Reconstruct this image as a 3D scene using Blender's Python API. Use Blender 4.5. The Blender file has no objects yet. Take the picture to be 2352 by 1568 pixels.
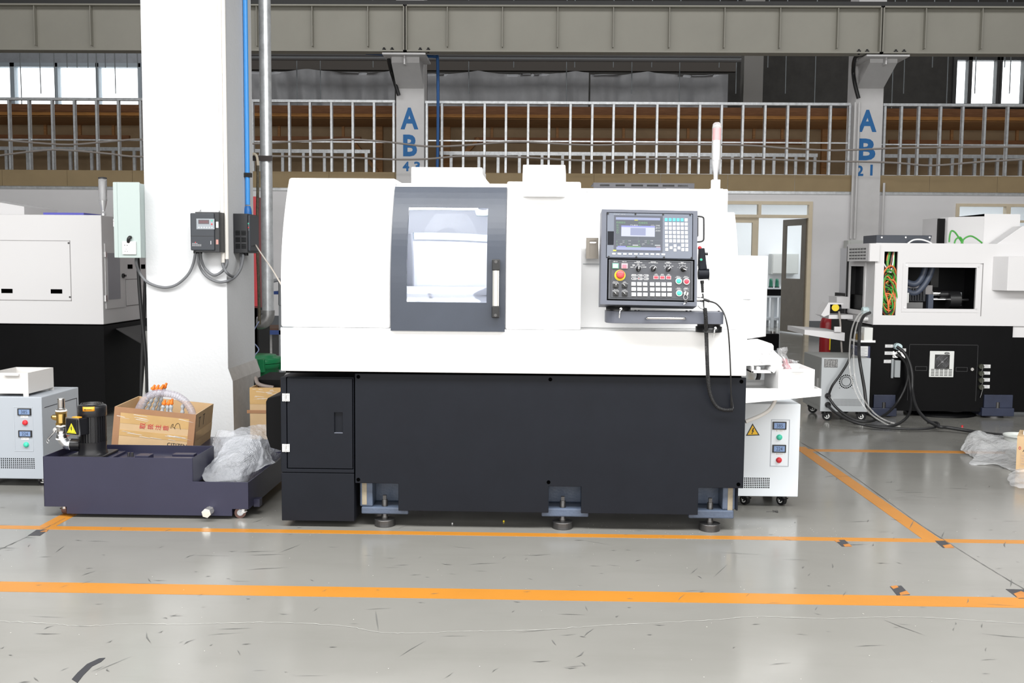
import bpy, math, random
from mathutils import Matrix, Vector, noise
random.seed(7)
SC=bpy.context.scene; COL=SC.collection
PI=math.pi
def V(*a): return Vector(a)
# ---------------------------------------------------------------- camera
FPX=2287.0; CAMH=1.31
cam=bpy.data.cameras.new('camera'); cam.sensor_width=36.0; cam.lens=FPX/2352*36.0
cam.clip_start=.05; cam.clip_end=200
camo=bpy.data.objects.new('camera',cam); COL.objects.link(camo)
CR=(Matrix.Rotation(math.radians(1.25),3,'Z')@Matrix.Rotation(math.radians(90-4.6),3,'X')@Matrix.Rotation(math.radians(.49),3,'Z'))
CP=V(0,0,CAMH)
camo.matrix_world=Matrix.Translation(CP)@CR.to_4x4()
SC.camera=camo
def ray(px,py): return CR@V((px-1176)/FPX,-(py-784)/FPX,-1)
def at(px,py,Y):
    d=ray(px,py); return CP+d*(Y/d.y)
def fl(px,py,z=0.0):
    d=ray(px,py); return CP+d*((z-CAMH)/d.z)
def atx(px,py,X):
    d=ray(px,py); return CP+d*(X/d.x)
def X_(px,py,Y): return at(px,py,Y).x
def Z_(px,py,Y): return at(px,py,Y).z
def Q(a,b,c,d,Y):
    "pixel rectangle on the plane Y -> x0,x1,z0,z1"
    m=(b+d)/2; n=(a+c)/2
    return X_(a,m,Y),X_(c,m,Y),Z_(n,d,Y),Z_(n,b,Y)
# ---------------------------------------------------------------- materials
MATS={}
def mat(name,rgb,rough=.5,metal=0,var=0,vs=6,bump=0,bs=200,spec=.5,alpha=1,trans=0,emit=None,es=0,coat=0,ior=1.45,dirt=None,vstretch=None):
    if name in MATS: return MATS[name]
    m=bpy.data.materials.new(name); m.use_nodes=True; MATS[name]=m
    nt=m.node_tree; N=nt.nodes; L=nt.links; b=N['Principled BSDF']
    I=b.inputs
    I['Base Color'].default_value=(*rgb,1); I['Roughness'].default_value=rough; I['Metallic'].default_value=metal
    I['Specular IOR Level'].default_value=spec; I['IOR'].default_value=ior
    I['Alpha'].default_value=alpha; I['Transmission Weight'].default_value=trans; I['Coat Weight'].default_value=coat
    if emit: I['Emission Color'].default_value=(*emit,1); I['Emission Strength'].default_value=es
    if var or bump or dirt:
        tc=N.new('ShaderNodeTexCoord'); src=tc.outputs['Object']
        if vstretch:
            mp=N.new('ShaderNodeMapping'); mp.inputs['Scale'].default_value=vstretch; L.new(src,mp.inputs[0]); src=mp.outputs[0]
    if var:
        t=N.new('ShaderNodeTexNoise'); t.inputs['Scale'].default_value=vs; t.inputs['Detail'].default_value=6; t.inputs['Roughness'].default_value=.65
        L.new(src,t.inputs['Vector'])
        r=N.new('ShaderNodeMapRange'); r.inputs['From Min'].default_value=.25; r.inputs['From Max'].default_value=.75
        r.inputs['To Min'].default_value=1-var; r.inputs['To Max'].default_value=1+var
        L.new(t.outputs['Fac'],r.inputs[0])
        x=N.new('ShaderNodeVectorMath'); x.operation='SCALE'; x.inputs[0].default_value=rgb
        L.new(r.outputs[0],x.inputs['Scale']); L.new(x.outputs[0],I['Base Color'])
        out=x.outputs[0]
        if dirt:
            t2=N.new('ShaderNodeTexNoise'); t2.inputs['Scale'].default_value=dirt[1]; t2.inputs['Detail'].default_value=8
            L.new(src,t2.inputs['Vector'])
            cr=N.new('ShaderNodeMapRange'); cr.inputs['From Min'].default_value=dirt[2]; cr.inputs['From Max'].default_value=dirt[2]+.08
            L.new(t2.outputs['Fac'],cr.inputs[0])
            mx=N.new('ShaderNodeMix'); mx.data_type='RGBA'; L.new(cr.outputs[0],mx.inputs['Factor']); L.new(out,mx.inputs['A'])
            mx.inputs['B'].default_value=(*dirt[0],1); L.new(mx.outputs['Result'],I['Base Color'])
    if bump:
        t=N.new('ShaderNodeTexNoise'); t.inputs['Scale'].default_value=bs; t.inputs['Detail'].default_value=3
        L.new(src,t.inputs['Vector'])
        bb=N.new('ShaderNodeBump'); bb.inputs['Strength'].default_value=bump; bb.inputs['Distance'].default_value=.002
        L.new(t.outputs['Fac'],bb.inputs['Height']); L.new(bb.outputs[0],I['Normal'])
    return m
WHITE=mat('white_paint',(.84,.84,.84),.38,var=.02,vs=3,bump=.06,bs=500)
CHAR=mat('charcoal_paint',(.0078,.0092,.0135),.45,spec=.2,var=.12,vs=5,bump=.12,bs=700)
CHARD=mat('door_charcoal_paint',(.038,.046,.064),.36,var=.1,vs=4,bump=.12,bs=700)
CONS=mat('console_charcoal_paint',(.10,.108,.135),.42,var=.06,vs=9,bump=.2,bs=800)
BLACK=mat('black_plastic',(.012,.012,.013),.35)
BLACKP=mat('black_paint',(.0028,.0028,.0032),.4,var=.2,vs=4,spec=.12)
DARK=mat('dark_gap',(.001,.001,.001),.9,spec=0)
RUBBER=mat('black_rubber',(.016,.016,.017),.45,var=.1)
NAVY=mat('navy_paint',(.021,.021,.045),.36,var=.1,vs=4,bump=.08,bs=600,dirt=((.012,.012,.026),7,.70))
CAST=mat('blue_grey_casting',(.075,.098,.145),.35,var=.25,vs=8,bump=.5,bs=90)
STEEL=mat('steel',(.62,.62,.62),.28,1,var=.1,vs=20)
CHROME=mat('chrome',(.8,.8,.8),.12,1)
GALV=mat('galvanised_steel',(.66,.68,.70),.36,.5,var=.25,vs=14,bump=.15,bs=60)
IRON=mat('dark_steel',(.10,.098,.098),.38,.8,var=.15,vs=30)
BRASS=mat('brass',(.62,.42,.14),.3,1,var=.1,vs=30)
LTGREY=mat('light_grey_paint',(.60,.63,.66),.42,var=.02,bump=.08,bs=500)
MIDGREY=mat('mid_grey_paint',(.30,.31,.31),.45,var=.04)
OFFW=mat('off_white_plastic',(.76,.74,.70),.4)
PWHITE=mat('white_plastic',(.85,.85,.84),.35)
GREY=mat('grey_plastic',(.32,.34,.36),.45)
INK=mat('white_ink',(.82,.82,.82),.6)
DINK=mat('black_ink',(.02,.02,.022),.6)
RINK=mat('red_ink',(.52,.03,.045),.6)
BINK=mat('blue_stencil_paint',(.02,.15,.40),.6,var=.12,vs=10)
RED=mat('red_plastic',(.62,.03,.04),.35); GREEN=mat('green_lens',(.06,.55,.38),.3); LENSR=mat('red_lens',(.68,.05,.08),.3)
YEL=mat('yellow_plastic',(.80,.60,.02),.4); ORNG=mat('orange_plastic',(.85,.20,.02),.4)
GREENC=mat('green_cable',(.06,.33,.05),.4); ORANGEC=mat('orange_cable',(.75,.19,.06),.4)
CLEAR=mat('clear_glass',(.95,.97,.97),.02,trans=1,ior=1.2,spec=.5)
# ---------------------------------------------------------------- mesh builder
OFF={}
class MB:
    def __init__(s,xf=None): s.v=[]; s.f=[]; s.s=[]; s.xf=xf
    def add(s,vs,fs,sm=False):
        o=len(s.v)
        for v in vs:
            v=Vector(v); s.v.append(s.xf@v if s.xf else v)
        for f in fs: s.f.append([i+o for i in f]); s.s.append(sm)
        return s
    def box(s,x0,x1,y0,y1,z0,z1):
        if x0>x1:x0,x1=x1,x0
        if y0>y1:y0,y1=y1,y0
        if z0>z1:z0,z1=z1,z0
        return s.add([(x,y,z) for x in(x0,x1) for y in(y0,y1) for z in(z0,z1)],[(0,1,3,2),(4,6,7,5),(0,4,5,1),(2,3,7,6),(0,2,6,4),(1,5,7,3)])
    def prism(s,pts,ax,a,b):
        n=len(pts)
        ar=sum(pts[i][0]*pts[(i+1)%n][1]-pts[(i+1)%n][0]*pts[i][1] for i in range(n))
        if ar<0: pts=pts[::-1]
        f={'x':lambda p,t:(t,p[0],p[1]),'y':lambda p,t:(p[0],t,p[1]),'z':lambda p,t:(p[0],p[1],t)}[ax]
        lo,hi=min(a,b),max(a,b)
        if ax=='y': lo,hi=hi,lo
        vs=[f(p,lo) for p in pts]+[f(p,hi) for p in pts]
        fs=[tuple(range(n))[::-1],tuple(range(n,2*n))]+[(i,(i+1)%n,n+(i+1)%n,n+i) for i in range(n)]
        return s.add(vs,fs)
    def cyl(s,p0,p1,r0,r1=None,n=16,cap=True,sm=True):
        p0=Vector(p0);p1=Vector(p1); r1=r0 if r1 is None else r1
        d=(p1-p0).normalized(); u=d.orthogonal().normalized(); w=d.cross(u)
        vs=[]
        for p,r in((p0,r0),(p1,r1)):
            for i in range(n):
                a=2*PI*i/n; vs.append(p+u*(r*math.cos(a))+w*(r*math.sin(a)))
        s.add(vs,[(i,(i+1)%n,n+(i+1)%n,n+i) for i in range(n)],sm)
        if cap: s.add(vs,[tuple(range(n))[::-1],tuple(range(n,2*n))])
        return s
    def lathe(s,o,ax,prof,n=20,sm=True):
        o=Vector(o);d=Vector(ax).normalized();u=d.orthogonal().normalized();w=d.cross(u)
        vs=[];m=len(prof)
        for r,h in prof:
            for i in range(n):
                a=2*PI*i/n; vs.append(o+d*h+u*(r*math.cos(a))+w*(r*math.sin(a)))
        fs=[]
        for j in range(m-1):
            for i in range(n): fs.append((j*n+i,j*n+(i+1)%n,(j+1)*n+(i+1)%n,(j+1)*n+i))
        s.add(vs,fs,sm)
        s.add(vs,[tuple(range(n))[::-1],tuple(range((m-1)*n,m*n))])
        return s
    def sph(s,c,r,sx=1,sy=1,sz=1,n=14,m=9):
        c=Vector(c); vs=[];fs=[]
        for j in range(m+1):
            t=PI*j/m
            for i in range(n):
                a=2*PI*i/n; vs.append(c+V(r*sx*math.sin(t)*math.cos(a),r*sy*math.sin(t)*math.sin(a),r*sz*math.cos(t)))
        for j in range(m):
            for i in range(n): fs.append((j*n+i,(j+1)*n+i,(j+1)*n+(i+1)%n,j*n+(i+1)%n))
        return s.add(vs,fs,True)
    def tube(s,pts,r,n=8,sub=6,closed=False):
        P=[Vector(p) for p in pts]
        if sub>1 and len(P)>2: P=spline(P,sub,closed)
        m=len(P); vs=[];fs=[]; pu=None
        for i,p in enumerate(P):
            if closed: d=P[(i+1)%m]-P[i-1]
            else: d=P[min(i+1,m-1)]-P[max(i-1,0)]
            d.normalize()
            u=d.orthogonal() if pu is None else pu-d*pu.dot(d)
            if u.length<1e-6: u=d.orthogonal()
            u.normalize(); pu=u; w=d.cross(u)
            rr=r(i/(m-1)) if callable(r) else r
            for k in range(n):
                a=2*PI*k/n; vs.append(p+u*(rr*math.cos(a))+w*(rr*math.sin(a)))
        for i in range(m if closed else m-1):
            for k in range(n):
                j=(i+1)%m; fs.append((i*n+k,i*n+(k+1)%n,j*n+(k+1)%n,j*n+k))
        s.add(vs,fs,True)
        if not closed: s.add(vs,[tuple(range(n))[::-1],tuple(range((m-1)*n,m*n))])
        return s
    def grid(s,fn,nu,nv,sm=True):
        vs=[Vector(fn(i/nu,j/nv)) for j in range(nv+1) for i in range(nu+1)]
        k=nu+1
        return s.add(vs,[(j*k+i,j*k+i+1,(j+1)*k+i+1,(j+1)*k+i) for j in range(nv) for i in range(nu)],sm)
    def plate(s,x0,x1,z0,z1,y0,y1,holes=(),zs=(),fn=None,sm=False):
        "upright sheet from y0 (front) to y1 (back) with rectangular holes (hx0,hx1,hz0,hz1)"
        xs=sorted({round(q,6) for q in [x0,x1]+[h for o in holes for h in o[:2]] if x0-1e-6<=q<=x1+1e-6})
        zl=sorted({round(q,6) for q in [z0,z1,*zs]+[h for o in holes for h in o[2:]] if z0-1e-6<=q<=z1+1e-6})
        nx,nz=len(xs)-1,len(zl)-1
        def solid(i,j):
            if i<0 or j<0 or i>=nx or j>=nz: return False
            cx,cz=(xs[i]+xs[i+1])/2,(zl[j]+zl[j+1])/2
            return not any(h[0]<cx<h[1] and h[2]<cz<h[3] for h in holes)
        ids={};vs=[]
        def vid(i,j,k):
            if (i,j,k) not in ids:
                p=(xs[i],(y0,y1)[k],zl[j]); ids[i,j,k]=len(vs); vs.append(fn(*p) if fn else p)
            return ids[i,j,k]
        fs=[]
        for i in range(nx):
            for j in range(nz):
                if not solid(i,j): continue
                fs.append((vid(i,j,0),vid(i+1,j,0),vid(i+1,j+1,0),vid(i,j+1,0)))
                fs.append((vid(i,j,1),vid(i,j+1,1),vid(i+1,j+1,1),vid(i+1,j,1)))
                if not solid(i-1,j): fs.append((vid(i,j,0),vid(i,j+1,0),vid(i,j+1,1),vid(i,j,1)))
                if not solid(i+1,j): fs.append((vid(i+1,j,0),vid(i+1,j,1),vid(i+1,j+1,1),vid(i+1,j+1,0)))
                if not solid(i,j-1): fs.append((vid(i,j,0),vid(i,j,1),vid(i+1,j,1),vid(i+1,j,0)))
                if not solid(i,j+1): fs.append((vid(i,j+1,0),vid(i+1,j+1,0),vid(i+1,j+1,1),vid(i,j+1,1)))
        return s.add(vs,fs,sm)
    def tray(s,x0,x1,y0,y1,z0,z1,t):
        s.box(x0,x1,y0,y0+t,z0,z1); s.box(x0,x1,y1-t,y1,z0,z1); s.box(x0,x0+t,y0+t,y1-t,z0,z1); s.box(x1-t,x1,y0+t,y1-t,z0,z1); s.box(x0+t,x1-t,y0+t,y1-t,z0,z0+t); return s
    def build(s,name,m,parent=None,bevel=0,seg=2,label=None,solid=0,subd=0,kind=None):
        off=V(0,0,0)
        if parent is not None: off=OFF.get(parent.name,V(0,0,0))
        me=bpy.data.meshes.new(name)
        me.from_pydata([v-off for v in s.v],[],s.f); me.materials.append(m)
        me.polygons.foreach_set('use_smooth',s.s); me.update()
        o=bpy.data.objects.new(name,me); COL.objects.link(o)
        if parent is not None: o.parent=parent; OFF[o.name]=off
        if solid:
            q=o.modifiers.new('solidify','SOLIDIFY'); q.thickness=solid; q.offset=0
        if subd:
            q=o.modifiers.new('subd','SUBSURF'); q.levels=subd; q.render_levels=subd
        if bevel:
            q=o.modifiers.new('bevel','BEVEL'); q.width=bevel; q.segments=seg; q.limit_method='ANGLE'; q.angle_limit=math.radians(40)
        if label: o['label']=label
        if kind: o['kind']=kind
        return o
def spline(P,sub,closed=False):
    m=len(P); out=[]
    rng=range(m if closed else m-1)
    for i in rng:
        if closed: a,b,c,d=P[i-1],P[i],P[(i+1)%m],P[(i+2)%m]
        else: a,b,c,d=P[max(i-1,0)],P[i],P[i+1],P[min(i+2,m-1)]
        for k in range(sub):
            t=k/sub
            out.append(.5*((2*b)+(c-a)*t+(2*a-5*b+4*c-d)*t*t+(3*b-a-3*c+d)*t*t*t))
    if not closed: out.append(P[-1].copy())
    return out
def thing(name,label,cat,loc=(0,0,0),group=None,kind=None):
    o=bpy.data.objects.new(name,None); COL.objects.link(o); o.location=loc; o.empty_display_size=.1
    if label: o['label']=label
    if cat: o['category']=cat
    if group: o['group']=group
    if kind: o['kind']=kind
    OFF[o.name]=Vector(loc); return o
def tag(o,label,cat,group=None,kind=None):
    o['label']=label; o['category']=cat
    if group:o['group']=group
    if kind:o['kind']=kind
    return o
def struct(o):
    o['kind']='structure'; return o
def dup(root,loc,label=None,rz=0):
    r=root.copy(); COL.objects.link(r); r.location=loc; r.rotation_euler=(0,0,rz)
    if label:r['label']=label
    for ch in list(root.children):
        c=ch.copy(); COL.objects.link(c); c.parent=r
        for g in list(ch.children):
            d=g.copy(); COL.objects.link(d); d.parent=c
    return r
TXT={}; BOLDF=[0.0]
def textmesh(s,size,ext):
    k=(s,size,BOLDF[0])
    if k not in TXT:
        c=bpy.data.curves.new('txt','FONT'); c.body=s; c.size=size; c.offset=BOLDF[0]; c.align_x='CENTER'; c.align_y='CENTER'; c.resolution_u=3
        o=bpy.data.objects.new('txt',c); COL.objects.link(o)
        bpy.context.view_layer.update()
        me=bpy.data.meshes.new_from_object(o.evaluated_get(bpy.context.evaluated_depsgraph_get()))
        TXT[k]=([v.co.copy() for v in me.vertices],[tuple(p.vertices) for p in me.polygons])
        bpy.data.objects.remove(o); bpy.data.curves.remove(c); bpy.data.meshes.remove(me)
    return TXT[k]
UP=Matrix.Rotation(PI/2,4,'X')
def addtext(mb,s,M,h,w=None,ext=.0004):
    "text centred on M (local x right, y up, z out); h = line height of capitals, w = wanted width"
    vs,fs=textmesh(s,1.0,0.0)
    if not vs: return mb
    x0=min(v.x for v in vs);x1=max(v.x for v in vs);y0=min(v.y for v in vs);y1=max(v.y for v in vs)
    sy=h/max(y1-y0,1e-4); sx=(w/max(x1-x0,1e-4)) if w else sy
    old=mb.xf; mb.xf=(old@M) if old else M
    mb.add([V((v.x-(x0+x1)/2)*sx,(v.y-(y0+y1)/2)*sy,ext) for v in vs],fs)
    mb.xf=old
    return mb
def T(x,y,z): return Matrix.Translation((x,y,z))
# ================================================================= ROOM
YW=18.5
def floor_mat():
    m=bpy.data.materials.new('epoxy_floor'); m.use_nodes=True; nt=m.node_tree; N=nt.nodes; L=nt.links; b=N['Principled BSDF']
    tc=N.new('ShaderNodeTexCoord')
    def noise_(scale,detail=6,rough=.6,st=(1,1,1),rot=0):
        mp=N.new('ShaderNodeMapping'); mp.inputs['Scale'].default_value=st; mp.inputs['Rotation'].default_value=(0,0,rot); L.new(tc.outputs['Object'],mp.inputs[0])
        t=N.new('ShaderNodeTexNoise'); t.inputs['Scale'].default_value=scale; t.inputs['Detail'].default_value=detail; t.inputs['Roughness'].default_value=rough
        L.new(mp.outputs[0],t.inputs['Vector']); return t.outputs['Fac']
    def rng(src,a,b2,c,d):
        r=N.new('ShaderNodeMapRange'); r.inputs[1].default_value=a; r.inputs[2].default_value=b2; r.inputs[3].default_value=c; r.inputs[4].default_value=d; L.new(src,r.inputs[0]); return r.outputs[0]
    def mix(fac,a,bcol):
        x=N.new('ShaderNodeMix'); x.data_type='RGBA'; L.new(fac,x.inputs['Factor'])
        if isinstance(a,tuple): x.inputs['A'].default_value=(*a,1)
        else: L.new(a,x.inputs['A'])
        x.inputs['B'].default_value=(*bcol,1); return x.outputs['Result']
    big=rng(noise_(.7,4),.3,.7,0,1)
    c=mix(big,(.205,.201,.184),(.245,.240,.222))
    c=mix(rng(noise_(2.2,8,.7,(.5,2.2,1)),.52,.75,0,.35),c,(.18,.177,.157))
    c=mix(rng(noise_(5,9,.75,(.35,3,1)),.66,.72,0,.55),c,(.11,.107,.098))
    c=mix(rng(noise_(9,10,.8,(3.5,.5,1),.5),.70,.74,0,.6),c,(.10,.10,.095))
    c=mix(rng(noise_(7,10,.8,(5,.35,1),-.9),.715,.745,0,.5),c,(.10,.10,.095))
    c=mix(rng(noise_(40,4,.7),.76,.79,0,.7),c,(.40,.40,.38))
    L.new(c,b.inputs['Base Color'])
    L.new(rng(noise_(3,6),.3,.7,.13,.22),b.inputs['Roughness'])
    b.inputs['Specular IOR Level'].default_value=.5
    bp=N.new('ShaderNodeBump'); bp.inputs['Strength'].default_value=.05; bp.inputs['Distance'].default_value=.01
    L.new(noise_(5,3),bp.inputs['Height']); L.new(bp.outputs[0],b.inputs['Normal'])
    return m
FLOOR=floor_mat()
WALL=mat('grey_wall_paint',(.78,.77,.78),.6,var=.03,vs=1.5)
CONC=mat('concrete_shell',(.30,.30,.29),.8,var=.1,vs=2)
ROOFM=mat('roof_sheet',(.07,.07,.07),.8,var=.2,vs=3)
DKWALL=mat('dark_block_wall',(.045,.043,.040),.85,var=.25,vs=3)
MDW=mat('upper_grey_wall',(.34,.36,.39),.8,var=.1)
DRYW=mat('brown_fibreboard',(.33,.245,.135),.75,var=.06,vs=4)
DRYW2=mat('brown_fibreboard_inside',(.38,.27,.16),.8,var=.12,vs=3)
WOOD=mat('raw_timber',(.44,.22,.085),.65,var=.3,vs=9,vstretch=(.6,6,6))
WOODR=mat('reddish_timber',(.30,.135,.06),.7,var=.35,vs=7,vstretch=(.5,6,6))
GIRD=mat('girder_paint',(.335,.322,.278),.55,var=.05,vs=1.2)
COLM=mat('column_paint',(.66,.65,.65),.55,var=.04)
ALU=mat('beige_aluminium_frame',(.72,.62,.46),.4,var=.05)
ALUD=mat('bronze_door_frame',(.17,.15,.125),.45,var=.1)
o=MB().box(-16,16,-4,28,-.12,0).build('floor',FLOOR); struct(o)
o=MB().box(-16,16,-4,28,9.2,9.4).build('ceiling',ROOFM); struct(o)
o=MB().box(-16.3,-16,-4,28,0,9.4).build('wall_left',CONC); struct(o)
o=MB().box(16,16.3,-4,28,0,9.4).build('wall_right',CONC); struct(o)
o=MB().box(-16.3,16.3,-4.3,-4,0,9.4).build('wall_front',CONC); struct(o)
# back partition wall with door and window openings
zt=Z_(1180,441,YW)
dx0,dx1,dz1=X_(1640,600,YW),X_(1862,600,YW),Z_(1750,462,YW)
wx0,wx1,wz1,wz0=X_(2195,480,YW),X_(2460,480,YW),Z_(2270,468,YW),1.1
o=MB().plate(-16,16,0,zt,YW,YW+.14,[(dx0,dx1,-1,dz1),(wx0,wx1,wz0,wz1)]).build('wall_back',WALL); struct(o)
bz=.26
o=MB().box(-16,dx0,YW-.012,YW,0,bz).box(dx1,16,YW-.012,YW,0,bz).build('baseboard_back',mat('grey_baseboard_paint',(.13,.14,.15),.5)); struct(o)
# bright steel track along the wall head
o=MB().box(-16,16,YW-.02,YW+.12,zt,zt+.05).build('trim_1',GALV); struct(o)
# fibreboard band (boards with joints)
zb1=Z_(1180,397,YW-.05)
cols=[X_(940,300,YW),X_(1992,300,YW)]
mbb=MB()
xb=[-16+i*1.22 for i in range(27)]
for i in range(26):
    for (a,b) in ((xb[i],xb[i+1]-.006),):
        mbb.box(a,b,YW-.035,YW-.02,zt+.05,zb1)
o=mbb.build('trim_2',DRYW); struct(o)
# ---- door unit
def framebar(mb,x0,x1,z0,z1,y0=YW-.03,y1=YW+.10): mb.box(x0,x1,y0,y1,z0,z1)
dr=thing('door_1',None,None,(dx1,YW,0),kind='structure')
f=MB()
zq0,zq1=Z_(1750,500,YW),Z_(1750,493,YW)
xm0,xm1=X_(1741,480,YW),X_(1748,480,YW)
f.plate(dx0,dx1,0,dz1,YW-.03,YW+.10,[(dx0+.06,dx1-.07,-1,zq0),(dx0+.06,xm0,zq1,dz1-.06),(xm1,dx1-.07,zq1,dz1-.06)])
xl0,xl1=X_(1728,560,YW),X_(1742,560,YW); framebar(f,xl0,xl1,0,zq0,YW+.02,YW+.1)
framebar(f,dx0,xl0,zq0-.09,zq0,YW+.02,YW+.1)
f.build('door_frame',ALU,dr)
MB().box(dx0+.06,xm0,YW+.03,YW+.036,zq1,dz1-.06).box(xm1,dx1-.07,YW+.03,YW+.036,zq1,dz1-.06).build('pane',CLEAR,dr)
MB().box(dx0+.06,xl0,YW+.05,YW+.056,0.1,zq0-.09).build('pane',CLEAR,dr)
# swung leaf, hinged on the right jamb
p0=V(X_(1851,630,YW),YW+.05,0); pe=at(1797,630,19.25); dv=V(pe.x-p0.x,pe.y-p0.y,0); ln=dv.length
LM=Matrix.Translation(p0)@Matrix.Rotation(math.atan2(dv.y,dv.x),4,'Z')
zl1=Z_(1850,500,YW)-.01
lf=MB(LM); gz0=.93
lf.plate(0,ln,.02,zl1,-.02,.02,[(.13,ln-.10,gz0+.1,zl1-.12)]).build('door_leaf',ALUD,dr)
MB(LM).box(.13,ln-.10,-.004,.004,gz0+.1,zl1-.12).build('pane',CLEAR,dr)
MB(LM).cyl((ln-.05,-.02,1.0),(ln-.05,-.08,1.0),.018).sph((ln-.05,-.1,1.0),.03).build('door_handle',CHROME,dr)
# ---- right window
w=thing('window_1',None,None,(wx0,YW,wz0),kind='structure'); f=MB()
xa=X_(2314,500,YW); zc=Z_(2270,508,YW)
f.plate(wx0,wx1,wz0,wz1,YW-.03,YW+.10,[(a,b,c_,d_) for a,b in ((wx0+.06,xa-.04),(xa+.04,wx1-.06)) for c_,d_ in ((wz0+.05,zc-.02),(zc+.02,wz1-.05))])
f.build('window_frame',ALU,w); MB().box(wx0+.05,wx1-.05,YW+.03,YW+.036,wz0+.04,wz1-.04).build('pane',CLEAR,w)
# ---- office behind the partition
OFFICE=mat('office_wall',(.80,.82,.84),.6)
o=MB().box(2.0,11,22,22.12,0,2.9).build('wall_office_back',OFFICE); struct(o)
o=MB().box(1.9,2.0,YW+.14,22.1,0,2.9).box(11,11.1,YW+.14,22.1,0,2.9).build('wall_office_side',OFFICE); struct(o)
o=MB().box(1.9,11,YW+.14,22.1,2.85,2.95).build('ceiling_office',OFFICE); struct(o)
wb=thing('workbench','grey framed inspection bench with dark drawers seen through the open doorway','workbench',(X_(1778,700,20.5),20.5,0))
bx0,bx1=X_(1757,700,20.5),X_(1812,700,20.5)
MB().box(bx0,bx1,20.4,21,Z_(1780,683,20.5),Z_(1780,679,20.5)).build('bench_top',LTGREY,wb)
for xx in (bx0+.12,bx1-.2):
    for yy in (20.45,20.9): MB().box(xx,xx+.06,yy,yy+.06,0,Z_(1780,683,20.5)).build('leg',LTGREY,wb)
MB().box(bx0,bx1,20.5,20.9,Z_(1780,679,20.5),Z_(1780,664,20.5)).build('drawer_box',BLACKP,wb)
MB().box(bx0,bx1,20.45,20.9,Z_(1780,664,20.5),Z_(1780,661,20.5)).build('drawer_top',LTGREY,wb)
MB().box(bx0+.02,bx1-.02,20.5,20.95,.15,.2).build('shelf',LTGREY,wb)
for i,(px,lab) in enumerate(((1771,'left one of two green flared gauge stands on the bench in the doorway'),(1785,'right one of two green flared gauge stands on the bench in the doorway'))):
    c=at(px,640,20.7); zb=Z_(1780,661,20.5)
    g=thing('gauge_stand',lab,'gauge stand',(c.x,c.y,zb),group='green gauge stands on the bench')
    MB().lathe((c.x,c.y,zb),(0,0,1),[(.045,0),(.04,.03),(.035,.12),(.032,.18),(.0,.19)]).build('body',mat('green_enamel',(.01,.12,.07),.3),g)
    MB().cyl((c.x,c.y,zb),(c.x,c.y,zb+.02),.05).build('base',BLACK,g)
q=Q(1768,583,1797,629,21.9)
cb=thing('wall_cabinet','pale grey cabinet hung on the office wall above the bench','cabinet',(q[0],21.9,q[2]))
MB().box(q[0],q[1]+.3,21.7,22,q[2],q[3]).build('body',mat('pale_grey_enamel',(.55,.56,.54),.5),cb); MB().box(q[0]+.02,q[1]+.28,21.685,21.7,q[2]+.02,q[3]-.02).build('door',mat('pale_grey_enamel',(.55,.56,.54),.5),cb)
mb_=thing('machine_base','low black machine base on the floor far behind the white side panel','machine base',(X_(1750,780,15),15,0))
MB().box(X_(1640,780,15),X_(1786,780,15),14.9,16.2,.02,Z_(1750,765,15)).build('body',BLACKP,mb_,bevel=.01)
MB().cyl((X_(1775,765,15),15,Z_(1775,766,15)),(X_(1775,765,15),15,Z_(1775,760,15)),.04).build('levelling_foot',STEEL,mb_)
# ================================================================= upper level behind the studs
YU=26.0
wl0,wl1=X_(-150,200,YU),X_(327,200,YU); wz0u,wz1u=Z_(160,262,YU),Z_(160,146,YU)
r0,r1=X_(2194,180,YU),X_(2460,180,YU); rz0,rz1=Z_(2270,239,YU),Z_(2270,118,YU)
o=MB().plate(-16,16,0,9.4,YU,YU+.2,[(wl0,wl1,wz0u,wz1u),(r0,r1,rz0,rz1)]).build('wall_upper_back',DKWALL); struct(o)
o=MB().plate(-16,X_(332,180,YU-.05),wz0u-1,9.2,YU-.06,YU-.01,[(wl0,wl1,wz0u,wz1u)]).build('wall_upper_left',MDW); struct(o)
UF=mat('blue_grey_window_frame',(.42,.48,.53),.5)
w=thing('window_2',None,None,(wl0,YU,wz0u),kind='structure'); f=MB()
for a,b in ((28,38),(130,137),(224,231),(320,328),(-70,-63)): f.box(X_(a,200,YU),X_(b,200,YU),YU-.1,YU+.1,wz0u,wz1u)
f.box(wl0,wl1,YU-.1,YU+.1,wz1u-.1,wz1u); f.box(wl0,wl1,YU-.1,YU+.1,wz0u,wz0u+.1); f.build('window_frame',UF,w)
MB().box(wl0,wl1,YU+.02,YU+.03,wz0u,wz1u).build('pane',CLEAR,w)
w=thing('window_3',None,None,(r0,YU,rz0),kind='structure'); f=MB()
BRF=mat('dark_window_frame',(.05,.05,.05),.5)
for a,b in ((2186,2194),(2220,2229),(2285,2292),(2293,2298),(2347,2356)): f.box(X_(a,180,YU),X_(b,180,YU),YU-.1,YU+.1,rz0,rz1)
zz=Z_(2270,136,YU); f.box(r0,r1,YU-.1,YU+.1,zz-.04,zz+.04); f.box(r0,r1,YU-.1,YU+.1,rz0-.1,rz0)
f.build('window_frame',BRF,w); MB().box(r0,r1,YU+.02,YU+.03,rz0,rz1).build('pane',CLEAR,w)
# white pillar and wall piece on the upper level
o=MB().box(X_(1706,200,24.5),X_(1750,200,24.5),24.4,24.8,3,9.2).build('column.upper',mat('grey_column',(.18,.175,.165),.7)); struct(o)
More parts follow.
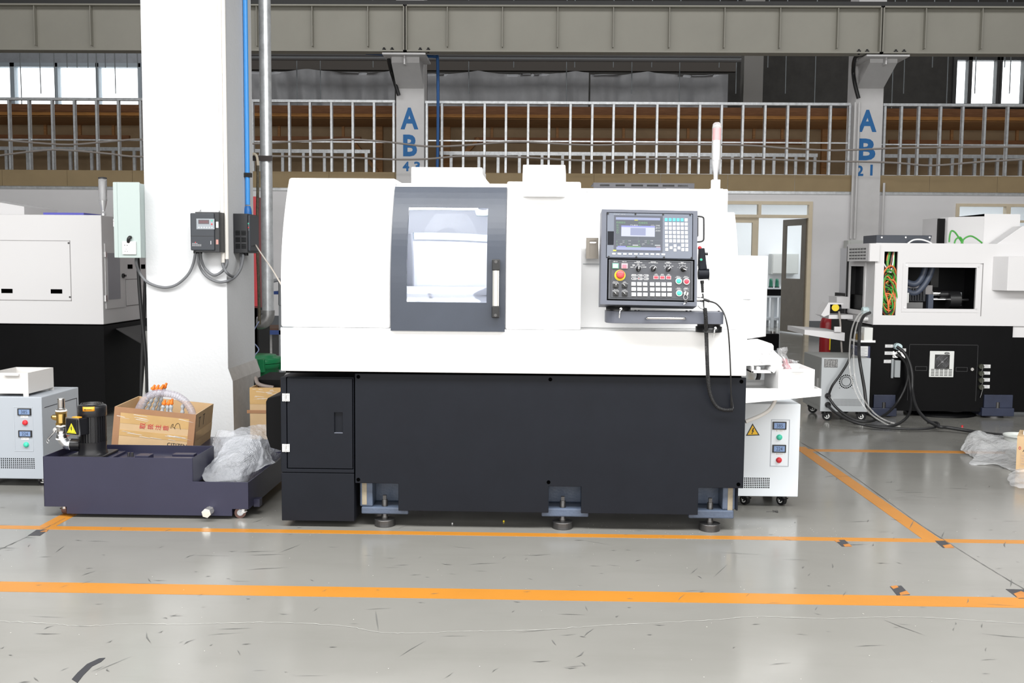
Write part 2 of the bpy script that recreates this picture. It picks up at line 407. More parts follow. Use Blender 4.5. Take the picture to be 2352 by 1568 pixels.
# plastic sheeting
SHEET=mat('grey_plastic_sheet',(.22,.225,.235),.32,var=.12,vs=3)
def sheet(pxa,pxb,pyt,pyb,Y,seed,label):
    a=X_(pxa,200,Y);b=X_(pxb,200,Y);t=Z_(1180,pyt,Y);z0=Z_(1180,pyb,Y)
    def f(u,v):
        x=a+(b-a)*u; z=z0+(t-z0)*v
        d=.10*noise.noise((x*2.2+seed,z*.35,1.3))+.07*noise.noise((x*5+seed,z*.8+x,4))*(1-.3*v)
        s=.18*abs(math.sin(x*1.35+seed))*(1 if v>.99 else 0)
        return (x,Y+d,z-s*.5)
    o=MB().grid(f,int((b-a)*16),14).build('plastic_sheet',SHEET)
    tag(o,label,'plastic sheet','plastic sheets hung on the upper level'); return o
sheet(575,907,160,262,24.0,1,'grey plastic sheet hung between the metal pipe and the left lettered column')
sheet(982,1352,163,262,24.0,5,'grey plastic sheet with deep swags just right of the left lettered column')
sheet(1356,1672,163,262,24.0,9,'grey plastic sheet in the bay above the control screen')
o=MB().box(X_(560,140,24.2),X_(1690,140,24.2),24.15,24.3,Z_(1180,163,24.2),Z_(1180,140,24.2)).build('beam.upper',mat('upper_brown_beam',(.07,.062,.055),.8)); struct(o)
for k,yy in enumerate((127,136)):
    z=Z_(1180,yy,22.5); tag(MB().cyl((X_(575,yy,22.5),22.5,z),(X_(1702,yy,22.5),22.5,z),.05,n=10).build('ceiling_pipe',mat('dull_pipe',(.17,.18,.19),.5)),('upper' if k==0 else 'lower')+' of two grey pipes running under the girder','pipe','pipes under the girder')
# timber deck edge
o=MB().box(-14,14,20.0,20.9,Z_(1180,263,20),Z_(1180,253,20)).build('beam.deck',WOODR); struct(o)
tb=thing('timber_beam','long reddish timber beam with an orange lower edge across the upper bays','beam',(0,20,3.9))
MB().box(-14,14,19.95,20.03,Z_(1180,270,20),Z_(1180,256,20)+.09).build('board',WOODR,tb)
MB().box(-14,14,19.88,19.96,Z_(1180,272,20),Z_(1180,265,20)).build('edge_strip',mat('orange_timber',(.62,.28,.08),.6,var=.25,vs=8,vstretch=(.5,5,5)),tb)
o=MB().box(-14,14,20.05,21.4,Z_(1180,273,20),Z_(1180,271,20)).build('slab.deck',WOOD); struct(o)
# inner fibreboard wall with timber framing
YI=21.3
o=MB().box(-14,14,YI,YI+.05,2.97,Z_(1180,272,20)).build('wall_upper_inner',DRYW2); struct(o)
fr=thing('timber_framing','brown timber framing on the inner fibreboard wall behind the studs','framing',(0,YI,2.5))
z1=Z_(1180,283,YI); z2=Z_(1180,279,YI); MB().box(-14,14,YI-.05,YI,z1,z2).build('top_rail',WOOD,fr)
zr0,zr1=Z_(1180,329,YI),Z_(1180,317,YI)
for a,b in ((0,300),(575,830),(1090,1840),(2040,2352)): MB().box(X_(a,322,YI),X_(b,322,YI),YI-.09,YI,zr0,zr1).build('middle_rail',WOODR,fr)
for px in (26,106,185,262,642,789,1130,1280,1432,1580,1731,1796,2110,2185,2335):
    MB().box(X_(px-3,300,YI),X_(px+3,300,YI),YI-.05,YI,zr1,z1).build('stud',WOOD,fr)
for px in (872,1027,1893):
    MB().box(X_(px-8,330,YI),X_(px+8,330,YI),YI-.1,YI,2.97,z1).build('post',WOOD,fr)
for a,b in (((815,330),(868,395)),((1080,335),(1068,352)),((1100,318),(1072,350))):
    pa,pb=at(*a,YI-.12),at(*b,YI-.12); MB().cyl(pa,pb,.05,n=4,sm=False).build('brace',WOOD,fr)
# ================================================================= crane girder
G0=17.55
gz1,gz0=Z_(1200,11,G0),Z_(1200,119,G0)
def girder(x0,x1,lab,stx):
    r=thing('beam.girder',None,None,(x0,G0,gz0),kind='structure')
    MB().box(x0,x1,G0+.12,G0+.14,gz0+.02,gz1-.02).box(x0,x1,G0,G0+.26,gz0,gz0+.025).box(x0,x1,G0,G0+.26,gz1-.025,gz1).build('girder_section',GIRD,r)
    for x in stx: MB().box(x-.007,x+.007,G0+.02,G0+.12,gz0+.09,gz1-.02).build('stiffener',GIRD,r)
    MB().box(x0,x0+.02,G0,G0+.26,gz0,gz1).box(x1-.02,x1,G0,G0+.26,gz0,gz1).build('end_plate',GIRD,r)
j1,j2=X_(930,60,G0),X_(2027,60,G0)
girder(-14,j1-.012,'',[X_(p,60,G0) for p in (-52,77,206,333,461,588,716,844)])
girder(j1+.012,j2-.012,'',[X_(p,60,G0) for p in (1027,1154,1281,1409,1538,1665,1793,1926)])
girder(j2+.012,14,'',[X_(p,60,G0) for p in (2128,2258,2390)])
rl=MB().box(-14,14,G0+.08,G0+.18,gz1,gz1+.09).build('beam.rail',mat('crane_rail',(.04,.04,.04),.6)); struct(rl)
for j in (j1,j2):
    for dx in (-.37,-.23,.26,.40):
        b=MB(); b.cyl((j+dx,G0+.05,gz0-.015),(j+dx,G0+.05,gz0+.075),.018,n=8).cyl((j+dx,G0+.05,gz0+.024),(j+dx,G0+.05,gz0+.05),.035,n=6,sm=False)
        tag(b.build('anchor_bolt',BLACK),'dark anchor bolt through the girder flange over the '+('left' if j==j1 else 'right')+' lettered column','bolt','girder bolts over the '+('left' if j==j1 else 'right')+' lettered column')
# ================================================================= lettered columns
def bold_letter(mb,s,px0,py0,px1,py1,Y):
    x0,x1,z0,z1=Q(px0,py0,px1,py1,Y)
    addtext(mb,s,T((x0+x1)/2,Y,(z0+z1)/2)@UP,z1-z0,None if s=='1' else x1-x0,.003)
def column(px0,px1,letters,topshift):
    Yc=18.42; x0,x1=X_(px0,250,Yc),X_(px1,250,Yc)
    r=thing('column',None,None,((x0+x1)/2,Yc,0),kind='structure')
    zc=Z_((px0+px1)//2,204,Yc)
    MB().box(x0,x1,Yc,Yc+.5,0,9.2).build('shaft',COLM,r)
    zs=gz0-.04; zt_=Z_((px0+px1)//2,144,17.75)
    MB().prism([(Yc+.01,zc),(17.75,zt_),(17.75,zs-.01),(Yc+.01,zs-.01)],'x',x0+.01,x1-.01).build('bracket',COLM,r)
    MB().box(x0-.12,x1+.12,G0-.02,Yc,zs-.015,zs+.015).build('bracket_plate',COLM,r)
    MB().box((x0+x1)/2-.012,(x0+x1)/2+.012,17.62,17.78,zt_-.05,zs).build('bracket_web',COLM,r)
    m=MB(); BOLDF[0]=.035
    for l in letters: bold_letter(m,*l,Yc)
    BOLDF[0]=0.0
    m.build('lettering',BINK,r)
    return r
column(910,974,[('A',920,247,961,297),('B',926,309,958,359),('4',925,371,940,393),('3',951,371,965,393)],0)
column(1965,2028,[('A',1971,252,2014,303),('B',1970,318,2011,368),('2',1967,380,1983,404),('1',1994,378,2009,403)],0)
# ================================================================= steel stud partition
YS=YW-.05+.06
def stud(mb,px,z0,z1,Y,wd=.046):
    x=X_(px,300,Y); mb.box(x-wd/2,x+wd/2,Y,Y+.003,z0,z1).box(x-wd/2,x-wd/2+.003,Y,Y+.07,z0,z1).box(x+wd/2-.003,x+wd/2,Y,Y+.07,z0,z1)
def studframe(label,pa,pb,pys,list_,low=None):
    Y=YS; a,b=X_(pa,pys,Y),X_(pb,pys,Y); zt_=Z_((pa+pb)/2,pys-4,Y)
    r=thing('stud_frame',label,'stud frame',((a+b)/2,Y,zb1),group='galvanised stud frames over the grey wall')
    MB().box(a,b,Y-.01,Y+.085,zt_-.045,zt_).build('top_track',GALV,r)
    for p in list_: m=MB(); stud(m,p,zb1-.3,zt_-.02,Y); m.build('stud',GALV,r)
    zr=Z_((pa+pb)/2,(319 if pa<100 else 325 if pa<1500 else 333),Y); MB().box(a,b,Y+.03,Y+.05,zr-.012,zr+.012).build('bridging_bar',GALV,r)
studframe('galvanised stud frame left of the white plaster pillar',-470,331,227,(-440,-389,-338,-287,-236,-184,-133,-82,-30,21,67,120,171,222,272,323))
studframe('galvanised stud frame between the metal pipe and the left lettered column',572,907,233,(580,614,664,712,761,810,859,904))
studframe('long galvanised stud frame between the two lettered columns',976,1954,238,(980,1015,1064,1113,1162,1213,1261,1310,1360,1409,1458,1509,1558,1607,1657,1706,1757,1809,1857,1907,1951))
studframe('galvanised stud frame right of the lettered column at right',2029,2700,243,(2032,2070,2110,2160,2211,2262,2314,2366,2418,2470,2522,2574,2626,2678))
def lowframe(label,pa,pb,py,list_):
    Y=20.2; a,b=X_(pa,py,Y),X_(pb,py,Y); z=Z_((pa+pb)/2,py,Y)
    r=thing('low_stud_frame',label,'stud frame',((a+b)/2,Y,2.4),group='low stud frames behind the tall ones')
    MB().box(a,b,Y-.01,Y+.09,z-.035,z+.035).build('top_track',GALV,r)
    for p in list_: m=MB(); x=X_(p,370,Y); m.box(x-.028,x+.028,Y,Y+.06,2.97,z); m.build('stud',GALV,r)
lowframe('low galvanised frame behind the studs left of the white pillar',-470,331,340,(-428,-379,-330,-281,-232,-182,-133,-84,-35,14,63,112,161,210,260,308))
lowframe('low galvanised frame behind the studs left of the left lettered column',575,850,347,(598,649,697,745,793,841))
lowframe('low galvanised frame behind the long stud frame',1010,1878,354,(1036,1100,1144,1193,1245,1292,1340,1388,1438,1487,1535,1584,1634,1682,1730,1778,1828,1872))
lowframe('low galvanised frame behind the studs right of the lettered column at right',2028,2700,360,(2088,2138,2188,2240,2292,2345,2396,2448,2500,2552,2604,2656))
# ================================================================= sagging cables, hangers, pipes on the far wall
YC=17.1
def far_cable(label,pts,r=.016):
    tag(MB().tube([at(x,y,YC) for x,y in pts],r,n=6,sub=4).build('hanging_cable',mat('grey_cable',(.30,.27,.25),.5)),label,'cable','sagging grey cables across the stud frames')
far_cable('upper of two sagging grey cables strung in front of the stud frames',[(-40,317),(70,327),(160,332),(250,325),(330,320),(450,328),(575,330),(650,326),(740,322),(810,320),(900,327),(980,336),(1060,334),(1150,327),(1210,326),(1300,331),(1380,333),(1460,331),(1700,333),(1800,340),(1900,345),(1960,344),(2060,340),(2200,338),(2400,337)])
far_cable('lower of two sagging grey cables strung in front of the stud frames',[(-40,362),(100,345),(170,346),(250,353),(330,360),(575,358),(700,360),(810,362),(900,366),(980,365),(1070,358),(1200,361),(1300,367),(1380,369),(1450,366),(1530,364),(1700,364),(1880,370),(1960,371),(2060,374),(2140,380),(2250,372),(2400,363)])
BPIPE=mat('blue_plastic_pipe',(.06,.32,.78),.4)
BPD=mat('blue_pipe_far',(.02,.10,.30),.4)
tag(MB().tube([at(840,122,18.2),at(960,128,18.2),at(1000,130,18.2),at(1005,134,18.2),at(1006,200,18.2),at(1006,300,18.2),at(1004,420,18.2)],.028,sub=3).build('air_pipe',BPD),'thin blue pipe running down just right of the left lettered column','pipe')
for pts,l in (([(905,126),(893,132),(898,160),(907,190),(916,219)],'thick black cable hanging beside the top of the left lettered column'),([(1990,126),(1966,130),(1960,160),(1963,190),(1972,226)],'thick black cable hanging beside the top of the right lettered column')):
    tag(MB().tube([at(x,y,17.55+.0 if False else 18.33 if i_>1 else 17.9) for i_,(x,y) in enumerate(pts)],.035).build('power_cable',RUBBER),l,'cable')
for i,px in enumerate((45,90,123,152,175,200,220,240,262,290,314,680,734,855,1075,1178,1300,1318,1407,1450,1495,1560,1650,1690,1762,1804,1872,2050,2076,2140,2176,2240,2306,2320)):
    z=9.2; x=X_(px,140,23.3); zb=Z_(px,random.choice((155,215,240,262)),23.3)
    tag(MB().cyl((x,23.3,z),(x+.02,23.3,zb),.012,n=6).build('hanger_rod',mat('rod_grey',(.20,.22,.23),.4,.5)),'thin threaded hanger rod dangling from the roof over the upper bays','hanger rod','hanger rods over the upper bays')
for px,l in ((1954,'left one of the conduits on the wall below the right lettered column'),(1963,'middle one of the conduits on the wall below the right lettered column'),(2026,'right one of the conduits on the wall below the right lettered column')):
    a=at(px,235 if px<2000 else 420,18.38); b=at(px,548,18.38)
    tag(MB().cyl((b.x,18.38,Z_(px,548,18.38)),(b.x,18.38,a.z),.022,n=8).build('wall_conduit',COLM),l,'conduit','conduits by the right lettered column')
eb=thing('electrical_box','pale grey electrical box on the far wall below the right lettered column','electrical box',(X_(1970,580,18.3),18.3,Z_(1970,612,18.3)))
q=Q(1941,552,2010,628,18.3); MB().box(q[0],q[1],18.15,18.415,q[2],q[3]).build('body',mat('pale_grey_enamel',(.55,.56,.54),.5),eb,bevel=.01)
MB().box(q[0]+.04,q[1]-.02,18.14,18.15,q[2]+.03,q[3]-.03).build('door',mat('pale_grey_enamel',(.55,.56,.54),.5),eb)
EXR=mat('extinguisher_red',(.28,.012,.016),.35); fe=thing('fire_extinguisher','red fire extinguisher at the foot of the far wall left of the right machine','fire extinguisher',(X_(1901,740,14),14,0))
c=at(1901,740,14); MB().lathe((c.x,14,.02),(0,0,1),[(.1,0),(.105,.02),(.105,.46),(.08,.54),(.03,.58),(.03,.62)]).build('cylinder',EXR,fe)
MB().box(c.x-.06,c.x+.08,13.97,14.03,.62,.66).build('handle',BLACK,fe); MB().cyl((c.x+.05,13.93,.12),(c.x+.05,13.93,.34),.06,n=12).build('instruction_label',YEL,fe)
# ================================================================= floor marking
LINE=mat('orange_floor_paint',(.47,.19,.022),.35,var=.06,vs=3,dirt=((.25,.12,.03),30,.74))
OLD=mat('worn_orange_tape',(.42,.17,.04),.5,var=.2,vs=12); BTAPE=mat('black_tape',(.05,.05,.055),.5,var=.2,vs=20)
def fline(label,x0,x1,y0,y1,group=None):
    o=MB().box(x0,x1,y0,y1,0,.0012).build('floor_line',LINE); tag(o,label,'floor marking',group); return o
yA0,yA1=fl(1176,1377).y,fl(1176,1354).y
fline('wide orange line painted across the floor nearest the viewer',-6,6,yA0,yA1)
yB0,yB1=fl(1176,1231).y,fl(1176,1223.5).y
fline('narrow orange line crossing the floor just in front of the lathe feet',-6,6,yB0,yB1)
xr0,xr1=fl(1990,1137).x-.03,fl(2012,1137).x
fline('orange line running away from the viewer right of the white stabilizer',xr0,xr1,yB1,fl(1838,1026).y)
fline('thin orange line across the floor between right machine and bubble wrap',xr1,4.2,fl(2000,1038).y,fl(2000,1033).y)
xl=fl(120,1205).x; fline('short orange line running away from the viewer under the left stabilizer',xl-.05,xl+.03,yB1,yB1+1.2)
def tape(label,quad,k):
    P=[fl(*p) for p in quad]; m=MB(); m.prism([(p.x,p.y) for p in P],'z',0,.0015)
    r=tag(m.build('tape_patch',BTAPE),label,'tape patch','scraps of black and orange tape on the floor')
    for t in k:
        P=[fl(*p) for p in t]; MB().prism([(p.x,p.y) for p in P],'z',0,.0022).build('orange_strip',OLD,r)
tape('black and orange tape scrap under the narrow line left of the corner',[(1917,1240),(1940,1240),(1957,1255),(1934,1255)],[[(1936,1251),(1950,1249),(1957,1255),(1940,1255)],[(1915,1240),(1925,1240),(1930,1244),(1921,1245)]])
tape('black and orange tape scrap at the corner of the orange lines',[(2147,1242),(2170,1242),(2192,1258),(2166,1258)],[[(2165,1253),(2183,1250),(2192,1258),(2170,1258)]])
tape('black and orange tape scrap above the wide line right of centre',[(2044,1347),(2070,1345),(2090,1366),(2060,1367)],[[(2045,1347),(2060,1345),(2064,1349),(2052,1353)],[(2066,1362),(2082,1357),(2090,1365),(2068,1367)]])
tape('torn black and orange tape scrap by the right edge above the wide line',[(2310,1353),(2352,1354),(2380,1375),(2340,1375)],[[(2328,1364),(2345,1358),(2380,1372),(2338,1374)]])
tape('faded tape scrap where the lines meet at the left edge',[(84,1217),(112,1216),(92,1230),(64,1230)],[[(96,1220),(112,1216),(107,1221),(92,1222)]])
def crack(label,pts,m,w0,wander):
    P=[fl(*p) for p in pts]; P=spline(P,10); mb=MB(); vs=[];n=len(P)
    for i,p in enumerate(P):
        d=(P[min(i+1,n-1)]-P[max(i-1,0)]); d.normalize(); q=V(-d.y,d.x,0)
        j=wander*noise.noise((i*.9,1,2)); ww=w0*(.5+abs(noise.noise((i*.7,5,1)))*1.6)
        vs+= [p+q*(j+ww)+V(0,0,.0018),p+q*(j-ww)+V(0,0,.0018)]
    mb.add(vs,[(2*i,2*i+1,2*i+3,2*i+2) for i in range(n-1)]); o=mb.build('floor_crack',m); tag(o,label,'floor crack')
crack('pale wandering crack across the floor in front of the wide orange line',[(-20,1426),(110,1432),(190,1438),(300,1433),(420,1434),(520,1431),(650,1430),(790,1438),(870,1452),(960,1454),(1060,1450),(1150,1449),(1250,1446),(1380,1437),(1480,1432),(1640,1424),(1740,1416),(1900,1421),(2000,1418),(2120,1418),(2250,1426),(2380,1434)],mat('chalky_crack',(.50,.50,.47),.7),.0012,.008)
crack('dark joint crack running diagonally past the right orange line',[(1838,1015),(1900,1052),(2000,1122),(2100,1195),(2200,1260),(2300,1322),(2400,1380)],mat('dark_joint',(.10,.10,.095),.8),.0022,.004)
crack('dark joint crack running past the corner of the orange lines at left',[(-30,1275),(40,1243),(100,1215),(150,1190)],MATS['dark_joint'],.002,.004)
# scuffs nobody could count
mb=MB(); rs=random.Random(3)
for i in range(520):
    y=rs.uniform(2.6,6.5); x=rs.uniform(-2.6,3.2)*y/4.2; a=rs.choice((rs.uniform(-.25,.25),rs.uniform(-.25,.25),rs.uniform(-1.5,1.5),1.1)); l=rs.choice((.02,.03,.05,.05,.09,.16))*rs.uniform(.5,1.4); w_=rs.uniform(.0008,.0026)
    d=V(math.cos(a),math.sin(a),0)*l/2; q=V(-math.sin(a),math.cos(a),0)*w_; c=V(x,y,.0017); k=q*rs.uniform(-3,3)
    mb.add([c-d,c-d*.2+q+k,c+d,c-d*.1-q+k],[(0,1,2,3)])
tag(mb.build('scuff_marks',mat('scuff_dark',(.12,.12,.115),.6)),'small dark scuffs and scratches scattered over the grey floor','scuff marks',kind='stuff')
mb=MB()
for i in range(420):
    y=rs.uniform(3.0,7.5); x=rs.uniform(-2.4,3.0)*y/4.2
    if rs.random()<.3: x=rs.uniform(.2,1.5); y=rs.uniform(4.65,4.95)
    r=rs.uniform(.0008,.0024); mb.add([V(x+r*math.cos(t),y+r*math.sin(t),.0026) for t in (0,1.6,3.1,4.7)],[(0,1,2,3)])
tag(mb.build('floor_debris',mat('chalk_crumbs',(.7,.69,.62),.7)),'pale crumbs and dust specks strewn on the floor','crumbs',kind='stuff')
P=[fl(*p) for p in ((165,1560),(178,1545),(200,1525),(228,1512),(242,1511),(232,1520),(212,1530),(192,1550),(178,1568))]
tag(MB().prism([(p.x,p.y) for p in P],'z',0,.0015).build('skid_mark',mat('skid_black',(.035,.035,.04),.5)),'dark curved skid mark on the floor at the lower left','skid mark')
# ================================================================= MAIN LATHE
YF=4.78
def cv(z,k=.66,z0=1.18): return k*max(0,z-z0)**2
L_=thing('lathe','large white and charcoal sliding-head lathe with a control console, centre of the hall','lathe',(-.1,YF,0))
zSk=Z_(1265,862,YF); zSb=Z_(1230,1177,YF); zN1=Z_(865,1109.6,YF); zN2=Z_(1298,1117,YF); zN3=Z_(1656,1120.5,YF)
sx0,sx1=X_(815.5,980,YF),X_(1711,985,YF)
n1=X_(915,1140,YF); m0,m1=X_(1260,1145,YF),X_(1335,1145,YF); r0_=X_(1603.5,1150,YF)
sk=MB(); sk.prism([(sx0,zSk),(sx1,zSk),(sx1,zN3),(r0_,zN3),(r0_,zSb),(m1,zSb),(m1,zN2),(m0,zN2),(m0,zSb),(n1,zSb),(n1,zN1),(sx0,zN1)],'y',YF,YF+.02)
sk.build('skirt_panel',CHAR,L_,bevel=.002)
for px,py in ((823,865),(1264,871),(1703,876),(823,1101),(1260,1107),(1696,1112)):
    c=at(px,py,YF); b=MB(); b.cyl((c.x,YF+.004,c.z),(c.x,YF-.0015,c.z),.0092,n=20,sm=False); b.build('bolt_hole',DARK,L_)
# dark inner chassis
x0b,x1b=X_(650,900,YF),X_(1707,900,YF)
MB().box(sx0+.02,sx1-.01,5.0,6.0,.16,zSk).build('chassis',BLACKP,L_)
MB().box(sx1-.028,sx1-.02,YF+.02,6.0,zSb+.02,zSk).build('end_panel',CHAR,L_)
# cast pedestals with levelling feet
def pedestal(pa,pb,ptop,pbot,pf,side,padl):
    y0=YF+.035
    xa,xb=X_(pa,1150,y0),X_(pb,1150,y0); za,zb=Z_(pf,pbot,y0),Z_(pf,ptop,y0)
    m=MB(); m.box(xa,xb,y0-.005,y0+.26,za,zb)
    zt=zN1+.05
    m.box(xa+.02,xb-.02,y0+.12,y0+.26,zb,zt)
    if side<0: m.box(xa-.008,xa+.055,y0+.005,y0+.26,zb,zt)
    elif side>0: m.box(xb-.055,xb+.008,y0+.005,y0+.26,zb,zt)
    else: m.box(xa,xa+.035,y0+.005,y0+.26,zb,zt).box(xb-.035,xb,y0+.005,y0+.26,zb,zt)
    m.build('cast_pedestal',CAST,L_,bevel=.006)
    TAPE=mat('beige_masking_tape',(.30,.26,.19),.6,var=.25,vs=20)
    if side<0: MB().box(xa+.003,xa+.026,y0+.003,y0+.006,zb+.01,zN1).build('masking_strip',TAPE,L_)
    if side>0: MB().box(xb-.03,xb-.006,y0+.003,y0+.006,zb-.02,zN3).build('masking_strip',TAPE,L_)
    xc=X_(pf,1200,YF+.06); yc=YF+.06
    m=MB(); m.lathe((xc,yc,.034),(0,0,1),[(.018,0),(.0185,.006),(.0185,.012),(.0155,.018),(.0155,zb-.034)],n=20)
    m.lathe((xc,yc,zb-.001),(0,0,1),[(.0145,0),(.0145,.032),(.0115,.034)]).cyl((xc,yc,zb+.03),(xc,yc,zb+.054),.0115,n=4,sm=False)
    lf_=m.build('levelling_foot',IRON,L_)
    MB().lathe((xc,yc,0),(0,0,1),[(.050,0),(.0515,.002),(.0515,.032),(.050,.034),(.018,.0341)],n=40,sm=False).build('foot_pad',IRON,lf_)
pedestal(830,938,1164,1180,884,-1,0); pedestal(1244,1352,1167,1186,1292,0,0); pedestal(1582,1686,1171,1190,1630,1,0)
# left control cabinet
cx0,cx1=X_(645.5,1020,YF),X_(813,1020,YF); zc1=Z_(730,867,YF); zc0=Z_(730,1196,YF); zcm=Z_(730,1085,YF)
d0,d1,dzb,dzt=Q(658,867,811,1077,YF)
hx0,hx1,hz0,hz1=Q(767.5,947,787,995,YF)
MB().plate(cx0,cx1,zcm,zc1,YF,YF+.03,[(d0,d1,dzb,dzt)]).box(cx0,cx1,YF+.03,5.6,zcm,zc1).build('side_cabinet',CHAR,L_,bevel=.002)
MB().box(cx0,cx1,YF,5.5,zc0,zcm-.003).build('lower_cabinet',CHAR,L_,bevel=.002)
cdoor=MB().plate(d0+.004,d1-.004,dzb+.004,dzt-.004,YF+.001,YF+.016,[(hx0,hx1,hz0,hz1)]).build('cabinet_door',CHAR,L_,bevel=.001)
MB().box(hx0,hx1,YF+.014,YF+.02,hz0,hz1).build('recess_pull',CHAR,cdoor)
MB().box(hx0,hx1,YF+.002,YF+.012,hz0-.002,hz0+.004).build('pull_lip',CONS,cdoor)
for py in (912,1028):
    c=at(657,py,YF); m=MB(); m.box(c.x-.019,c.x-.002,YF-.004,YF,c.z-.020,c.z+.020).box(c.x+.002,c.x+.019,YF-.004,YF+.001,c.z-.020,c.z+.020).cyl((c.x,YF-.004,c.z-.02),(c.x,YF-.004,c.z+.02),.004,n=8)
    for sx in (-.011,.011):
        for sz in (-.012,.012): m.sph((c.x+sx,YF-.004,c.z+sz),.004,n=8,m=4)
    m.build('hinge',CHROME,L_,bevel=.001)
q=Q(628,905,648,1016,5.0)
MB().prism([(q[0]+.01,q[3]),(cx0,q[3]+.02),(cx0,q[2]-.02),(q[0]+.02,q[2]),(q[0],q[2]+.06),(q[0],q[3]-.02)],'y',4.86,5.25).build('fan_housing',BLACKP,L_,bevel=.004)
# white lower cover
YL=4.745
wx0,wx1=X_(644.5,805,YL),X_(1715.5,810,YL); wz0=Z_(1180,857.5,YL); wz1=Z_(1180,757,YL)
MB().box(wx0,wx1,YL,5.0,wz0,wz1).box(wx0,wx1,5.0,6.1,wz0+.0,wz1-.002).build('lower_cover',WHITE,L_,bevel=.004)
MB().box(wx0+.02,wx1-.02,YL+.015,5.0,zSk+.002,wz0).build('shadow_gap',DARK,L_)
# curved left cover
YU_=YL+.004
def curved(xa,xb,zb,zt,yoff,back,n=16,k=.66,z0=1.18,mb=None):
    P=[(YU_+yoff+cv(zb+(zt-zb)*i/n,k,z0),zb+(zt-zb)*i/n) for i in range(n+1)]+[(back,zt),(back,zb)]
    return (mb or MB()).prism(P,'x',xa,xb)
zTop=1.725
lx0=X_(644,720,YL)
lx1=X_(897,720,YL)
o=curved(lx0,lx1,wz1+.001,Z_(780,409,4.94),0,5.75).build('left_cover',WHITE,L_,bevel=.012,seg=3)
MB().box(lx0,lx0+.06,YL-.001,YL+.01,wz1-.001,wz1+.001).build('seam',GREY,L_)
# door with window
dxa,dxb=X_(898,690,YL),X_(1160,690,YL); dza=Z_(1030,760.5,YL-.012); dzb_=Z_(1035,428.5,4.87)
wa,wb_=X_(934,640,YL),X_(1118,640,YL); wza=Z_(1026,694,YL); wzb=Z_(1028,476,4.8)
zs=[dza+(dzb_-dza)*i/24 for i in range(25)]
fd=lambda x,y,z:(x,y+cv(z),z)
door=MB().plate(dxa,dxb,dza,dzb_,YL-.014,YL+.02,[(wa,wb_,wza,wzb)],zs,fd).build('sliding_door',CHARD,L_)
MB().plate(wa-.01,wb_+.01,wza-.01,wzb+.01,YL+.010,YL+.014,[],[wza+(wzb-wza)*i/14 for i in range(1,14)],fd,sm=True).build('door_window',mat('door_acrylic',(.97,.985,1),.03,trans=1,ior=1.12),door)
hz=[Z_(1139,p,YL-.03) for p in (595,621,702,729)]; hxc=X_(1139,660,YL-.03)
h=MB()
for a,b in ((hz[1],hz[0]),(hz[3],hz[2])): h.box(hxc-.0185,hxc+.0185,YL-.055,YL-.012+cv(1.25),a,b)
hb=h.build('handle_bracket',BLACK,door,bevel=.004)
MB().cyl((hxc,YL-.042,hz[1]),(hxc,YL-.042,hz[2]),.0155,n=20).build('handle_bar',mat('satin_aluminium',(.80,.78,.72),.3,.6),door)
for z in (hz[0]-.012,hz[3]+.012): MB().cyl((hxc,YL-.058,z),(hxc,YL-.054,z),.008,n=6,sm=False).build('handle_screw',IRON,door)
# right column cover and visor
cxa,cxb=X_(1161,600,YL),X_(1336,600,YL); czt=Z_(1250,417,4.93)
curved(cxa,cxb,wz1+.001,czt,0,5.7).build('column_cover',WHITE,L_,bevel=.008,seg=3)
va,vb=X_(1200.5,410,4.86),X_(1299.5,410,4.86); vzb=Z_(1250,451,4.83); vzt=Z_(1250,376,4.95)
P=[]
for i in range(17):
    t=i/16; z=vzb+(vzt-vzb)*math.sin(t*PI/2); y=4.815+.20*(1-math.cos(t*PI/2))
    P.append((y,z))
MB().prism(P+[(5.5,vzt),(5.5,vzb)],'x',va,vb).build('visor',WHITE,L_,bevel=.002)
# control side covers
curved(cxb-.002,X_(1694,745,4.91),wz1+.001,Z_(1600,487,5.05),.165,5.9,k=.9).build('control_side_cover',WHITE,L_,bevel=.006,seg=3)
MB().box(cxb-.002,X_(1672,460,5.12),5.12,6.0,1.2,Z_(1500,433,5.12)).build('rear_cover',WHITE,L_,bevel=.006)
# inner faint access panel edges
q=Q(1340,460,1622,606,4.935)
MB().box(q[0],q[1],4.925,4.935,Z_(1480,608,4.93),Z_(1480,606.5,4.93)).build('seam',GREY,L_)
# roof between, cavity shell
xa,xb=dxa-.0,dxb+.0
MB().box(xa,xb,4.93,5.7,dzb_+.0,dzb_+.02).build('roof_panel',WHITE,L_)
INT=mat('inside_white_paint',(.55,.56,.62),.3,var=.02)
MB().box(xa-.0,xb+.0,5.68,5.72,wz1,dzb_+.02).build('cavity_back',INT,L_)
MB().prism([(4.80,wz1),(5.68,wz1),(5.68,wz1+.03),(4.80,wz1+.01)],'x',xa,xb).build('cavity_floor',INT,L_)
# inside parts seen through the window
blk=Q(1000,535,1094,690,5.35); MB().box(blk[0],blk[1],5.35,5.66,wz1+.03,blk[3]).build('spindle_block',INT,L_,bevel=.006)
blk=Q(1001,535,1088,551,5.345); MB().box(*blk[:2],5.335,5.35,*blk[2:]).build('wiper_strip',mat('pale_blue_grey',(.45,.52,.60),.4),L_)
lg=Q(930,660,1062,694,5.1); MB().prism([(5.1,wz1+.02),(5.1,lg[3]-.03),(5.22,lg[3]),(5.34,lg[3]),(5.34,wz1+.02)],'x',lg[0]-.02,lg[1]).build('guard_ledge',INT,L_,bevel=.003)
for px,py in ((965,671),(1003,671),(942,681),(1030,683),(1056,683)):
    c=at(px,py,5.1); MB().cyl((c.x,5.085,c.z),(c.x,5.1,c.z),.006,n=8).build('guard_bolt',STEEL,L_)
c=at(1067,688,5.15); MB().box(c.x-.012,c.x+.012,5.12,5.3,wz1+.02,c.z+.02).build('tool_holder',IRON,L_,bevel=.002)
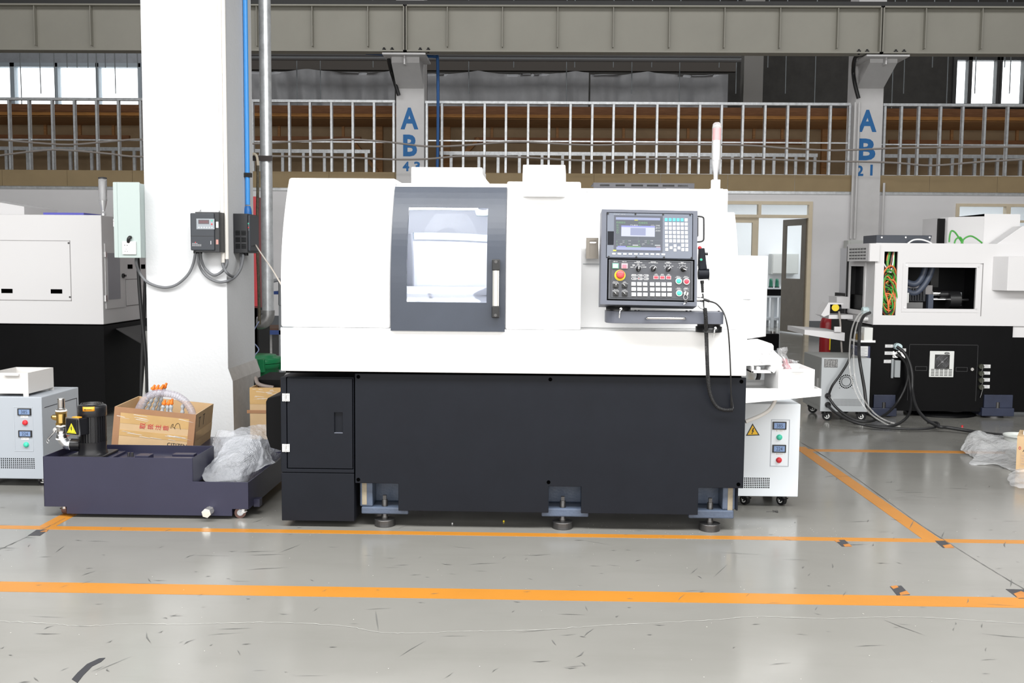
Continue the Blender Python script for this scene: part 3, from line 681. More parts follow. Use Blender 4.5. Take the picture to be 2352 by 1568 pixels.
c=at(1073,652,5.2); MB().cyl((X_(973,653,5.2),5.2,Z_(973,660,5.2)),(X_(973,653,5.2),5.2,Z_(973,648,5.2)),.006).build('valve',BRASS,L_)
hs=[at(1117,600,5.15),at(1112,585,5.15),at(1108,575,5.15),at(1106,569,5.15)]
MB().tube(hs,.008).build('coolant_hose',mat('pale_grey_hose',(.5,.55,.6),.4),L_); MB().cyl(hs[-1],at(1103,562,5.15),.008,.004).build('hose_nozzle',RED,L_)
MB().tube([at(1117,482,4.98),at(1110,490,4.98),at(1098,493,4.98),at(1082,492,4.98)],.006).build('lamp_cable',MATS['blue_grey_window_frame'],L_)
q=Q(936,474,1088,487,4.94)
MB().box(q[0],q[1],4.935,4.965,q[2],q[3]).build('work_lamp',mat('led_strip',(1,1,1),.5,emit=(.93,.97,1),es=9),L_)
# things on top
q=Q(944.5,384,1108,426,5.45)
MB().box(q[0],q[1],5.45,5.85,dzb_+.02,q[3]).build('extractor_box',WHITE,L_,bevel=.004)
x2=X_(1124,412,5.5); MB().prism([(q[1],q[3]-.035),(x2-.01,q[3]-.07),(x2,q[3]-.08),(x2,dzb_+.02),(q[1],dzb_+.02)],'y',5.48,5.8).build('extractor_side',WHITE,L_)
q=Q(1363,420,1595,431,5.35); zr=Z_(1500,433,5.12)
hl=[]
for a,b in ((1378,1400),(1414,1435),(1450,1477),(1486,1512),(1522,1549),(1557,1580)): hl.append((X_(a,425,5.35),X_(b,425,5.35),q[2]+.006,q[2]+.016))
MB().plate(q[0],q[1],zr-.002,q[3],5.35,5.36,hl).box(q[0],q[1],5.36,5.6,q[3]-.004,q[3]).build('vent_rack',mat('dark_rack_paint',(.06,.06,.068),.45),L_)
# signal tower
c=at(1644,400,5.2); xt=c.x; zt_=[Z_(1644,p,5.2) for p in (433,424,404,385,360,290,281)]
tw=MB().box(xt-.021,xt+.021,5.18,5.22,zr-.002,zt_[2]-.02).box(xt-.034,xt+.034,5.17,5.23,zr-.002,zr+.006).build('tower_bracket',WHITE,L_,bevel=.002)
MB().lathe((xt,5.2,zt_[2]-.02),(0,0,1),[(.011,0),(.011,.02),(.013,.035),(.022,.085),(.023,.10)],n=20).build('tower_neck',mat('silver_plastic',(.66,.66,.67),.25,.5),tw)
MB().lathe((xt,5.2,zt_[2]+.08),(0,0,1),[(.0235,0),(.0235,zt_[6]-zt_[2]-.105),(.021,zt_[6]-zt_[2]-.088),(.012,zt_[6]-zt_[2]-.08)],n=24).build('tower_lens',mat('clear_lens',(.9,.9,.9),.08,trans=.75,ior=1.3),tw)
MB().lathe((xt,5.2,zt_[3]),(0,0,1),[(.014,0),(.014,zt_[5]-zt_[3]-.05)],n=12).build('tower_core',PWHITE,tw)
MB().lathe((xt,5.2,zt_[5]-.07),(0,0,1),[(.017,0),(.017,.06)],n=16).build('tower_led',mat('red_led_ring',(.75,.16,.18),.4),tw)
# side bits at the right end
q=at(1718,777,5.25); z0s=q.z; xA=q.x; p2=at(1757,771,5.42); zt2=Z_(1725,587,5.3)
MB().prism([(X_(1680,700,5.2),5.2),(xA,5.22),(p2.x,5.40),(p2.x,5.95),(X_(1680,700,5.2),5.95)],'z',z0s,zt2).build('side_panel',WHITE,L_,bevel=.003)
zse=Z_(1725,686,5.3); MB().box(X_(1694,686,5.2),xA,5.212,5.3,zse-.0012,zse+.0012).build('seam',GREY,L_)
# lock plate beside the console
q=Q(1346,546,1374,594,4.905)
lp=MB().plate(q[0],q[1],q[2],q[3],4.893,4.912,[(q[0]+.016,q[1]-.009,q[2]+.012,q[3]-.014)]).build('latch_plate',mat('bronze_metal',(.22,.20,.175),.35,.8),L_)
MB().box(q[0]+.016,q[1]-.009,4.905,4.914,q[2]+.012,q[3]-.014).build('latch_paddle',mat('bronze_metal',(.22,.20,.175),.35,.8),lp)
MB().box(q[0]+.018,q[1]-.011,4.895,4.905,q[3]-.026,q[3]-.020).build('latch_pin',CHROME,lp)
q=Q(1338,437,1352,445,5.118); si=MB().box(q[0],q[1],5.116,5.12,q[2],q[3]).build('rating_label',PWHITE,L_)
m=MB(); addtext(m,'n @',T((q[0]+q[1])/2,5.116,(q[2]+q[3])/2)@UP,.012,.024,.0006); m.build('lettering',DINK,L_)
# paper on top
P=[at(1530,430,5.16),at(1556,426,5.3),at(1597,425,5.3),at(1582,432,5.16)]
z=zr; m=MB(); m.prism([(p.x,p.y) for p in P],'z',zr+.002,zr+.0035); tag(m.build('paper_sheet',PWHITE),'white sheet of paper lying on top of the lathe by the signal tower','paper')
# chip chute and bar tray on the right end
ch=thing('chip_conveyor','white chip conveyor head with a round bolted cover, right end of the lathe','conveyor',(X_(1740,820,5.1),5.1,.74))
YCn=5.05
def w_(px,py): p=at(px,py,YCn); return (p.x,p.z)
MB().prism([w_(*p) for p in ((1700,787),(1762,785.5),(1765,788),(1773,789),(1777,794),(1777,804),(1796,822),(1796,839),(1775,840),(1768,838),(1700,841))],'y',YCn,YCn+.22).build('housing',WHITE,ch,bevel=.002)
c=at(1760.5,820,YCn); MB().cyl((c.x,YCn-.006,c.z),(c.x,YCn,c.z),.0365,n=32).build('round_cover',WHITE,ch,bevel=.001)
for px,py in ((1751.5,811.5),(1768.5,811.5),(1751,828),(1768,828.5),(1773.5,805),(1775.5,828)):
    c=at(px,py,YCn-.008); MB().cyl((c.x,YCn-.012,c.z),(c.x,YCn,c.z),.0042,n=10).build('cap_screw',STEEL,ch)
br=[w_(*p) for p in ((1722,839),(1724,855),(1776,850),(1779,848),(1772,838))]
q0=[w_(*p) for p in ((1729,841),(1729,850),(1767,848),(1767,841))]
m=MB(); m.box(q0[0][0]-.012,q0[0][0],YCn-.03,YCn+.1,br[1][1],br[0][1]).box(q0[0][0]-.012,br[2][0],YCn-.03,YCn+.1,br[1][1],br[1][1]+.011).box(q0[2][0],br[2][0],YCn-.03,YCn+.1,br[1][1],q0[2][1]+.012)
m.box(q0[0][0]+.02,q0[0][0]+.035,YCn-.02,YCn+.05,br[1][1],br[0][1]-.006)
m.build('lower_bracket',WHITE,ch,bevel=.002)
p=w_(1773,847); mm=MB(T(p[0],YCn-.03,p[1])@Matrix.Rotation(.55,4,'Y')); mm.box(-.012,.012,-.01,.06,-.014,.014); mm.build('bracket_tab',WHITE,ch,bevel=.002)
tr=thing('catch_tray','long white sheet-metal tray jutting from the right end of the lathe','tray',(X_(1800,900,5.1),5.1,.6))
YT=4.93
zt0=Z_(1790,892,YT); xr_=X_(1886.5,900,YT+.0); xl_=X_(1712,900,YT)
zl_=Z_(1716,926,YT); zr_=Z_(1886,909,YT)
m=MB(); m.prism([(xl_,zt0),(xr_,zt0),(xr_,zr_),(xl_,zl_)],'y',YT,YT+.004)
m.prism([(xl_,zt0),(xr_,zt0),(xr_,zr_),(xl_,zl_)],'y',YT+.36,YT+.364).box(xr_-.004,xr_-.0002,YT+.0041,YT+.3599,zr_+.001,zt0)
m.add([(xl_,YT+.004,zl_),(xr_,YT+.004,zr_),(xr_,YT+.36,zr_),(xl_,YT+.36,zl_)],[(0,1,2,3)]).box(xl_,xr_-.004,YT+.004,YT+.36,zt0-.03,zt0-.027)
m.box(X_(1712,890,5.27),X_(1748,880,5.27),5.26,5.27,zt0-.03,Z_(1720,877,5.27))
m.build('tray_body',WHITE,tr)
# parts bin on the tray
b0,b1=X_(1787.5,880,YT+.03),X_(1870.5,880,YT+.03); bt=Z_(1830,848,YT+.03); bb=zt0-.027
bn=thing('parts_bin','white open parts bin holding a plastic bag, on the tray at the lathe','bin',((b0+b1)/2,YT+.15,bb))
ya,yb=YT+.03,YT+.33
m=MB(); m.tray(b0,b1,ya,yb,bb,bt,.003)
m.build('body',WHITE,bn); q=Q(1817,847,1847,854,ya); MB().prism([(ya,q[3]),(ya-.014,q[3]-.004),(ya-.014,q[2]+.002),(ya,q[2])],'x',q[0],q[1]).build('handle_lip',WHITE,bn,bevel=.001)
FILM=mat('clear_crinkled_film',(.9,.9,.92),.12,alpha=.30,spec=1.0,bump=.9,bs=60)
def crumple(pts,Y,seed,name,m_,par=None,dy=.05,n=16,amp=.02):
    "crumpled sheet lofted through left and right outline points on planes Y"
    def f(u,v):
        k=v*(len(pts)-1); i=min(int(k),len(pts)-2); t=k-i
        a=V(*pts[i][0]).lerp(V(*pts[i+1][0]),t); b=V(*pts[i][1]).lerp(V(*pts[i+1][1]),t); p=a.lerp(b,u)
        q=at(p.x,p.y,Y+dy*math.sin(u*PI)*-1)
        d=V(noise.noise((u*4+seed,v*5,0)),noise.noise((u*4,v*5+seed,3)),noise.noise((u*5,v*4,seed)))*amp+V(noise.noise((u*13+seed,v*15,0)),noise.noise((u*13,v*15+seed,3)),noise.noise((u*14,v*13,seed)))*amp*.5
        return q+d*min(1,.25+v*(1-v)*4)
    return MB().grid(f,n,n,sm=False).build(name,m_,par)
bag=thing('plastic_bag','crumpled clear plastic bag with red contents sticking out of the white bin','plastic bag',(X_(1800,830,5.15),5.12,bb+.01))
crumple([((1784,800),(1808,796)),((1786,812),(1808,812)),((1790,822),(1811,830)),((1797,840),(1818,846)),((1800,870),(1830,870))],5.12,3,'film',FILM,bag,amp=.012)
crumple([((1797,822),(1808,824)),((1798,832),(1812,836)),((1799,844),(1817,846)),((1800,880),(1830,880))],5.135,8,'red_contents',mat('red_foil',(.55,.08,.12),.35,alpha=.85),bag,amp=.010)
crumple([((1808,823),(1820,827)),((1812,832),(1833,829)),((1815,850),(1836,842)),((1815,870),(1836,870))],5.16,5,'film',FILM,bag,amp=.012)
hose=thing('drain_hose','thick milky hose drooping below the white tray to the cabinet behind','hose',(X_(1750,940,5.1),5.1,.5))
MB().tube([at(1782,912,5.15),at(1778,925,5.15),at(1766,942,5.15),at(1745,955,5.12),at(1712,968,5.1)],.010,n=10).build('tube',mat('milky_hose',(.75,.73,.70),.3),hose)
tag(MB().tube([at(1742,850,5.5),at(1743,862,5.5),at(1739,874,5.5),at(1730,886,5.5),at(1722,900,5.5)],.012).build('corrugated_hose',RUBBER),'black corrugated hose curving down behind the conveyor bracket','hose')
for a in (0,1): tag(MB().tube([at(1795+10*a,912,5.75),at(1806+10*a,922,5.75),at(1815+9*a,935,5.75),at(1822+8*a,960,5.75),at(1826+8*a,990,5.9)],.011).build('power_lead',RUBBER),('left','right')[a]+' of two black leads running down behind the white tray','cable','leads behind the white tray')
# ================================================================= OPERATOR CONSOLE
YP=4.66
pc=at(1491.5,591,YP)
PM=Matrix.Translation(pc)@Matrix.Rotation(.011,4,'Y')@Matrix.Rotation(-math.radians(9),4,'X')
PI_=PM.inverted()
nrm=(PM.to_3x3()@V(0,-1,0))
def pp(px,py,h=0.0):
    "photo pixel -> (u,v) on the console face raised by h"
    d=ray(px,py); p0=pc+nrm*h; t=(p0-CP).dot(nrm)/d.dot(nrm); l=PI_@(CP+d*t); return l.x,l.z
def PQ(a,b,c,d,h=0.0):
    m=(b+d)/2;n=(a+c)/2
    return pp(a,m,h)[0],pp(c,m,h)[0],pp(n,d,h)[1],pp(n,b,h)[1]
cs=thing('control_console','charcoal operator console with lit screen, keys and knobs on the lathe','control console',pc)
def PB(): return MB(PM)
u0,u1,v0,v1=PQ(1380.5,482,1601.5,701)
ua,ub,va_,vb_=PQ(1394,490.5,1590,592.5); uc,ud,vc,vd=PQ(1396,596,1593.5,690)
PB().plate(u0,u1,v0,v1,0,.016,[(ua-.003,ub+.003,va_-.003,vb_+.003),(uc-.003,ud+.003,vc-.003,vd+.003)]).box(u0,u1,.014,.115,v0,v1).build('housing',CONS,cs,bevel=.003)
SCRB=mat('screen_bezel_film',(.12,.135,.17),.16,var=.05,vs=8)
PB().box(ua,ub,-.002,.012,va_,vb_).build('screen_bezel',SCRB,cs,bevel=.0015)
PB().plate(uc-.003,ud+.003,vc-.003,vd+.003,.004,.013,[(uc+.002,ud-.002,vc+.002,vd-.002)]).build('gasket',DARK,cs)
LOWP=mat('lower_panel_film',(.050,.053,.062),.3,var=.1,vs=10)
PB().box(uc+.003,ud-.003,0.001,.012,vc+.003,vd-.003).build('switch_panel',LOWP,cs,bevel=.0015)
m=PB(); a=PQ(1403,600,1587,685,.002)
for (x0,x1,z0,z1) in ((a[0],a[1],a[3]-.001,a[3]),(a[0],a[1],a[2],a[2]+.001),(a[0],a[0]+.001,a[2],a[3]),(a[1]-.001,a[1],a[2],a[3])): m.box(x0,x1,.0005,.0012,z0,z1)
m.build('border_line',DARK,cs)
for px,py in ((1396.5,490.5),(1459.5,491.5),(1523,492.5),(1585,493.5),(1398,589.5),(1461.5,590.3),(1525,591),(1588.5,592)):
    u,v=pp(px,py,.002); PB().cyl((u,-.0055,v),(u,-.002,v),.0042,n=12).build('bezel_screw',BLACK,cs)
a=PQ(1395.5,531,1409.5,562,.002); PB().box(a[0],a[1],-.004,-.001,a[2],a[3]).build('port_cover',CHAR,cs,bevel=.001)
# lit screen
s0,s1,t0,t1=PQ(1414.3,499.2,1517.5,574.5,.002)
a=PQ(1410,495,1522,579,.002); PB().box(a[0],a[1],-.0026,-.0018,a[2],a[3]).build('screen_frame',mat('screen_frame_grey',(.06,.065,.085),.2),cs)
def lit(n,c,e): return mat(n,(.02,.02,.02),.25,emit=c,es=e)
scr=PB().box(s0,s1,-.0036,-.0024,t0,t1).build('screen',lit('lcd_background',(.10,.12,.155),1),cs)
def sq(pxa,pya,pxb,pyb,m_,k=1): 
    x0,x1,z0,z1=PQ(pxa,pya,pxb,pyb,.003); return PB().box(x0,x1,-.0036-.0002*k,-.0036,z0,z1).build('screen_field',m_,scr)
SB=lit('lcd_lavender',(.42,.47,.72),1); SW=lit('lcd_white',(.72,.76,.95),1); SG=lit('lcd_green',(.20,.42,.16),1); SY=lit('lcd_yellow',(.62,.62,.10),1); SBL=lit('lcd_blue',(.34,.36,.85),1); SGR=lit('lcd_grey_blue',(.36,.40,.62),1); SP=lit('lcd_pink',(.55,.38,.44),1); STX=lit('lcd_text',(.75,.78,.80),1)
sq(1414.4,499.5,1516.3,505.2,SB); sq(1457.2,504.2,1465,506.6,SY,2); sq(1415.5,567.5,1517.3,574.3,SB); sq(1418.5,564.8,1437,567.4,SBL); sq(1440,565.2,1471.5,567.8,SG); sq(1507,566.2,1516.8,569.2,SP)
sq(1427,518.3,1504,543,SW); sq(1427,518.3,1504,521.8,SBL,2); sq(1448,523.5,1483,540.5,SGR,2); sq(1453,562,1465.7,564,STX); sq(1504,562.3,1516.5,564.3,STX)
def stext(mb,s,px,py,h,w=None,lift=.0006,base=.0036):
    "text whose left/top..bottom box is centred at a pixel; h,w in photo pixels"
    u,v=pp(px,py,base); k=YP/FPX
    addtext(mb,s,T(u,-base-lift,v)@UP,h*k,(w*k if w else None),0)
m=PB()
for s,px,py,h,w in (('73.803',1456,517.3,3.6,17),('171.598',1505.5,518,3.6,19.5),('.897',1510.5,523.6,3.8,12),('.000',1510.5,529.6,3.8,12),('1.0',1432,552.8,2,4),('100',1446,552.8,2,6),('1.0',1483,552.8,2,4),('100',1497,552.8,2,6),('1000',1426.5,559.6,2,6),('100',1446,560,2,5),('1000',1477.5,560,2,6),('100',1497.5,560,2,5),('0',1425,562.7,2,1.5),('0',1476,562.7,2,1.5),('0.0',1432,556.3,2,4),('0.0',1483,556.3,2,4)): stext(m,s,px,py,h,w)
stext(m,'SYNTEC  220TB',1422.7,492,2.2,26,.0004,.002)
m.build('screen_text',STX,scr)
m=PB()
for s,px,py,h,w in (('机械座标',1426,510.7,5,21),('机械座标',1477,511.7,5,21),('X1',1418.2,517.2,4,5.5),('X2',1470,517.8,3,5.5),('Y1',1418.4,522.8,4,5.5),('Z1',1418.4,528.4,4,5.5),('C1',1418.6,533.8,4,5.5),('F',1417,554.5,3.5,2.4),('F',1468,554.5,3.5,2.4),('S',1417.3,561.3,3.5,2.6),('S',1468.6,561.6,3.5,2.6)): stext(m,s,px,py,h,w)
for px in (1438,1489): 
    for py in (553,556.5,560): stext(m,'mm/m' if py<558 else 'rpm',px,py,1.4,5)
m.build('screen_text',lit('lcd_green_text',(.24,.50,.24),1),scr)
m=PB(); a=PQ(1465.6,543.5,1466.1,561,.003); m.box(a[0],a[1],-.0038,-.0036,a[2],a[3]); a=PQ(1416,551,1516.5,551.4,.003); m.box(a[0],a[1],-.0038,-.0036,a[2],a[3]); m.build('screen_rule',lit('lcd_rule',(.2,.23,.28),1),scr)
a=PQ(1408,573.5,1415.5,576.5,.002); PB().box(a[0],a[1],-.003,-.002,a[2],a[3]).build('status_label',mat('lime_label',(.45,.50,.06),.5),cs)
# keys
KEYW=mat('white_key',(.70,.71,.73),.35); KEYC=mat('cyan_key',(.08,.48,.60),.35)
keys=[]
for r in range(8):
    for c in range(6):
        keys.append([1530+c*9.2+r*.2,504.3+r*9.75+c*.12,6.6,7.2,KEYC if (r==0 and c<5) else KEYW])
keys=[k for i,k in enumerate(keys) if not (i//6>=6 and i%6 in (1,2,3))]
for px,py in ((1541.2,568.8),(1550.4,564.3),(1550.4,574),(1559.5,569.2)): keys.append([px,py,6.4,6.8,KEYW])
for i in range(10): keys.append([1410+i*12.62,582.6+i*.14,8,3.6,KEYW])
cap='XYZABCNGMTSFHJKIRPDQEUVW789456123-0./'
m=PB(); n=0
for px,py,w,h,mt in keys:
    x0,x1,z0,z1=PQ(px-w/2,py-h/2,px+w/2,py+h/2,.003)
    PB().box(x0,x1,-.0038,-.0015,z0,z1).build('key',mt,cs,bevel=.0006,seg=1)
    if mt is KEYW and h>5 and n<len(cap): stext(m,cap[n],px-1.2,py-.8,2.1,None,.0003,.0038); n+=1
m.build('key_lettering',mat('grey_ink',(.25,.25,.27),.6),cs)
for r in range(3):
    for c in range(7):
        px=(1455.2+c*13.3) if c<3 else (1497.8+(c-3)*13.2); px+=r*.25; py=651.8+r*12+c*.12
        x0,x1,z0,z1=PQ(px-5.1,py-4.1,px+5.1,py+4.1,.004)
        PB().box(x0,x1,-.0055,.001,z0,z1).build('key',KEYW,cs,bevel=.001,seg=1)
# switches
def rect_button(px,py,frame,lens):
    x0,x1,z0,z1=PQ(px-7.2,py-6,px+7.2,py+6,.003); b=PB().box(x0,x1,-.006,.001,z0,z1).build('push_button',frame,cs,bevel=.001)
    x0,x1,z0,z1=PQ(px-5,py-3.9,px+5,py+4.1,.008); PB().box(x0,x1,-.008,-.005,z0,z1).build('button_lens',lens,b,bevel=.001)
rect_button(1413.7,610.5,mat('green_button_frame',(.18,.42,.30),.35),mat('lit_white_lens',(.85,.9,.88),.3,emit=(.8,1,.9),es=.5))
rect_button(1434.5,610.7,mat('pink_button_frame',(.50,.36,.38),.35),mat('pink_lens',(.75,.15,.20),.3))
u,v=pp(1424,632,.004)
es=PB().cyl((u,-.003,v),(u,.001,v),.0255,n=32).build('emergency_stop_plate',YEL,cs)
u2,v2=pp(1425,630,.02); PB().cyl((u,-.010,v),(u,-.003,v),.015,n=24).lathe((u2,-.011,v2),(0,-1,0),[(.017,0),(.0195,.003),(.0195,.013),(.016,.018),(.006,.0195)],n=28).build('emergency_stop_button',mat('stop_red',(.60,.07,.075),.35),es)
m=PB()
for i in range(9):
    a=math.radians(205+i*16.5); ch_='EMERGENCY'[i]; addtext(m,ch_,T(u+.0225*math.cos(a),-.0034,v+.0225*math.sin(a))@UP@Matrix.Rotation(a+PI/2,4,'Z'),.0035,None,0)
m.build('lettering',DINK,es)
def knob(px,py,r,ang):
    u,v=pp(px,py,.006); k=PB().lathe((u,0,v),(0,-1,0),[(r*1.15,0),(r*1.15,.004),(r,.006),(r*.9,.014),(0.001,.015)],n=20).build('rotary_knob',BLACK,cs)
    mm=MB(PM@T(u,0,v)@Matrix.Rotation(ang,4,'Y')); mm.prism([(-r*.42,-r*1.3),(r*.42,-r*1.3),(r*.3,r*1.35),(0,r*1.6),(-r*.3,r*1.35)],'y',-.022,-.004); mm.build('knob_grip',BLACK,k,bevel=.001)
    mm=MB(PM@T(u,0,v)@Matrix.Rotation(ang,4,'Y')); mm.box(-.0016,.0016,-.0226,-.0215,-r*.2,r*1.3); mm.build('pointer_line',INK,k)
    m=PB()
    for i in range(23):
        a=math.radians(20+i*140/22); b=a+math.radians(5.5); R=r*1.75
        m.add([(u+R*math.cos(a),.0003,v+R*math.sin(a)),(u+R*math.cos(b),.0003,v+R*math.sin(b)),(u+(R+.0009)*math.cos(b),.0003,v+(R+.0009)*math.sin(b)),(u+(R+.0009)*math.cos(a),.0003,v+(R+.0009)*math.sin(a))],[(0,1,2,3)])
    m.build('dial_arc',INK,k)
knob(1466.5,617.5,.0095,.03); knob(1501,617.5,.0095,.62); knob(1535.3,618,.0095,.75); knob(1569.5,618.5,.0095,1.95)
for px,py,a in ((1414.3,656.2,.05),(1434.8,656.5,-.7),(1414.5,674.8,-.7),(1435,675,-.7)):
    x0,x1,z0,z1=PQ(px-6.2,py-5,px+6.2,py+5,.004); k=PB().box(x0,x1,-.005,.001,z0,z1).build('selector_switch',BLACK,cs,bevel=.001)
    u,v=pp(px,py,.006); mm=MB(PM@T(u,0,v)@Matrix.Rotation(a,4,'Y')); mm.cyl((0,-.005,0),(0,-.009,0),.0085,n=16).box(-.0035,.0035,-.018,-.005,-.009,.009); mm.build('selector_grip',mat('selector_black',(.03,.03,.03),.35),k,bevel=.001)
    mm=MB(PM@T(u,0,v)@Matrix.Rotation(a,4,'Y')); mm.box(-.001,.001,-.0184,-.0175,.001,.009); mm.build('pointer_line',INK,k)
for px,py,lens in ((1559,645.3,GREEN),(1577,646.2,LENSR),(1560,673,GREEN)):
    u,v=pp(px,py,.005); b=PB().cyl((u,-.006,v),(u,.001,v),.0148,.0138,n=28).build('push_button',mat('silver_ring',(.62,.6,.58),.3,.7),cs)
    PB().lathe((u,-.005,v),(0,-1,0),[(.0113,0),(.0113,.004),(.009,.006),(.002,.0065)],n=24).build('button_lens',lens,b)
for i,px in enumerate((1506.8,1521.3,1535.6)):
    x0,x1,z0,z1=PQ(px-5.2,633.6+i*.2,px+5.2,640.2+i*.2,.002); d=PB().box(x0,x1,-.001,.001,z0,z1).build('digit_display',mat('red_digit_glass',(.55,.05,.07),.3,emit=(.9,.06,.09),es=.35),cs)
    m=PB(); a=(x0,x1,z0,z1)
    for q in ((x0-.001,x1+.001,z1,z1+.001),(x0-.001,x1+.001,z0-.001,z0),(x0-.001,x0,z0,z1),(x1,x1+.001,z0,z1)): m.box(q[0],q[1],-.0012,.001,q[2],q[3])
    m.build('display_frame',INK,d); m=PB(); stext(m,('0','11','11')[i],px,637+i*.2,4,None,.0003,.001); m.build('digit',mat('dark_red_ink',(.12,.01,.015),.5),d)
for r in range(2):
    for c in range(3):
        px=1456.3+c*13.9+r*.1; py=632.2+r*7.3+c*.15; x0,x1,z0,z1=PQ(px-6,py-2.5,px+6,py+2.5,.001)
        m=PB(); R=(z1-z0)/2
        pts=[];pin=[]
        for sgn,cx in ((1,x1-R),(-1,x0+R)):
            for i in range(9):
                a=(-PI/2+PI*i/8) if sgn>0 else (PI/2+PI*i/8)
                pts.append((cx+R*math.cos(a),(z0+z1)/2+R*math.sin(a))); pin.append((cx+R*.72*math.cos(a),(z0+z1)/2+R*.72*math.sin(a)))
        n=len(pts); m.add([(p[0],.0005,p[1]) for p in pts]+[(p[0],.0005,p[1]) for p in pin],[(i,(i+1)%n,n+(i+1)%n,n+i) for i in range(n)])
        stext(m,('电源','报警','加工完成','润滑','气压','门锁')[r*3+c],px+1,py,2,6,.0001,-.0005); m.build('indicator_outline',INK,cs)
        if (r,c) in ((0,0),(1,1)):
            u,v=pp(px-3.4,py-.7,.001); PB().cyl((u,-.001,v),(u,.001,v),.0018,n=10).build('indicator_light',LENSR if r else PWHITE,cs)
m=PB()
for s,px,py,h,w in (('系统 ON',1413.6,600.4,2,9),('系统 OFF',1434,600.6,2,10),('模式选择',1466,600.6,1.8,8),('MODE SELECTION',1466,602.8,1.7,18),('切削进给倍率',1500.5,601.4,1.9,12),('JOG FEED OVERRIDE',1500.5,603.6,1.7,21),('快速倍率',1534.4,602,1.8,8),('G00 OVERRIDE',1534.4,604.2,1.7,15),('轴选择',1566.8,602.6,1.8,6),('AXIS SELECTION',1566.8,604.6,1.7,17),('MDI',1455,608.2,1.8,5),('AUTO',1456,609.8,1.6,6),('EDIT',1452,613.3,2,7),('MPG',1466,606.5,2,5),('JOG',1477,608.8,1.8,7),('HOME',1480,613.2,1.8,9),('25',1526,611,1.6,3),('50',1531.5,608.4,1.6,3),('75',1537.5,608.6,1.6,3),('100',1544.5,611,1.6,4),('Y',1557,614,1.6,1.6),('Z',1561,609,1.6,1.6),('C',1567,608.3,1.6,1.6),('A',1574,609.3,1.6,1.6),('X',1578.3,614.2,1.6,1.6),('手动 START',1414,646.5,1.8,11),('HANDLE START',1414,648.8,1.5,14),('OFF  ON',1414.5,650.9,1.3,14),('显示',1434.7,647,1.8,5),('DISPLAY',1434.7,649,1.5,9),('OFF  ON',1435,651.2,1.3,14),('手动卡盘',1414.3,665.2,1.7,8),('MANUAL CHUCK',1414.3,667.2,1.5,15),('OFF  ON',1414.5,669.6,1.3,14),('门锁',1434.8,665.3,1.8,5),('DOOR LOCK',1434.8,667.4,1.5,12),('OFF  ON',1435,669.8,1.3,14),('循环启动',1557.7,634.8,1.8,7.5),('CYCLE START',1557.7,637,1.6,14),('循环停止',1575.6,635,1.8,7.5),('CYCLE STOP',1575.6,637.2,1.6,13),('循环启动',1558.5,661.5,1.8,7.5),('CYCLE START',1558.5,663.6,1.6,13),('程序保护',1576,661.5,1.8,7.5),('PROTECT',1576,663.5,1.6,12),('OFF  ON',1576,666.5,1.5,11),('刀具号',1506.6,629.4,1.7,6),('TOOL NO',1506.8,631.3,1.4,9),('刀补号',1521,629.5,1.7,6),('OFFSET',1521.3,631.4,1.4,9),('报警',1535.4,629.7,1.7,4),('ALARM',1535.6,631.6,1.4,8)): stext(m,s,px,py,h,w,.0003,-.0005)
m.build('panel_lettering',INK,cs)
# key switch with ring and keys
u,v=pp(1576,673.5,.004); ks=PB().cyl((u,-.004,v),(u,.001,v),.0105,n=24).build('key_switch',mat('silver_ring',(.62,.6,.58),.3,.7),cs)
mm=MB(PM@T(u,0,v)@Matrix.Rotation(.35,4,'Y')); mm.box(-.002,.002,-.024,-.004,-.012,.014); mm.build('switch_key',IRON,ks,bevel=.001)
rc=pp(1574.8,682.3,.02); MB(PM).tube([(rc[0]+.0095*math.cos(t),-.018,rc[1]+.0115*math.sin(t)) for t in [i*PI/6 for i in range(12)]],.0008,n=6,closed=True,sub=2).build('key_ring',CHROME,ks)
kk=[pp(*p,.015) for p in ((1573,686.5),(1580,688),(1577.5,696),(1574,695.5),(1571,692))]
PB().prism(kk,'y',-.016,-.013).build('spare_key',BLACK,ks); kk=[pp(*p,.015) for p in ((1573,694.5),(1575,696),(1570.5,699.5),(1569.5,697.5))]; PB().prism(kk,'y',-.0155,-.0135).build('spare_key_blade',STEEL,ks)
# bail handle on the right side
hp=[pp(*p,-.03) for p in ((1597,496.5),(1607,497),(1614.5,499),(1616.5,506),(1616.5,545),(1614.5,552.5),(1608,555),(1597,555.5))]
PB().tube([(p[0],.03,p[1]) for p in hp],.0042,sub=4).build('side_handle',BLACK,cs)
a=PQ(1601,500,1604,543,-.03); PB().box(u1-.002,u1+.008,.02,.05,a[2],a[3]).build('handle_plate',BLACK,cs)
# side connector and cable
c=pp(1612,687.5,-.05); PB().cyl((u1,.05,c[1]),(u1+.028,.05,c[1]),.0115,n=20).cyl((u1+.028,.05,c[1]),(u1+.036,.05,c[1]),.0135,n=12,sm=False).build('cable_connector',CHROME,cs)
e=PM@V(u1+.036,.05,c[1])
tag(MB().tube([e,e+V(.012,0,-.002),e+V(.03,0,-.008)],.0062,n=10).tube([e+V(.03,0,-.008),at(1646,698,YP+.03),at(1662,718,YP-.02),at(1670,745,YP-.03),at(1674,775,4.70),at(1677.5,840,4.71),at(1679,900,4.74),at(1679.5,936,4.765)],.0036,sub=8).build('console_cable',RUBBER),'black cable looping from the steel connector on the console down the lathe front','cable')
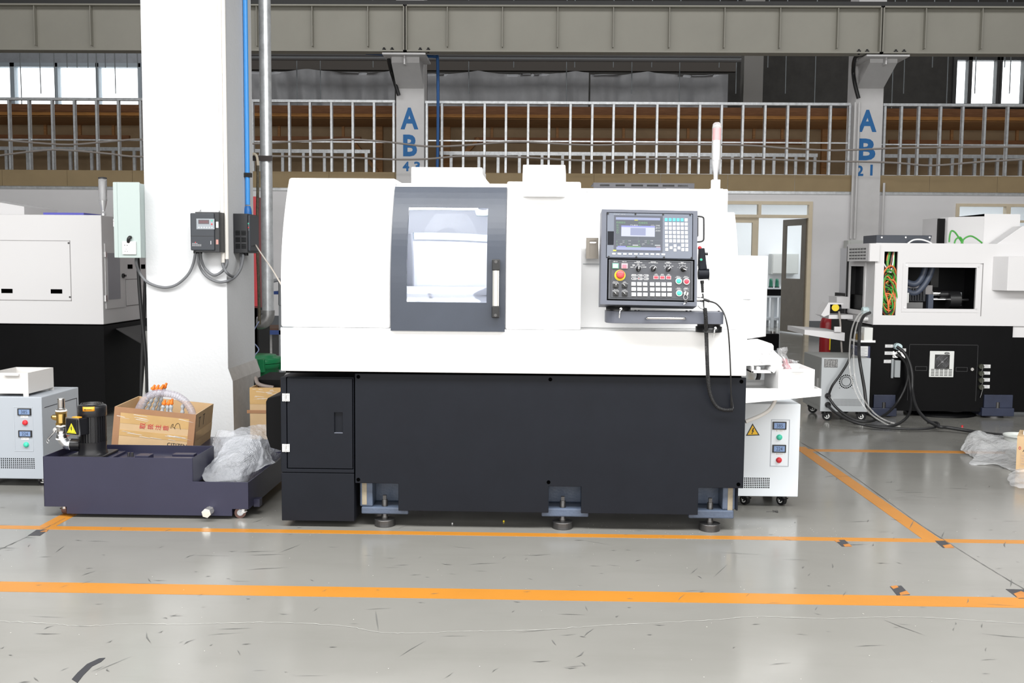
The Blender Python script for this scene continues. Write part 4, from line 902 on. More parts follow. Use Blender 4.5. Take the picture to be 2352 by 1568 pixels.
# ================================================================= swing arm
YA=4.655
q=Q(1393,714,1663.5,741,YA); za,zb=Z_(1528,743.5,YA),Z_(1528,715.5,YA)
ar=thing('swing_arm','long charcoal swing arm with a steel grab bar carrying the console','swing arm',((q[0]+q[1])/2,YA+.06,za))
R=.06
pts=[(q[0]+R-R*math.cos(t),YA+R-R*math.sin(t)) for t in [i*PI/2/8 for i in range(9)]]+[(q[1]-R+R*math.sin(t),YA+R-R*math.cos(t)) for t in [i*PI/2/8 for i in range(9)]]+[(q[1],YA+.10),(q[1]-.02,YA+.12),(q[0]+.02,YA+.12),(q[0],YA+.10)]
pts=[(q[0]+R*(1-math.sin(i*PI/2/8)),YA+R*(1-math.cos(i*PI/2/8))) for i in range(8,-1,-1)]
pts=[(q[0],YA+.12)]+[(q[0]+R*(1-math.sin(a)),YA+R*(1-math.cos(a))) for a in [PI/2*(1-0),*[PI/2*(1-i/8) for i in range(1,9)]]]
pts=[(q[0],YA+.12)]
for i in range(9):
    a=PI/2*i/8; pts.append((q[0]+R*(1-math.cos(a)),YA+R*(1-math.sin(a))))
r2=.02
for i in range(9):
    a=PI/2*i/8; pts.append((q[1]-r2*(1-math.sin(a)),YA+r2*(1-math.cos(a))))
pts.append((q[1],YA+.12))
MB().prism(pts,'z',za,zb).build('arm_body',CONS,ar,bevel=.002)
for px in (1460,1468,1578,1587,1652):
    c=at(px,713.5,YA+.05); MB().cyl((c.x,YA+.06,zb),(c.x,YA+.06,zb+.004),.005,n=8).build('lid_screw',BLACK,ar)
hz_=Z_(1528,730.5,YA-.02); g0,g1=X_(1485,730,YA-.02),X_(1575,731,YA-.02)
MB().tube([(g0,YA+.002,hz_),(g0+.004,YA-.016,hz_),(g0+.014,YA-.022,hz_),(g0+.03,YA-.023,hz_),(g1-.03,YA-.023,hz_),(g1-.014,YA-.022,hz_),(g1-.004,YA-.016,hz_),(g1,YA+.002,hz_)],.0062,n=12,sub=3).build('grab_bar',CHROME,ar)
def pivot(px,z0,z1,Yc,r,nm):
    x=X_(px,720,Yc-.05); b=MB(); b.lathe((x,Yc,z0),(0,0,1),[(r,0),(r,(z1-z0)*.62),(r*.88,(z1-z0)*.66),(r*.88,(z1-z0)*.85),(r*.95,(z1-z0)*.87),(r*.95,(z1-z0))],n=36)
    p=b.build(nm,BLACK,ar); return x,p
zpb=v0  # console underside
x,p=pivot(1422,zb,zb+.030,YA+.062,.058,'console_pivot')
def lever(par,px,py0,py1,Y):
    a=at(px+2,py0,Y);b=at(px,py0+6,Y-.012);c=at(px-1.5,py1,Y-.01)
    MB().cyl((a.x,Y-.004,a.z),(a.x,Y+.01,a.z),.006,n=10).tube([a,b,c],lambda t:.0028+.0014*t,n=8).build('clamp_lever',CHROME,par)
lever(p,1424,709,730,YA-.004)
zl=wz1
x,p=pivot(1633,zl,za+.001,YA+.075,.062,'base_pivot')
lever(p,1641,753,775,YA+.004)
# ================================================================= handwheel pendant with coiled lead
Yh=YP+.03
hw=thing('handwheel_pendant','grey handwheel pendant with red stop button hung on the right side of the console','handwheel pendant',at(1620,610,Yh))
def hp_(px,py,Y=Yh): p=at(px,py,Y); return (p.x,p.z)
MB().prism([hp_(*p) for p in ((1606,571),(1617,569),(1619.5,590),(1621,606),(1623,618),(1606,620),(1604.5,606))],'y',Yh-.02,Yh+.03).build('grip',CHAR,hw,bevel=.004)
c=at(1604,629,Yh); d=at(1627.5,630,Yh)
MB().cyl((c.x,Yh,c.z),(d.x,Yh,d.z+.002),.0255,.0245,n=32).build('dial_housing',CHAR,hw,bevel=.002)
MB().cyl((d.x,Yh,d.z),(d.x+.004,Yh,d.z),.028,n=32).build('handwheel',PWHITE,hw)
e=at(1631,631,Yh); MB().cyl((e.x-.004,Yh-.012,e.z),(e.x+.012,Yh-.012,e.z),.004,n=10).build('crank_knob',mat('clear_lens',(.9,.9,.9),.08),hw)
a=at(1607.5,568,Yh+.01); MB().sph((a.x,Yh+.012,a.z-.003),.0095,n=14,m=8).build('stop_button',RED,hw)
a=at(1610.2,596,Yh-.02); MB().cyl((a.x,Yh-.026,a.z),(a.x,Yh-.018,a.z),.0055,n=14).build('enable_button',mat('green_push',(.02,.35,.22),.35),hw)
MB().cyl((a.x,Yh-.0225,a.z),(a.x,Yh-.017,a.z),.0078,n=16).build('button_collar',BLACK,hw)
a=at(1623,583,Yh+.01); MB().cyl((a.x-.012,Yh+.01,a.z),(a.x+.006,Yh+.01,a.z),.0065,n=10).build('rotary_switch',BLACK,hw)
a=at(1612.5,644,Yh); b=at(1614,674,Yh); MB().lathe(a,(b-a),[(.0085,0),(.0085,.012),(.0072,.014)]+[(.0072-.0011*(i/9)-(.0012 if i%2 else 0),.016+i*.0045) for i in range(10)],n=14).build('strain_relief',RUBBER,hw)
def resample(P,n):
    L=[0]
    for a,b in zip(P,P[1:]): L.append(L[-1]+(b-a).length)
    out=[];j=0
    for i in range(n):
        t=L[-1]*i/(n-1)
        while j<len(P)-2 and L[j+1]<t: j+=1
        out.append(P[j].lerp(P[j+1],min(1,max(0,(t-L[j])/max(1e-9,L[j+1]-L[j])))))
    return out
def coil(path,r,turns,wire,name,par):
    P=resample(spline([Vector(p) for p in path],14),260); n=len(P); tot=turns*12; out=[]
    pu=None
    for k in range(tot+1):
        f=k/tot*(n-1); i=min(int(f),n-2); p=P[i].lerp(P[i+1],f-i); d=(P[i+1]-P[i]).normalized()
        u=V(0,1,0)-d*d.y; u.normalize(); w=d.cross(u); a=k/12*2*PI
        out.append(p+u*(r*math.cos(a))+w*(r*math.sin(a)))
    return MB().tube(out,wire,n=6,sub=1).build(name,RUBBER,par)
Yc_=4.655
MB().tube([b,at(1616,690,Yh),at(1616.5,704,Yh-.01),at(1618,708,Yc_-.03)],.0032).build('lead',RUBBER,hw)
coil([at(1619,708,Yc_-.02),at(1621,730,Yc_-.03),at(1622,760,4.68),at(1624,820,4.70),at(1627,880,4.725),at(1633,910,4.74),at(1645,932,4.745),at(1662,941,4.745),at(1683,941,4.745)],.0072,100,.0027,'coiled_lead',hw)
# return lead
MB().tube([at(1683,941,4.745),at(1684,935,4.76),at(1679.5,905,4.765)],.0034).build('lead_end',RUBBER,hw)
MB().tube([at(1603,702,YP+.06),at(1609,708,YP+.04),at(1618,711,Yc_-.02)],.0012,n=6).build('thin_wire',RUBBER,hw)
# ================================================================= PLASTER PILLAR
YPi=6.9
px0_,px1_=X_(338.5,800,YPi),X_(521,640,YPi); PD=.68
PLAST=mat('white_plaster',(.69,.70,.715),.75,var=.02,vs=3,bump=.9,bs=45)
pr=thing('pillar',None,None,((px0_+px1_)/2,YPi,0),kind='structure')
MB().box(px0_,px1_,YPi,YPi+PD,0,9.2).build('shaft',PLAST,pr,bevel=.004)
zpl=Z_(540,862,YPi+.1)
MB().prism([(px1_-.05,0),(px1_+.035,0),(px1_+.03,zpl-.03),(px1_-.001,zpl+.06),(px1_-.05,zpl+.06)],'y',YPi+.004,YPi+PD+.03).build('plinth',mat('rough_dirty_shaded_plaster',(.48,.46,.44),.85,var=.12,vs=10,bump=1,bs=35),pr)  # same plaster as the shaft, with side shade and dirt put into its colour
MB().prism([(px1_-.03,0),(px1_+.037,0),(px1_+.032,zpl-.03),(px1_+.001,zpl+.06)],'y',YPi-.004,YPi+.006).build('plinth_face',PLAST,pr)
CONDW=mat('cream_conduit',(.80,.77,.72),.4)
for a,b,yb,l in ((507.5,512.5,603,'left one of two cream conduits running down the pillar corner'),(515,521.5,595,'right one of two cream conduits running down the pillar corner')):
    p=at(b,yb,YPi-.02); tag(MB().cyl((p.x,YPi-.021,p.z),(p.x,YPi-.021,9.2),.0135,n=14).build('conduit',CONDW),l,'conduit','conduits on the pillar')
# blue air pipe on the right flank
Yb=7.36; xb_=px1_+.035
bp=thing('air_pipe','bright blue air pipe with fat coupling on the right flank of the white pillar','pipe',(xb_,Yb,Z_(566,480,Yb)))
p1=px1_+.021
MB().cyl((p1,Yb,Z_(566,470,Yb)),(p1,Yb,9.2),.017,n=16).build('tube',BPIPE,bp)
MB().lathe((p1,Yb,Z_(568,520,Yb)),(0,0,1),[(.02,0),(.029,.03),(.029,.10),(.026,.13),(.018,.15)],n=18).build('coupling',mat('deep_blue_pipe',(.02,.15,.45),.4),bp)
MB().box(px1_,p1+.03,Yb-.02,Yb+.02,Z_(566,407,Yb),Z_(566,397,Yb)).build('pipe_clip',BLACK,bp)
# steel duct pipe with elbow behind the pillar
Yd=8.0
xd=X_(612,400,Yd); rd=.047; ze=Z_(615,718,Yd)
dp=thing('steel_pipe','tall galvanised steel pipe ending in an elbow right of the white pillar','pipe',(xd,Yd,Z_(612,750,Yd)))
MB().cyl((xd,Yd,ze),(xd,Yd,9.2),rd,n=24).build('tube',GALV,dp)
m=MB(); zc=Z_(612,733,Yd); m.cyl((xd,Yd,ze-.005),(xd,Yd,ze+.02),rd+.007,n=24)
m.tube([(xd,Yd,ze),(xd,Yd,zc+.03),(xd-.012,Yd,zc),(xd-.04,Yd,zc-.025),(xd-.085,Yd,zc-.03)],rd+.005,n=20,sub=4).build('elbow',mat('zinc_casting',(.45,.45,.45),.4,.8,var=.25,vs=15,bump=.5,bs=40),dp)
MB().box(X_(570,365,Yd),xd+.06,Yd-.06,Yd-.05,Z_(600,371,Yd),Z_(600,359,Yd)).build('wall_bracket',mat('brown_black_steel',(.05,.04,.038),.5),dp)
m=MB(); m.tube([at(576,358,7.9),at(583,353,7.9),at(590,360,7.9),at(592.5,380,7.9)],.011); m.build('bracket_hose',mat('tan_hose',(.55,.48,.38),.6),dp)
tag(MB().tube([at(592.5,380,7.9),at(592,440,7.9),at(591,500,7.9),at(591.5,580,7.9),at(594,650,7.9),at(596,745,7.9)],.012).build('braided_hose',mat('braided_black',(.09,.075,.05),.6,var=.6,vs=60)),'dark braided hose hanging straight down left of the steel pipe','hose')
tag(MB().tube([at(576,545,7.5),at(600,582,6.9),at(625,618,6.2),at(643,648,5.75),at(664,680,5.65),at(690,705,5.6)],.005).build('cream_cable',mat('cream_cable',(.62,.56,.50),.5)),'thin cream cable slanting from the pillar down to the lathe','cable')
tag(MB().tube([at(576,545,7.62),at(578,600,7.62),at(580,680,7.62),at(578,760,7.62),at(574,785,7.62)],.008).build('cream_cable',MATS['cream_cable']),'cream cable hanging along the right edge of the pillar','cable')
tag(MB().tube([at(595,738,7.7),at(585,755,7.68),at(576,777,7.65),at(590,795,7.65),at(594,804,7.65),at(586,815,7.62),at(579,830,7.62),at(580,838,7.62)],.0045).build('blue_white_wire',mat('blue_white_wire',(.20,.24,.38),.5)),'thin blue and white wire dangling over the green bin','wire')
# red cabinet
Yr=9.2
rc_=thing('red_cabinet','scuffed bright red cabinet on dark legs behind the white pillar','cabinet',(X_(588,700,Yr),Yr,0))
q=Q(560,451,590,703,Yr); MB().box(q[0],q[1],Yr,Yr+.04,q[2],q[3]).build('door',mat('scuffed_red_paint',(.50,.02,.03),.4,var=.15,vs=8,dirt=((.62,.50,.50),5,.64)),rc_)
q2=Q(560,456,609,704,Yr+.3); MB().box(q2[0],q2[1],Yr+.04,Yr+.55,q2[2],q2[3]).build('body',mat('dark_red_paint',(.30,.025,.03),.4),rc_)
for x in (q[0]+.03,q2[1]-.1): MB().box(x,x+.07,Yr+.1,Yr+.5,0,q2[2]).build('leg',BLACKP,rc_)
# blue shelf trolley
Yt=10.2
bt_=thing('shelf_trolley','blue framed shelf trolley with grey posts half hidden behind the lathe','trolley',(X_(610,760,Yt),Yt,0))
BLU=mat('blue_shelf_paint',(.02,.06,.24),.4)
xa,xb=X_(560,760,Yt),X_(648,760,Yt)
MB().box(xa,xb,Yt,Yt+.6,Z_(610,768,Yt),Z_(610,758,Yt)).build('shelf',BLU,bt_); MB().box(xa,xb,Yt+.02,Yt+.58,Z_(610,758,Yt),Z_(610,754,Yt)).build('shelf_board',mat('brown_board',(.12,.06,.035),.6),bt_)
MB().box(X_(625,670,Yt),xb,Yt,Yt+.6,Z_(640,676,Yt),Z_(640,669,Yt)).build('shelf',BLU,bt_)
for px in (565,640): x=X_(px,700,Yt); MB().box(x,x+.045,Yt,Yt+.045,.1,Z_(640,640,Yt)).build('post',GREY,bt_)
for px in (575,628): x=X_(px,790,Yt); MB().cyl((x-.015,Yt+.1,.055),(x+.015,Yt+.1,.055),.055).box(x-.03,x+.03,Yt+.06,Yt+.14,.05,Z_(610,768,Yt)).build('caster',BLACK,bt_)
MB().tube([at(628,645,Yt),at(638,643,Yt),at(643,648,Yt),at(643,700,Yt)],.018).build('push_handle',GREY,bt_)
# green bin
Yg=8.3
gc=at(588,810,Yg); GRN=mat('green_bin_plastic',(.01,.20,.07),.35,var=.06)
zt=Z_(600,833,Yg-.2); zb_t=Z_(600,812,Yg)
gb=thing('green_bin','round green plastic bin with a clipped lid behind the pillar foot','bin',(gc.x,Yg,0))
MB().lathe((gc.x,Yg,0),(0,0,1),[(.15,0),(.155,.01),(.19,zt-.06),(.205,zt-.055),(.205,zt-.02)],n=28).build('body',GRN,gb)
MB().lathe((gc.x,Yg,zt-.015),(0,0,1),[(.212,0),(.215,.03),(.20,.045),(.17,.05),(.165,.062),(.05,.066)],n=28).build('lid',GRN,gb)
for a in (.2,1.9,3.3,5.2): x=gc.x+.212*math.cos(a); y=Yg+.212*math.sin(a); MB().box(x-.025,x+.025,y-.025,y+.025,zt-.08,zt+.03).build('lid_clip',GRN,gb,bevel=.006)
# sockets box on the left flank
Yl=6.72
SOCK=mat('mint_white_enamel',(.42,.49,.475),.45)
q=Q(262,418,322,592,Yl); xs=px0_
sb=thing('socket_cabinet','tall mint-white electrical cabinet with a socket on the left flank of the pillar','electrical cabinet',((q[0]+q[1])/2,Yl,q[2]))
MB().prism([(q[0],Yl),(q[1],Yl),(xs,Yl+.12),(xs,Yl+.30),(q[0],Yl+.30)],'z',q[2],q[3]).build('body',SOCK,sb,bevel=.003)
MB().box(q[0]-.001,q[0]+.025,Yl-.004,Yl,q[2]+.002,q[3]-.002).build('door_edge',SOCK,sb)
c=at(259,513,Yl+.02); MB().box(q[0]-.014,q[0],Yl+.02,Yl+.03,c.z-.02,c.z+.03).cyl((q[0]-.008,Yl+.015,c.z+.02),(q[0],Yl+.015,c.z+.02),.01).build('key',CHROME,sb)
q=Q(280.5,554,312,584,Yl-.012); so=MB().box(q[0],q[1],Yl-.014,Yl,q[2],q[3]).build('socket_plate',PWHITE,sb,bevel=.003)
qq=Q(298,562,307,578,Yl-.014); MB().box(qq[0],qq[1],Yl-.017,Yl-.012,qq[2],qq[3]).build('rocker_switch',PWHITE,so,bevel=.002)
m=MB()
for px,py,w,h in ((286.5,563,2,2),(292,563.2,2,2),(290,572,1,2.5),(287.5,577,1.5,2),(292.5,577.3,1.5,2)):
    c=at(px,py,Yl-.014); k=Yl/FPX; m.box(c.x-w*k/2,c.x+w*k/2,Yl-.0145,Yl-.012,c.z-h*k/2,c.z+h*k/2)
m.build('socket_hole',BLACK,so)
MB().tube([at(295,556,Yl-.01),at(295.5,549,Yl-.02),at(298,545,Yl-.015),at(300.5,545.5,Yl+.01)],.012).build('cable_stub',RUBBER,sb)
CABG=mat('grey_conduit_cable',(.16,.165,.175),.45)
def cablething(label,pts,r,m_=None,name='cable',cat='cable',group=None,sub=8): return tag(MB().tube(pts,r,n=10,sub=sub).build(name,m_ or CABG),label,cat,group)
Yc0=YPi-.03
cablething('grey cable sagging across the pillar from the mint-white cabinet to the drive unit',[at(313,592,6.85),at(313,606,6.83),at(320,625,Yc0),at(335,645,Yc0),at(357,656,Yc0),at(383,660,Yc0),at(408,652,Yc0),at(432,630,Yc0),at(444,605,Yc0),at(449,578,Yc0)],.0098)
# drive units
YV=YPi-.155
DRV=mat('drive_black',(.022,.023,.026),.4); DRVB=mat('drive_blue_grey',(.036,.041,.05),.42)
def P_(px,py,Y=YV): p=at(px,py,Y); return (p.x,p.z)
q=Q(437,486.5,502.5,575,YV); v1=thing('inverter_drive','dark drive unit with a grey keypad and red digits on the pillar front','inverter drive',((q[0]+q[1])/2,YPi,q[2]))
qs=X_(492,530,YV)
MB().box(q[0],qs,YV,YPi-.06,q[2],q[3]-.008).build('cover',DRVB,v1,bevel=.006)
MB().box(q[0]+.03,q[1],YV+.012,YPi-.001,q[2]-.012,q[3]).build('heat_sink',DRV,v1,bevel=.003)
zz=Z_(460,542,YV); MB().box(q[0]+.002,qs-.002,YV-.0012,YV,zz-.0015,zz+.0015).build('cover_seam',BLACK,v1)
k=Q(451,502,492.5,526.5,YV-.004); kp=MB().box(k[0],k[1],YV-.004,YV,k[2],k[3]).build('keypad',mat('keypad_grey',(.30,.33,.36),.4),v1,bevel=.001)
k=Q(455.5,504.5,480,514,YV-.005); MB().box(k[0],k[1],YV-.0055,YV-.003,k[2],k[3]).build('display_window',mat('dim_red_display',(.08,.06,.07),.2),kp)
m=MB(); addtext(m,'8.8.8.8.8',T((k[0]+k[1])/2,YV-.0057,(k[2]+k[3])/2)@UP,.015,.055,.0002); m.build('digit',mat('dim_red_digits',(.20,.06,.07),.4),kp)
for i in range(6): c=at(457+i*6,522.3,YV-.004); MB().cyl((c.x,YV-.0055,c.z),(c.x,YV-.004,c.z),.0055,n=12).build('key',mat('keypad_light',(.48,.5,.52),.4),kp)
for py,mm_ in ((506.5,GREEN),(514.8,RED)): c=at(486.5,py,YV-.004); MB().cyl((c.x,YV-.006,c.z),(c.x,YV-.004,c.z),.0055,n=12).build('key',mm_,kp)
m=MB()
for i,(s,w) in enumerate((('HENAN SYSTEM DRIVE',.0),('AC 380V 3PH',0),('SERVO INVERTER',0))): pass
for py,w in ((558.8,15),(561.6,22),(564.2,24)):
    c=at(453,py,YV-.001); kx=YV/FPX
    for j in range(int(w/2.2)): m.box(c.x+(-12+j*2.2)*kx,c.x+(-12+j*2.2+1.5)*kx,YV-.0008,YV,c.z-.0022,c.z+.0022)
c=at(484,557,YV); m.box(c.x-.002,c.x+.004,YV-.0008,YV,c.z-.012,c.z+.012)
m.build('small_print',mat('dim_white_ink',(.4,.4,.42),.6),v1)
c=at(449,556.5,YV); MB().box(c.x-.003,c.x+.003,YV-.0008,YV,c.z-.003,c.z+.003).build('red_mark',RED,v1)
s1=Q(496,509,501.5,523,YV+.01); MB().box(s1[0],s1[1],YV+.010,YV+.013,s1[2],s1[3]).build('side_label',OFFW,v1); s1=Q(496,550,501.5,561,YV+.01); MB().box(s1[0],s1[1],YV+.010,YV+.013,s1[2],s1[3]).build('warning_label',mat('red_white_label',(.5,.25,.22),.5),v1)
for px,py in ((454,481),(497,484),(498,577)): c=at(px,py,YPi-.05); MB().cyl((c.x,YPi-.02,c.z),(c.x,YPi-.001,c.z),.008,n=8).build('mounting_screw',STEEL,v1)
for px in (449,460): c=at(px,577,YV+.05); MB().cyl((c.x,YV+.05,q[2]-.02),(c.x,YV+.05,q[2]+.01),.014,n=12).build('cable_gland',BLACK,v1)
# second drive, on the right flank
xf=px1_+.002; Y2=YPi+.18; xo=X_(575,540,Y2)
f0=X_(560,540,Y2)
v2=thing('inverter_drive','dark drive unit with louvred side on the right flank of the pillar','inverter drive',((xf+xo)/2,Y2,Z_(560,577,Y2)))
z0,z1=Z_(568,577,Y2),Z_(568,494,Y2)
MB().box(xf,xo,Y2,Y2+.22,z0,z1).build('cover',DRVB,v2,bevel=.006)
MB().box(xf,xf+.10,Y2-.02,Y2+.24,z0-.012,z1+.01).build('heat_sink',DRV,v2,bevel=.003)
m=MB(); yq=Y2-.0202
for gy in range(3):
    for gx in range(2):
        for s in range(4):
            x=xf+.014+gx*.042; z=z0+.02+gy*.047+s*.0085; m.box(x,x+.034,yq-.0006,yq+.001,z,z+.004)
m.build('louvre',DARK,v2)
k=(xo-.05,xo-.006,z1-.11,z1-.05); MB().box(k[0],k[1],Y2-.003,Y2,k[2],k[3]).build('keypad',mat('keypad_dark',(.10,.11,.12),.4),v2)
c=(xo-.012,z1-.06); MB().cyl((c[0],Y2-.006,c[1]),(c[0],Y2-.002,c[1]),.005,n=10).build('key',GREEN,v2); MB().cyl((c[0],Y2-.006,c[1]-.028),(c[0],Y2-.002,c[1]-.028),.005,n=10).build('key',RED,v2)
MB().cyl((xo-.05,Y2+.06,z0-.03),(xo-.05,Y2+.06,z0+.01),.017,n=12).build('cable_gland',BLACK,v2)
cablething('outer grey cable looping below the drives to the right flank',[at(455,580,6.8),at(456,600,6.83),at(463,620,Yc0),at(478,637,Yc0),at(500,647,Yc0),at(520,646,Yc0-.0),at(538,637,6.95),at(552,618,7.0),at(558,595,7.05),at(558,582,7.1)],.0098,group='grey cable loops under the drive units')
cablething('inner grey cable looping from the front drive into the cream conduit',[at(461,580,6.8),at(462,595,6.83),at(470,615,Yc0),at(486,630,Yc0),at(500,630,Yc0),at(515,618,Yc0),at(521,605,Yc0),at(521,594,6.88)],.0098,group='grey cable loops under the drive units')
cablething('grey cable looping round the pillar corner to the second drive',[at(511.5,602,6.88),at(513,612,6.87),at(520,625,6.84),at(530,633,6.9),at(541,634,7.0),at(552,618,7.05),at(554,600,7.1),at(553,582,7.12)],.0098,group='grey cable loops under the drive units')
for pts,l,m_ in (([(316,592),(318,620),(320,660),(325,720),(332,790),(337,850),(338,900)],'black cable dropping from the mint-white cabinet, crossing leftmost',RUBBER),([(334,640),(332,700),(329,760),(326,830),(324,900),(326,940)],'black cable dropping beside the pillar left edge',RUBBER),([(337,760),(337,820),(334,870),(331,910)],'whitish cable hanging low beside the pillar left edge',mat('whitish_cable',(.55,.54,.52),.5))):
    cablething(l,[at(x,y,7.05+(.05 if 'beside' in l else 0)) for x,y in pts],.013,m_,group='cables dropping left of the pillar')
# ================================================================= STABILIZER CABINETS
def caster(par,x,y,r,rot,wheelm,metal=BLACK,top=None,w=.012):
    mm=T(x,y,0)@Matrix.Rotation(rot,4,'Z'); m=MB(mm)
    top=top or r*2+.02; o=r*.55
    m.box(-r*.8,r*.8,-r*.8,r*.8,top-.006,top).cyl((0,0,top-.022),(0,0,top-.006),r*.6,n=14)
    for s in (-1,1): m.prism([(-r*.7,top-.02),(r*.75,top-.02),(o+r*.35,r*.75),(o-r*.3,r*.75)],'y',s*(w+.004)-.0015,s*(w+.004)+.0015)
    f=m.build('caster',metal,par)
    m=MB(mm); m.cyl((o,-w,r),(o,w,r),r,n=24); m.build('wheel',wheelm,f,bevel=.003)
    m=MB(mm); m.cyl((o,-w-.001,r),(o,w+.001,r),r*.55,n=18).cyl((o,-w-.008,r),(o,w+.008,r),r*.15,n=8); m.build('hub',PWHITE if metal is BLACK else LTGREY,f)
def lcd(par,q,Y,s):
    f=MB().box(q[0],q[1],Y-.006,Y+.001,q[2],q[3]).build('voltage_display',BLACK,par,bevel=.001)
    w,h=q[1]-q[0],q[3]-q[2]; a=(q[0]+w*.1,q[1]-w*.1,q[2]+h*.14,q[3]-h*.14)
    MB().box(a[0],a[1],Y-.0066,Y-.005,a[2],a[3]).build('display_glass',mat('lcd_blue_glow',(.12,.17,.27),.3,emit=(.16,.25,.45),es=.5),f)
    m=MB(); addtext(m,s,T((q[0]+q[1])/2,Y-.0068,(q[2]+q[3])/2)@UP@Matrix.Shear('XY',4,(.1,0)) if False else T((q[0]+q[1])/2,Y-.0068,(q[2]+q[3])/2)@UP,h*.46,w*.46,.0002); m.build('digit',mat('lcd_dark_digit',(.02,.03,.06),.5),f)
def cabinet_front(par,Y,x1,z0,z1,dc,pan,disp,btn,lab,vent):
    MB().plate(pan[0],pan[1],pan[2],pan[3],Y-.0015,Y,[(pan[0]+.004,pan[1]-.004,pan[2]+.004,pan[3]-.004)]).build('panel_edge',mat('panel_edge_grey',(.40,.43,.47),.5),par)
    for q,s in disp: lcd(par,q,Y,s)
    for (px,py,mm_) in btn:
        c=at(px,py,Y-.01); b=MB().cyl((c.x,Y-.004,c.z),(c.x,Y+.001,c.z),.0155,n=28).build('pilot_light',mm_,par); MB().lathe((c.x,Y-.004,c.z),(0,-1,0),[(.0135,0),(.0135,.005),(.010,.008),(.002,.009)],n=24).build('light_lens',mm_,b)
    for (px,py,s) in lab:
        c=at(px,py,Y-.001); f=MB().box(c.x-.021,c.x+.021,Y-.001,Y,c.z-.0065,c.z+.0065).build('name_tag',PWHITE,par); m=MB(); addtext(m,s,T(c.x,Y-.0012,c.z)@UP,.0085,.036,.0002); m.build('lettering',mat('grey_ink',(.25,.25,.27),.6),f)
    m=MB(); a,b,c_,d,nx,nz=vent
    for i in range(nx):
        for j in range(nz):
            x=a+(b-a)*i/(nx-1); z=c_+(d-c_)*j/(nz-1); m.add([(x-.0032,Y-.0006,z-.0032),(x+.0032,Y-.0006,z-.0032),(x+.0032,Y-.0006,z+.0032),(x-.0032,Y-.0006,z+.0032)],[(0,1,2,3)])
    m.build('vent_holes',DARK,par)
# right-hand one
Y1=5.3; q=Q(1690,927,1836,1140,Y1); st=thing('stabilizer','white voltage stabilizer cabinet on casters showing 385 and 224, right of the lathe','voltage stabilizer',(q[1]-.2,Y1+.2,0))
CABW=mat('bluish_white_enamel',(.72,.76,.80),.4,bump=.05,bs=500)
MB().box(q[0],q[1],Y1,Y1+.45,q[2],q[3]).build('body',CABW,st,bevel=.004)
cabinet_front(st,Y1,q[1],q[2],q[3],0,Q(1770,963,1813,1071,Y1),[(Q(1774.5,968,1806,986,Y1),'385'),(Q(1774,1021,1805,1039,Y1),'224')],[(1791,1004.5,GREEN),(1790,1057,RED)],[(1790,989,'输入电压'),(1790,1042,'输出电压')],(X_(1706,1110,Y1),X_(1766,1110,Y1),Z_(1740,1119,Y1),Z_(1740,1098,Y1),15,6))
def warn(par,pts,Y,inset,bolt):
    P=[(at(*p,Y).x,at(*p,Y).z) for p in pts]; cx=sum(p[0] for p in P)/3; cz=sum(p[1] for p in P)/3
    t=MB().prism(P,'y',Y-.001,Y).build('warning_triangle',mat('black_border',(.02,.02,.02),.5),par)
    MB().prism([(cx+(p[0]-cx)*inset,cz+(p[1]-cz)*inset) for p in P],'y',Y-.0016,Y-.0005).build('yellow_field',mat('warning_yellow',(.85,.50,.02),.45),t)
    w=abs(P[1][0]-P[2][0]); z=[(.02,.28),(.09,.26),(.02,.07),(.10,.07),(-.03,-.14),(.02,-.12),(-.06,-.2),(-.10,-.10),(-.06,-.11),(-.01,.01),(-.08,.01)]
    MB().prism([(cx+a*w,cz+b*w) for a,b in z],'y',Y-.002,Y-.001).build('lightning_bolt',DINK,t)
warn(st,((1728.5,972),(1713,1000.5),(1745,999.5)),Y1,.76,1)
for (x,y) in ((q[1]-.06,Y1+.06),(q[0]+.08,Y1+.06),(q[1]-.06,Y1+.38),(q[0]+.08,Y1+.38)): caster(st,x,y,.027,2.2,BLACK,BLACK,q[2],.012)
# left-hand one
Y2_=5.55; q=Q(-60,911,98,1099,Y2_); ql=thing('stabilizer','grey voltage stabilizer cabinet with display, at the left edge under a white bin','voltage stabilizer',(q[0]+.2,Y2_+.2,0))
CABL=mat('pale_blue_grey_enamel',(.37,.40,.44),.4,bump=.05,bs=500)
MB().box(q[0],q[1],Y2_,Y2_+.46,q[2],q[3]).build('body',CABL,ql,bevel=.004)
cabinet_front(ql,Y2_,q[1],q[2],q[3],0,Q(32,934,76,1036,Y2_),[(Q(41,937.5,72,953.5,Y2_),'385'),(Q(43,988,74,1003.5,Y2_),'224')],[(56,971,RED),(58.5,1021.5,GREEN)],[(56,956.5,'输入电压'),(57.5,1007,'输出电压')],(X_(-20,1060,Y2_),X_(78,1060,Y2_),Z_(40,1074,Y2_),Z_(40,1053,Y2_),22,6))
xs_=q[1]+.0008; m=MB(); m.box(xs_,xs_+.001,Y2_+.03,Y2_+.43,q[3]-.065,q[3]-.0625); m.box(xs_,xs_+.001,Y2_+.43,Y2_+.4325,q[2]+.02,q[3]-.065); m.build('door_gap',DARK,ql)
MB().box(xs_-.001,xs_+.012,Y2_+.345,Y2_+.365,Z_(165,992,Y2_+.35),Z_(165,962,Y2_+.35)).build('door_handle',CHROME,ql,bevel=.003)
MB().box(xs_-.001,xs_+.002,Y2_+.18,Y2_+.30,Z_(140,1000,Y2_+.3),Z_(140,962,Y2_+.3)).build('data_plate',mat('plate_grey',(.36,.38,.40),.35,.3),ql)
for (x,y) in ((q[1]-.05,Y2_+.05),(q[0]+.06,Y2_+.05),(q[1]-.05,Y2_+.40),(q[0]+.06,Y2_+.40)): caster(ql,x,y,.028,.6,BLACK,BLACK,q[2],.012)
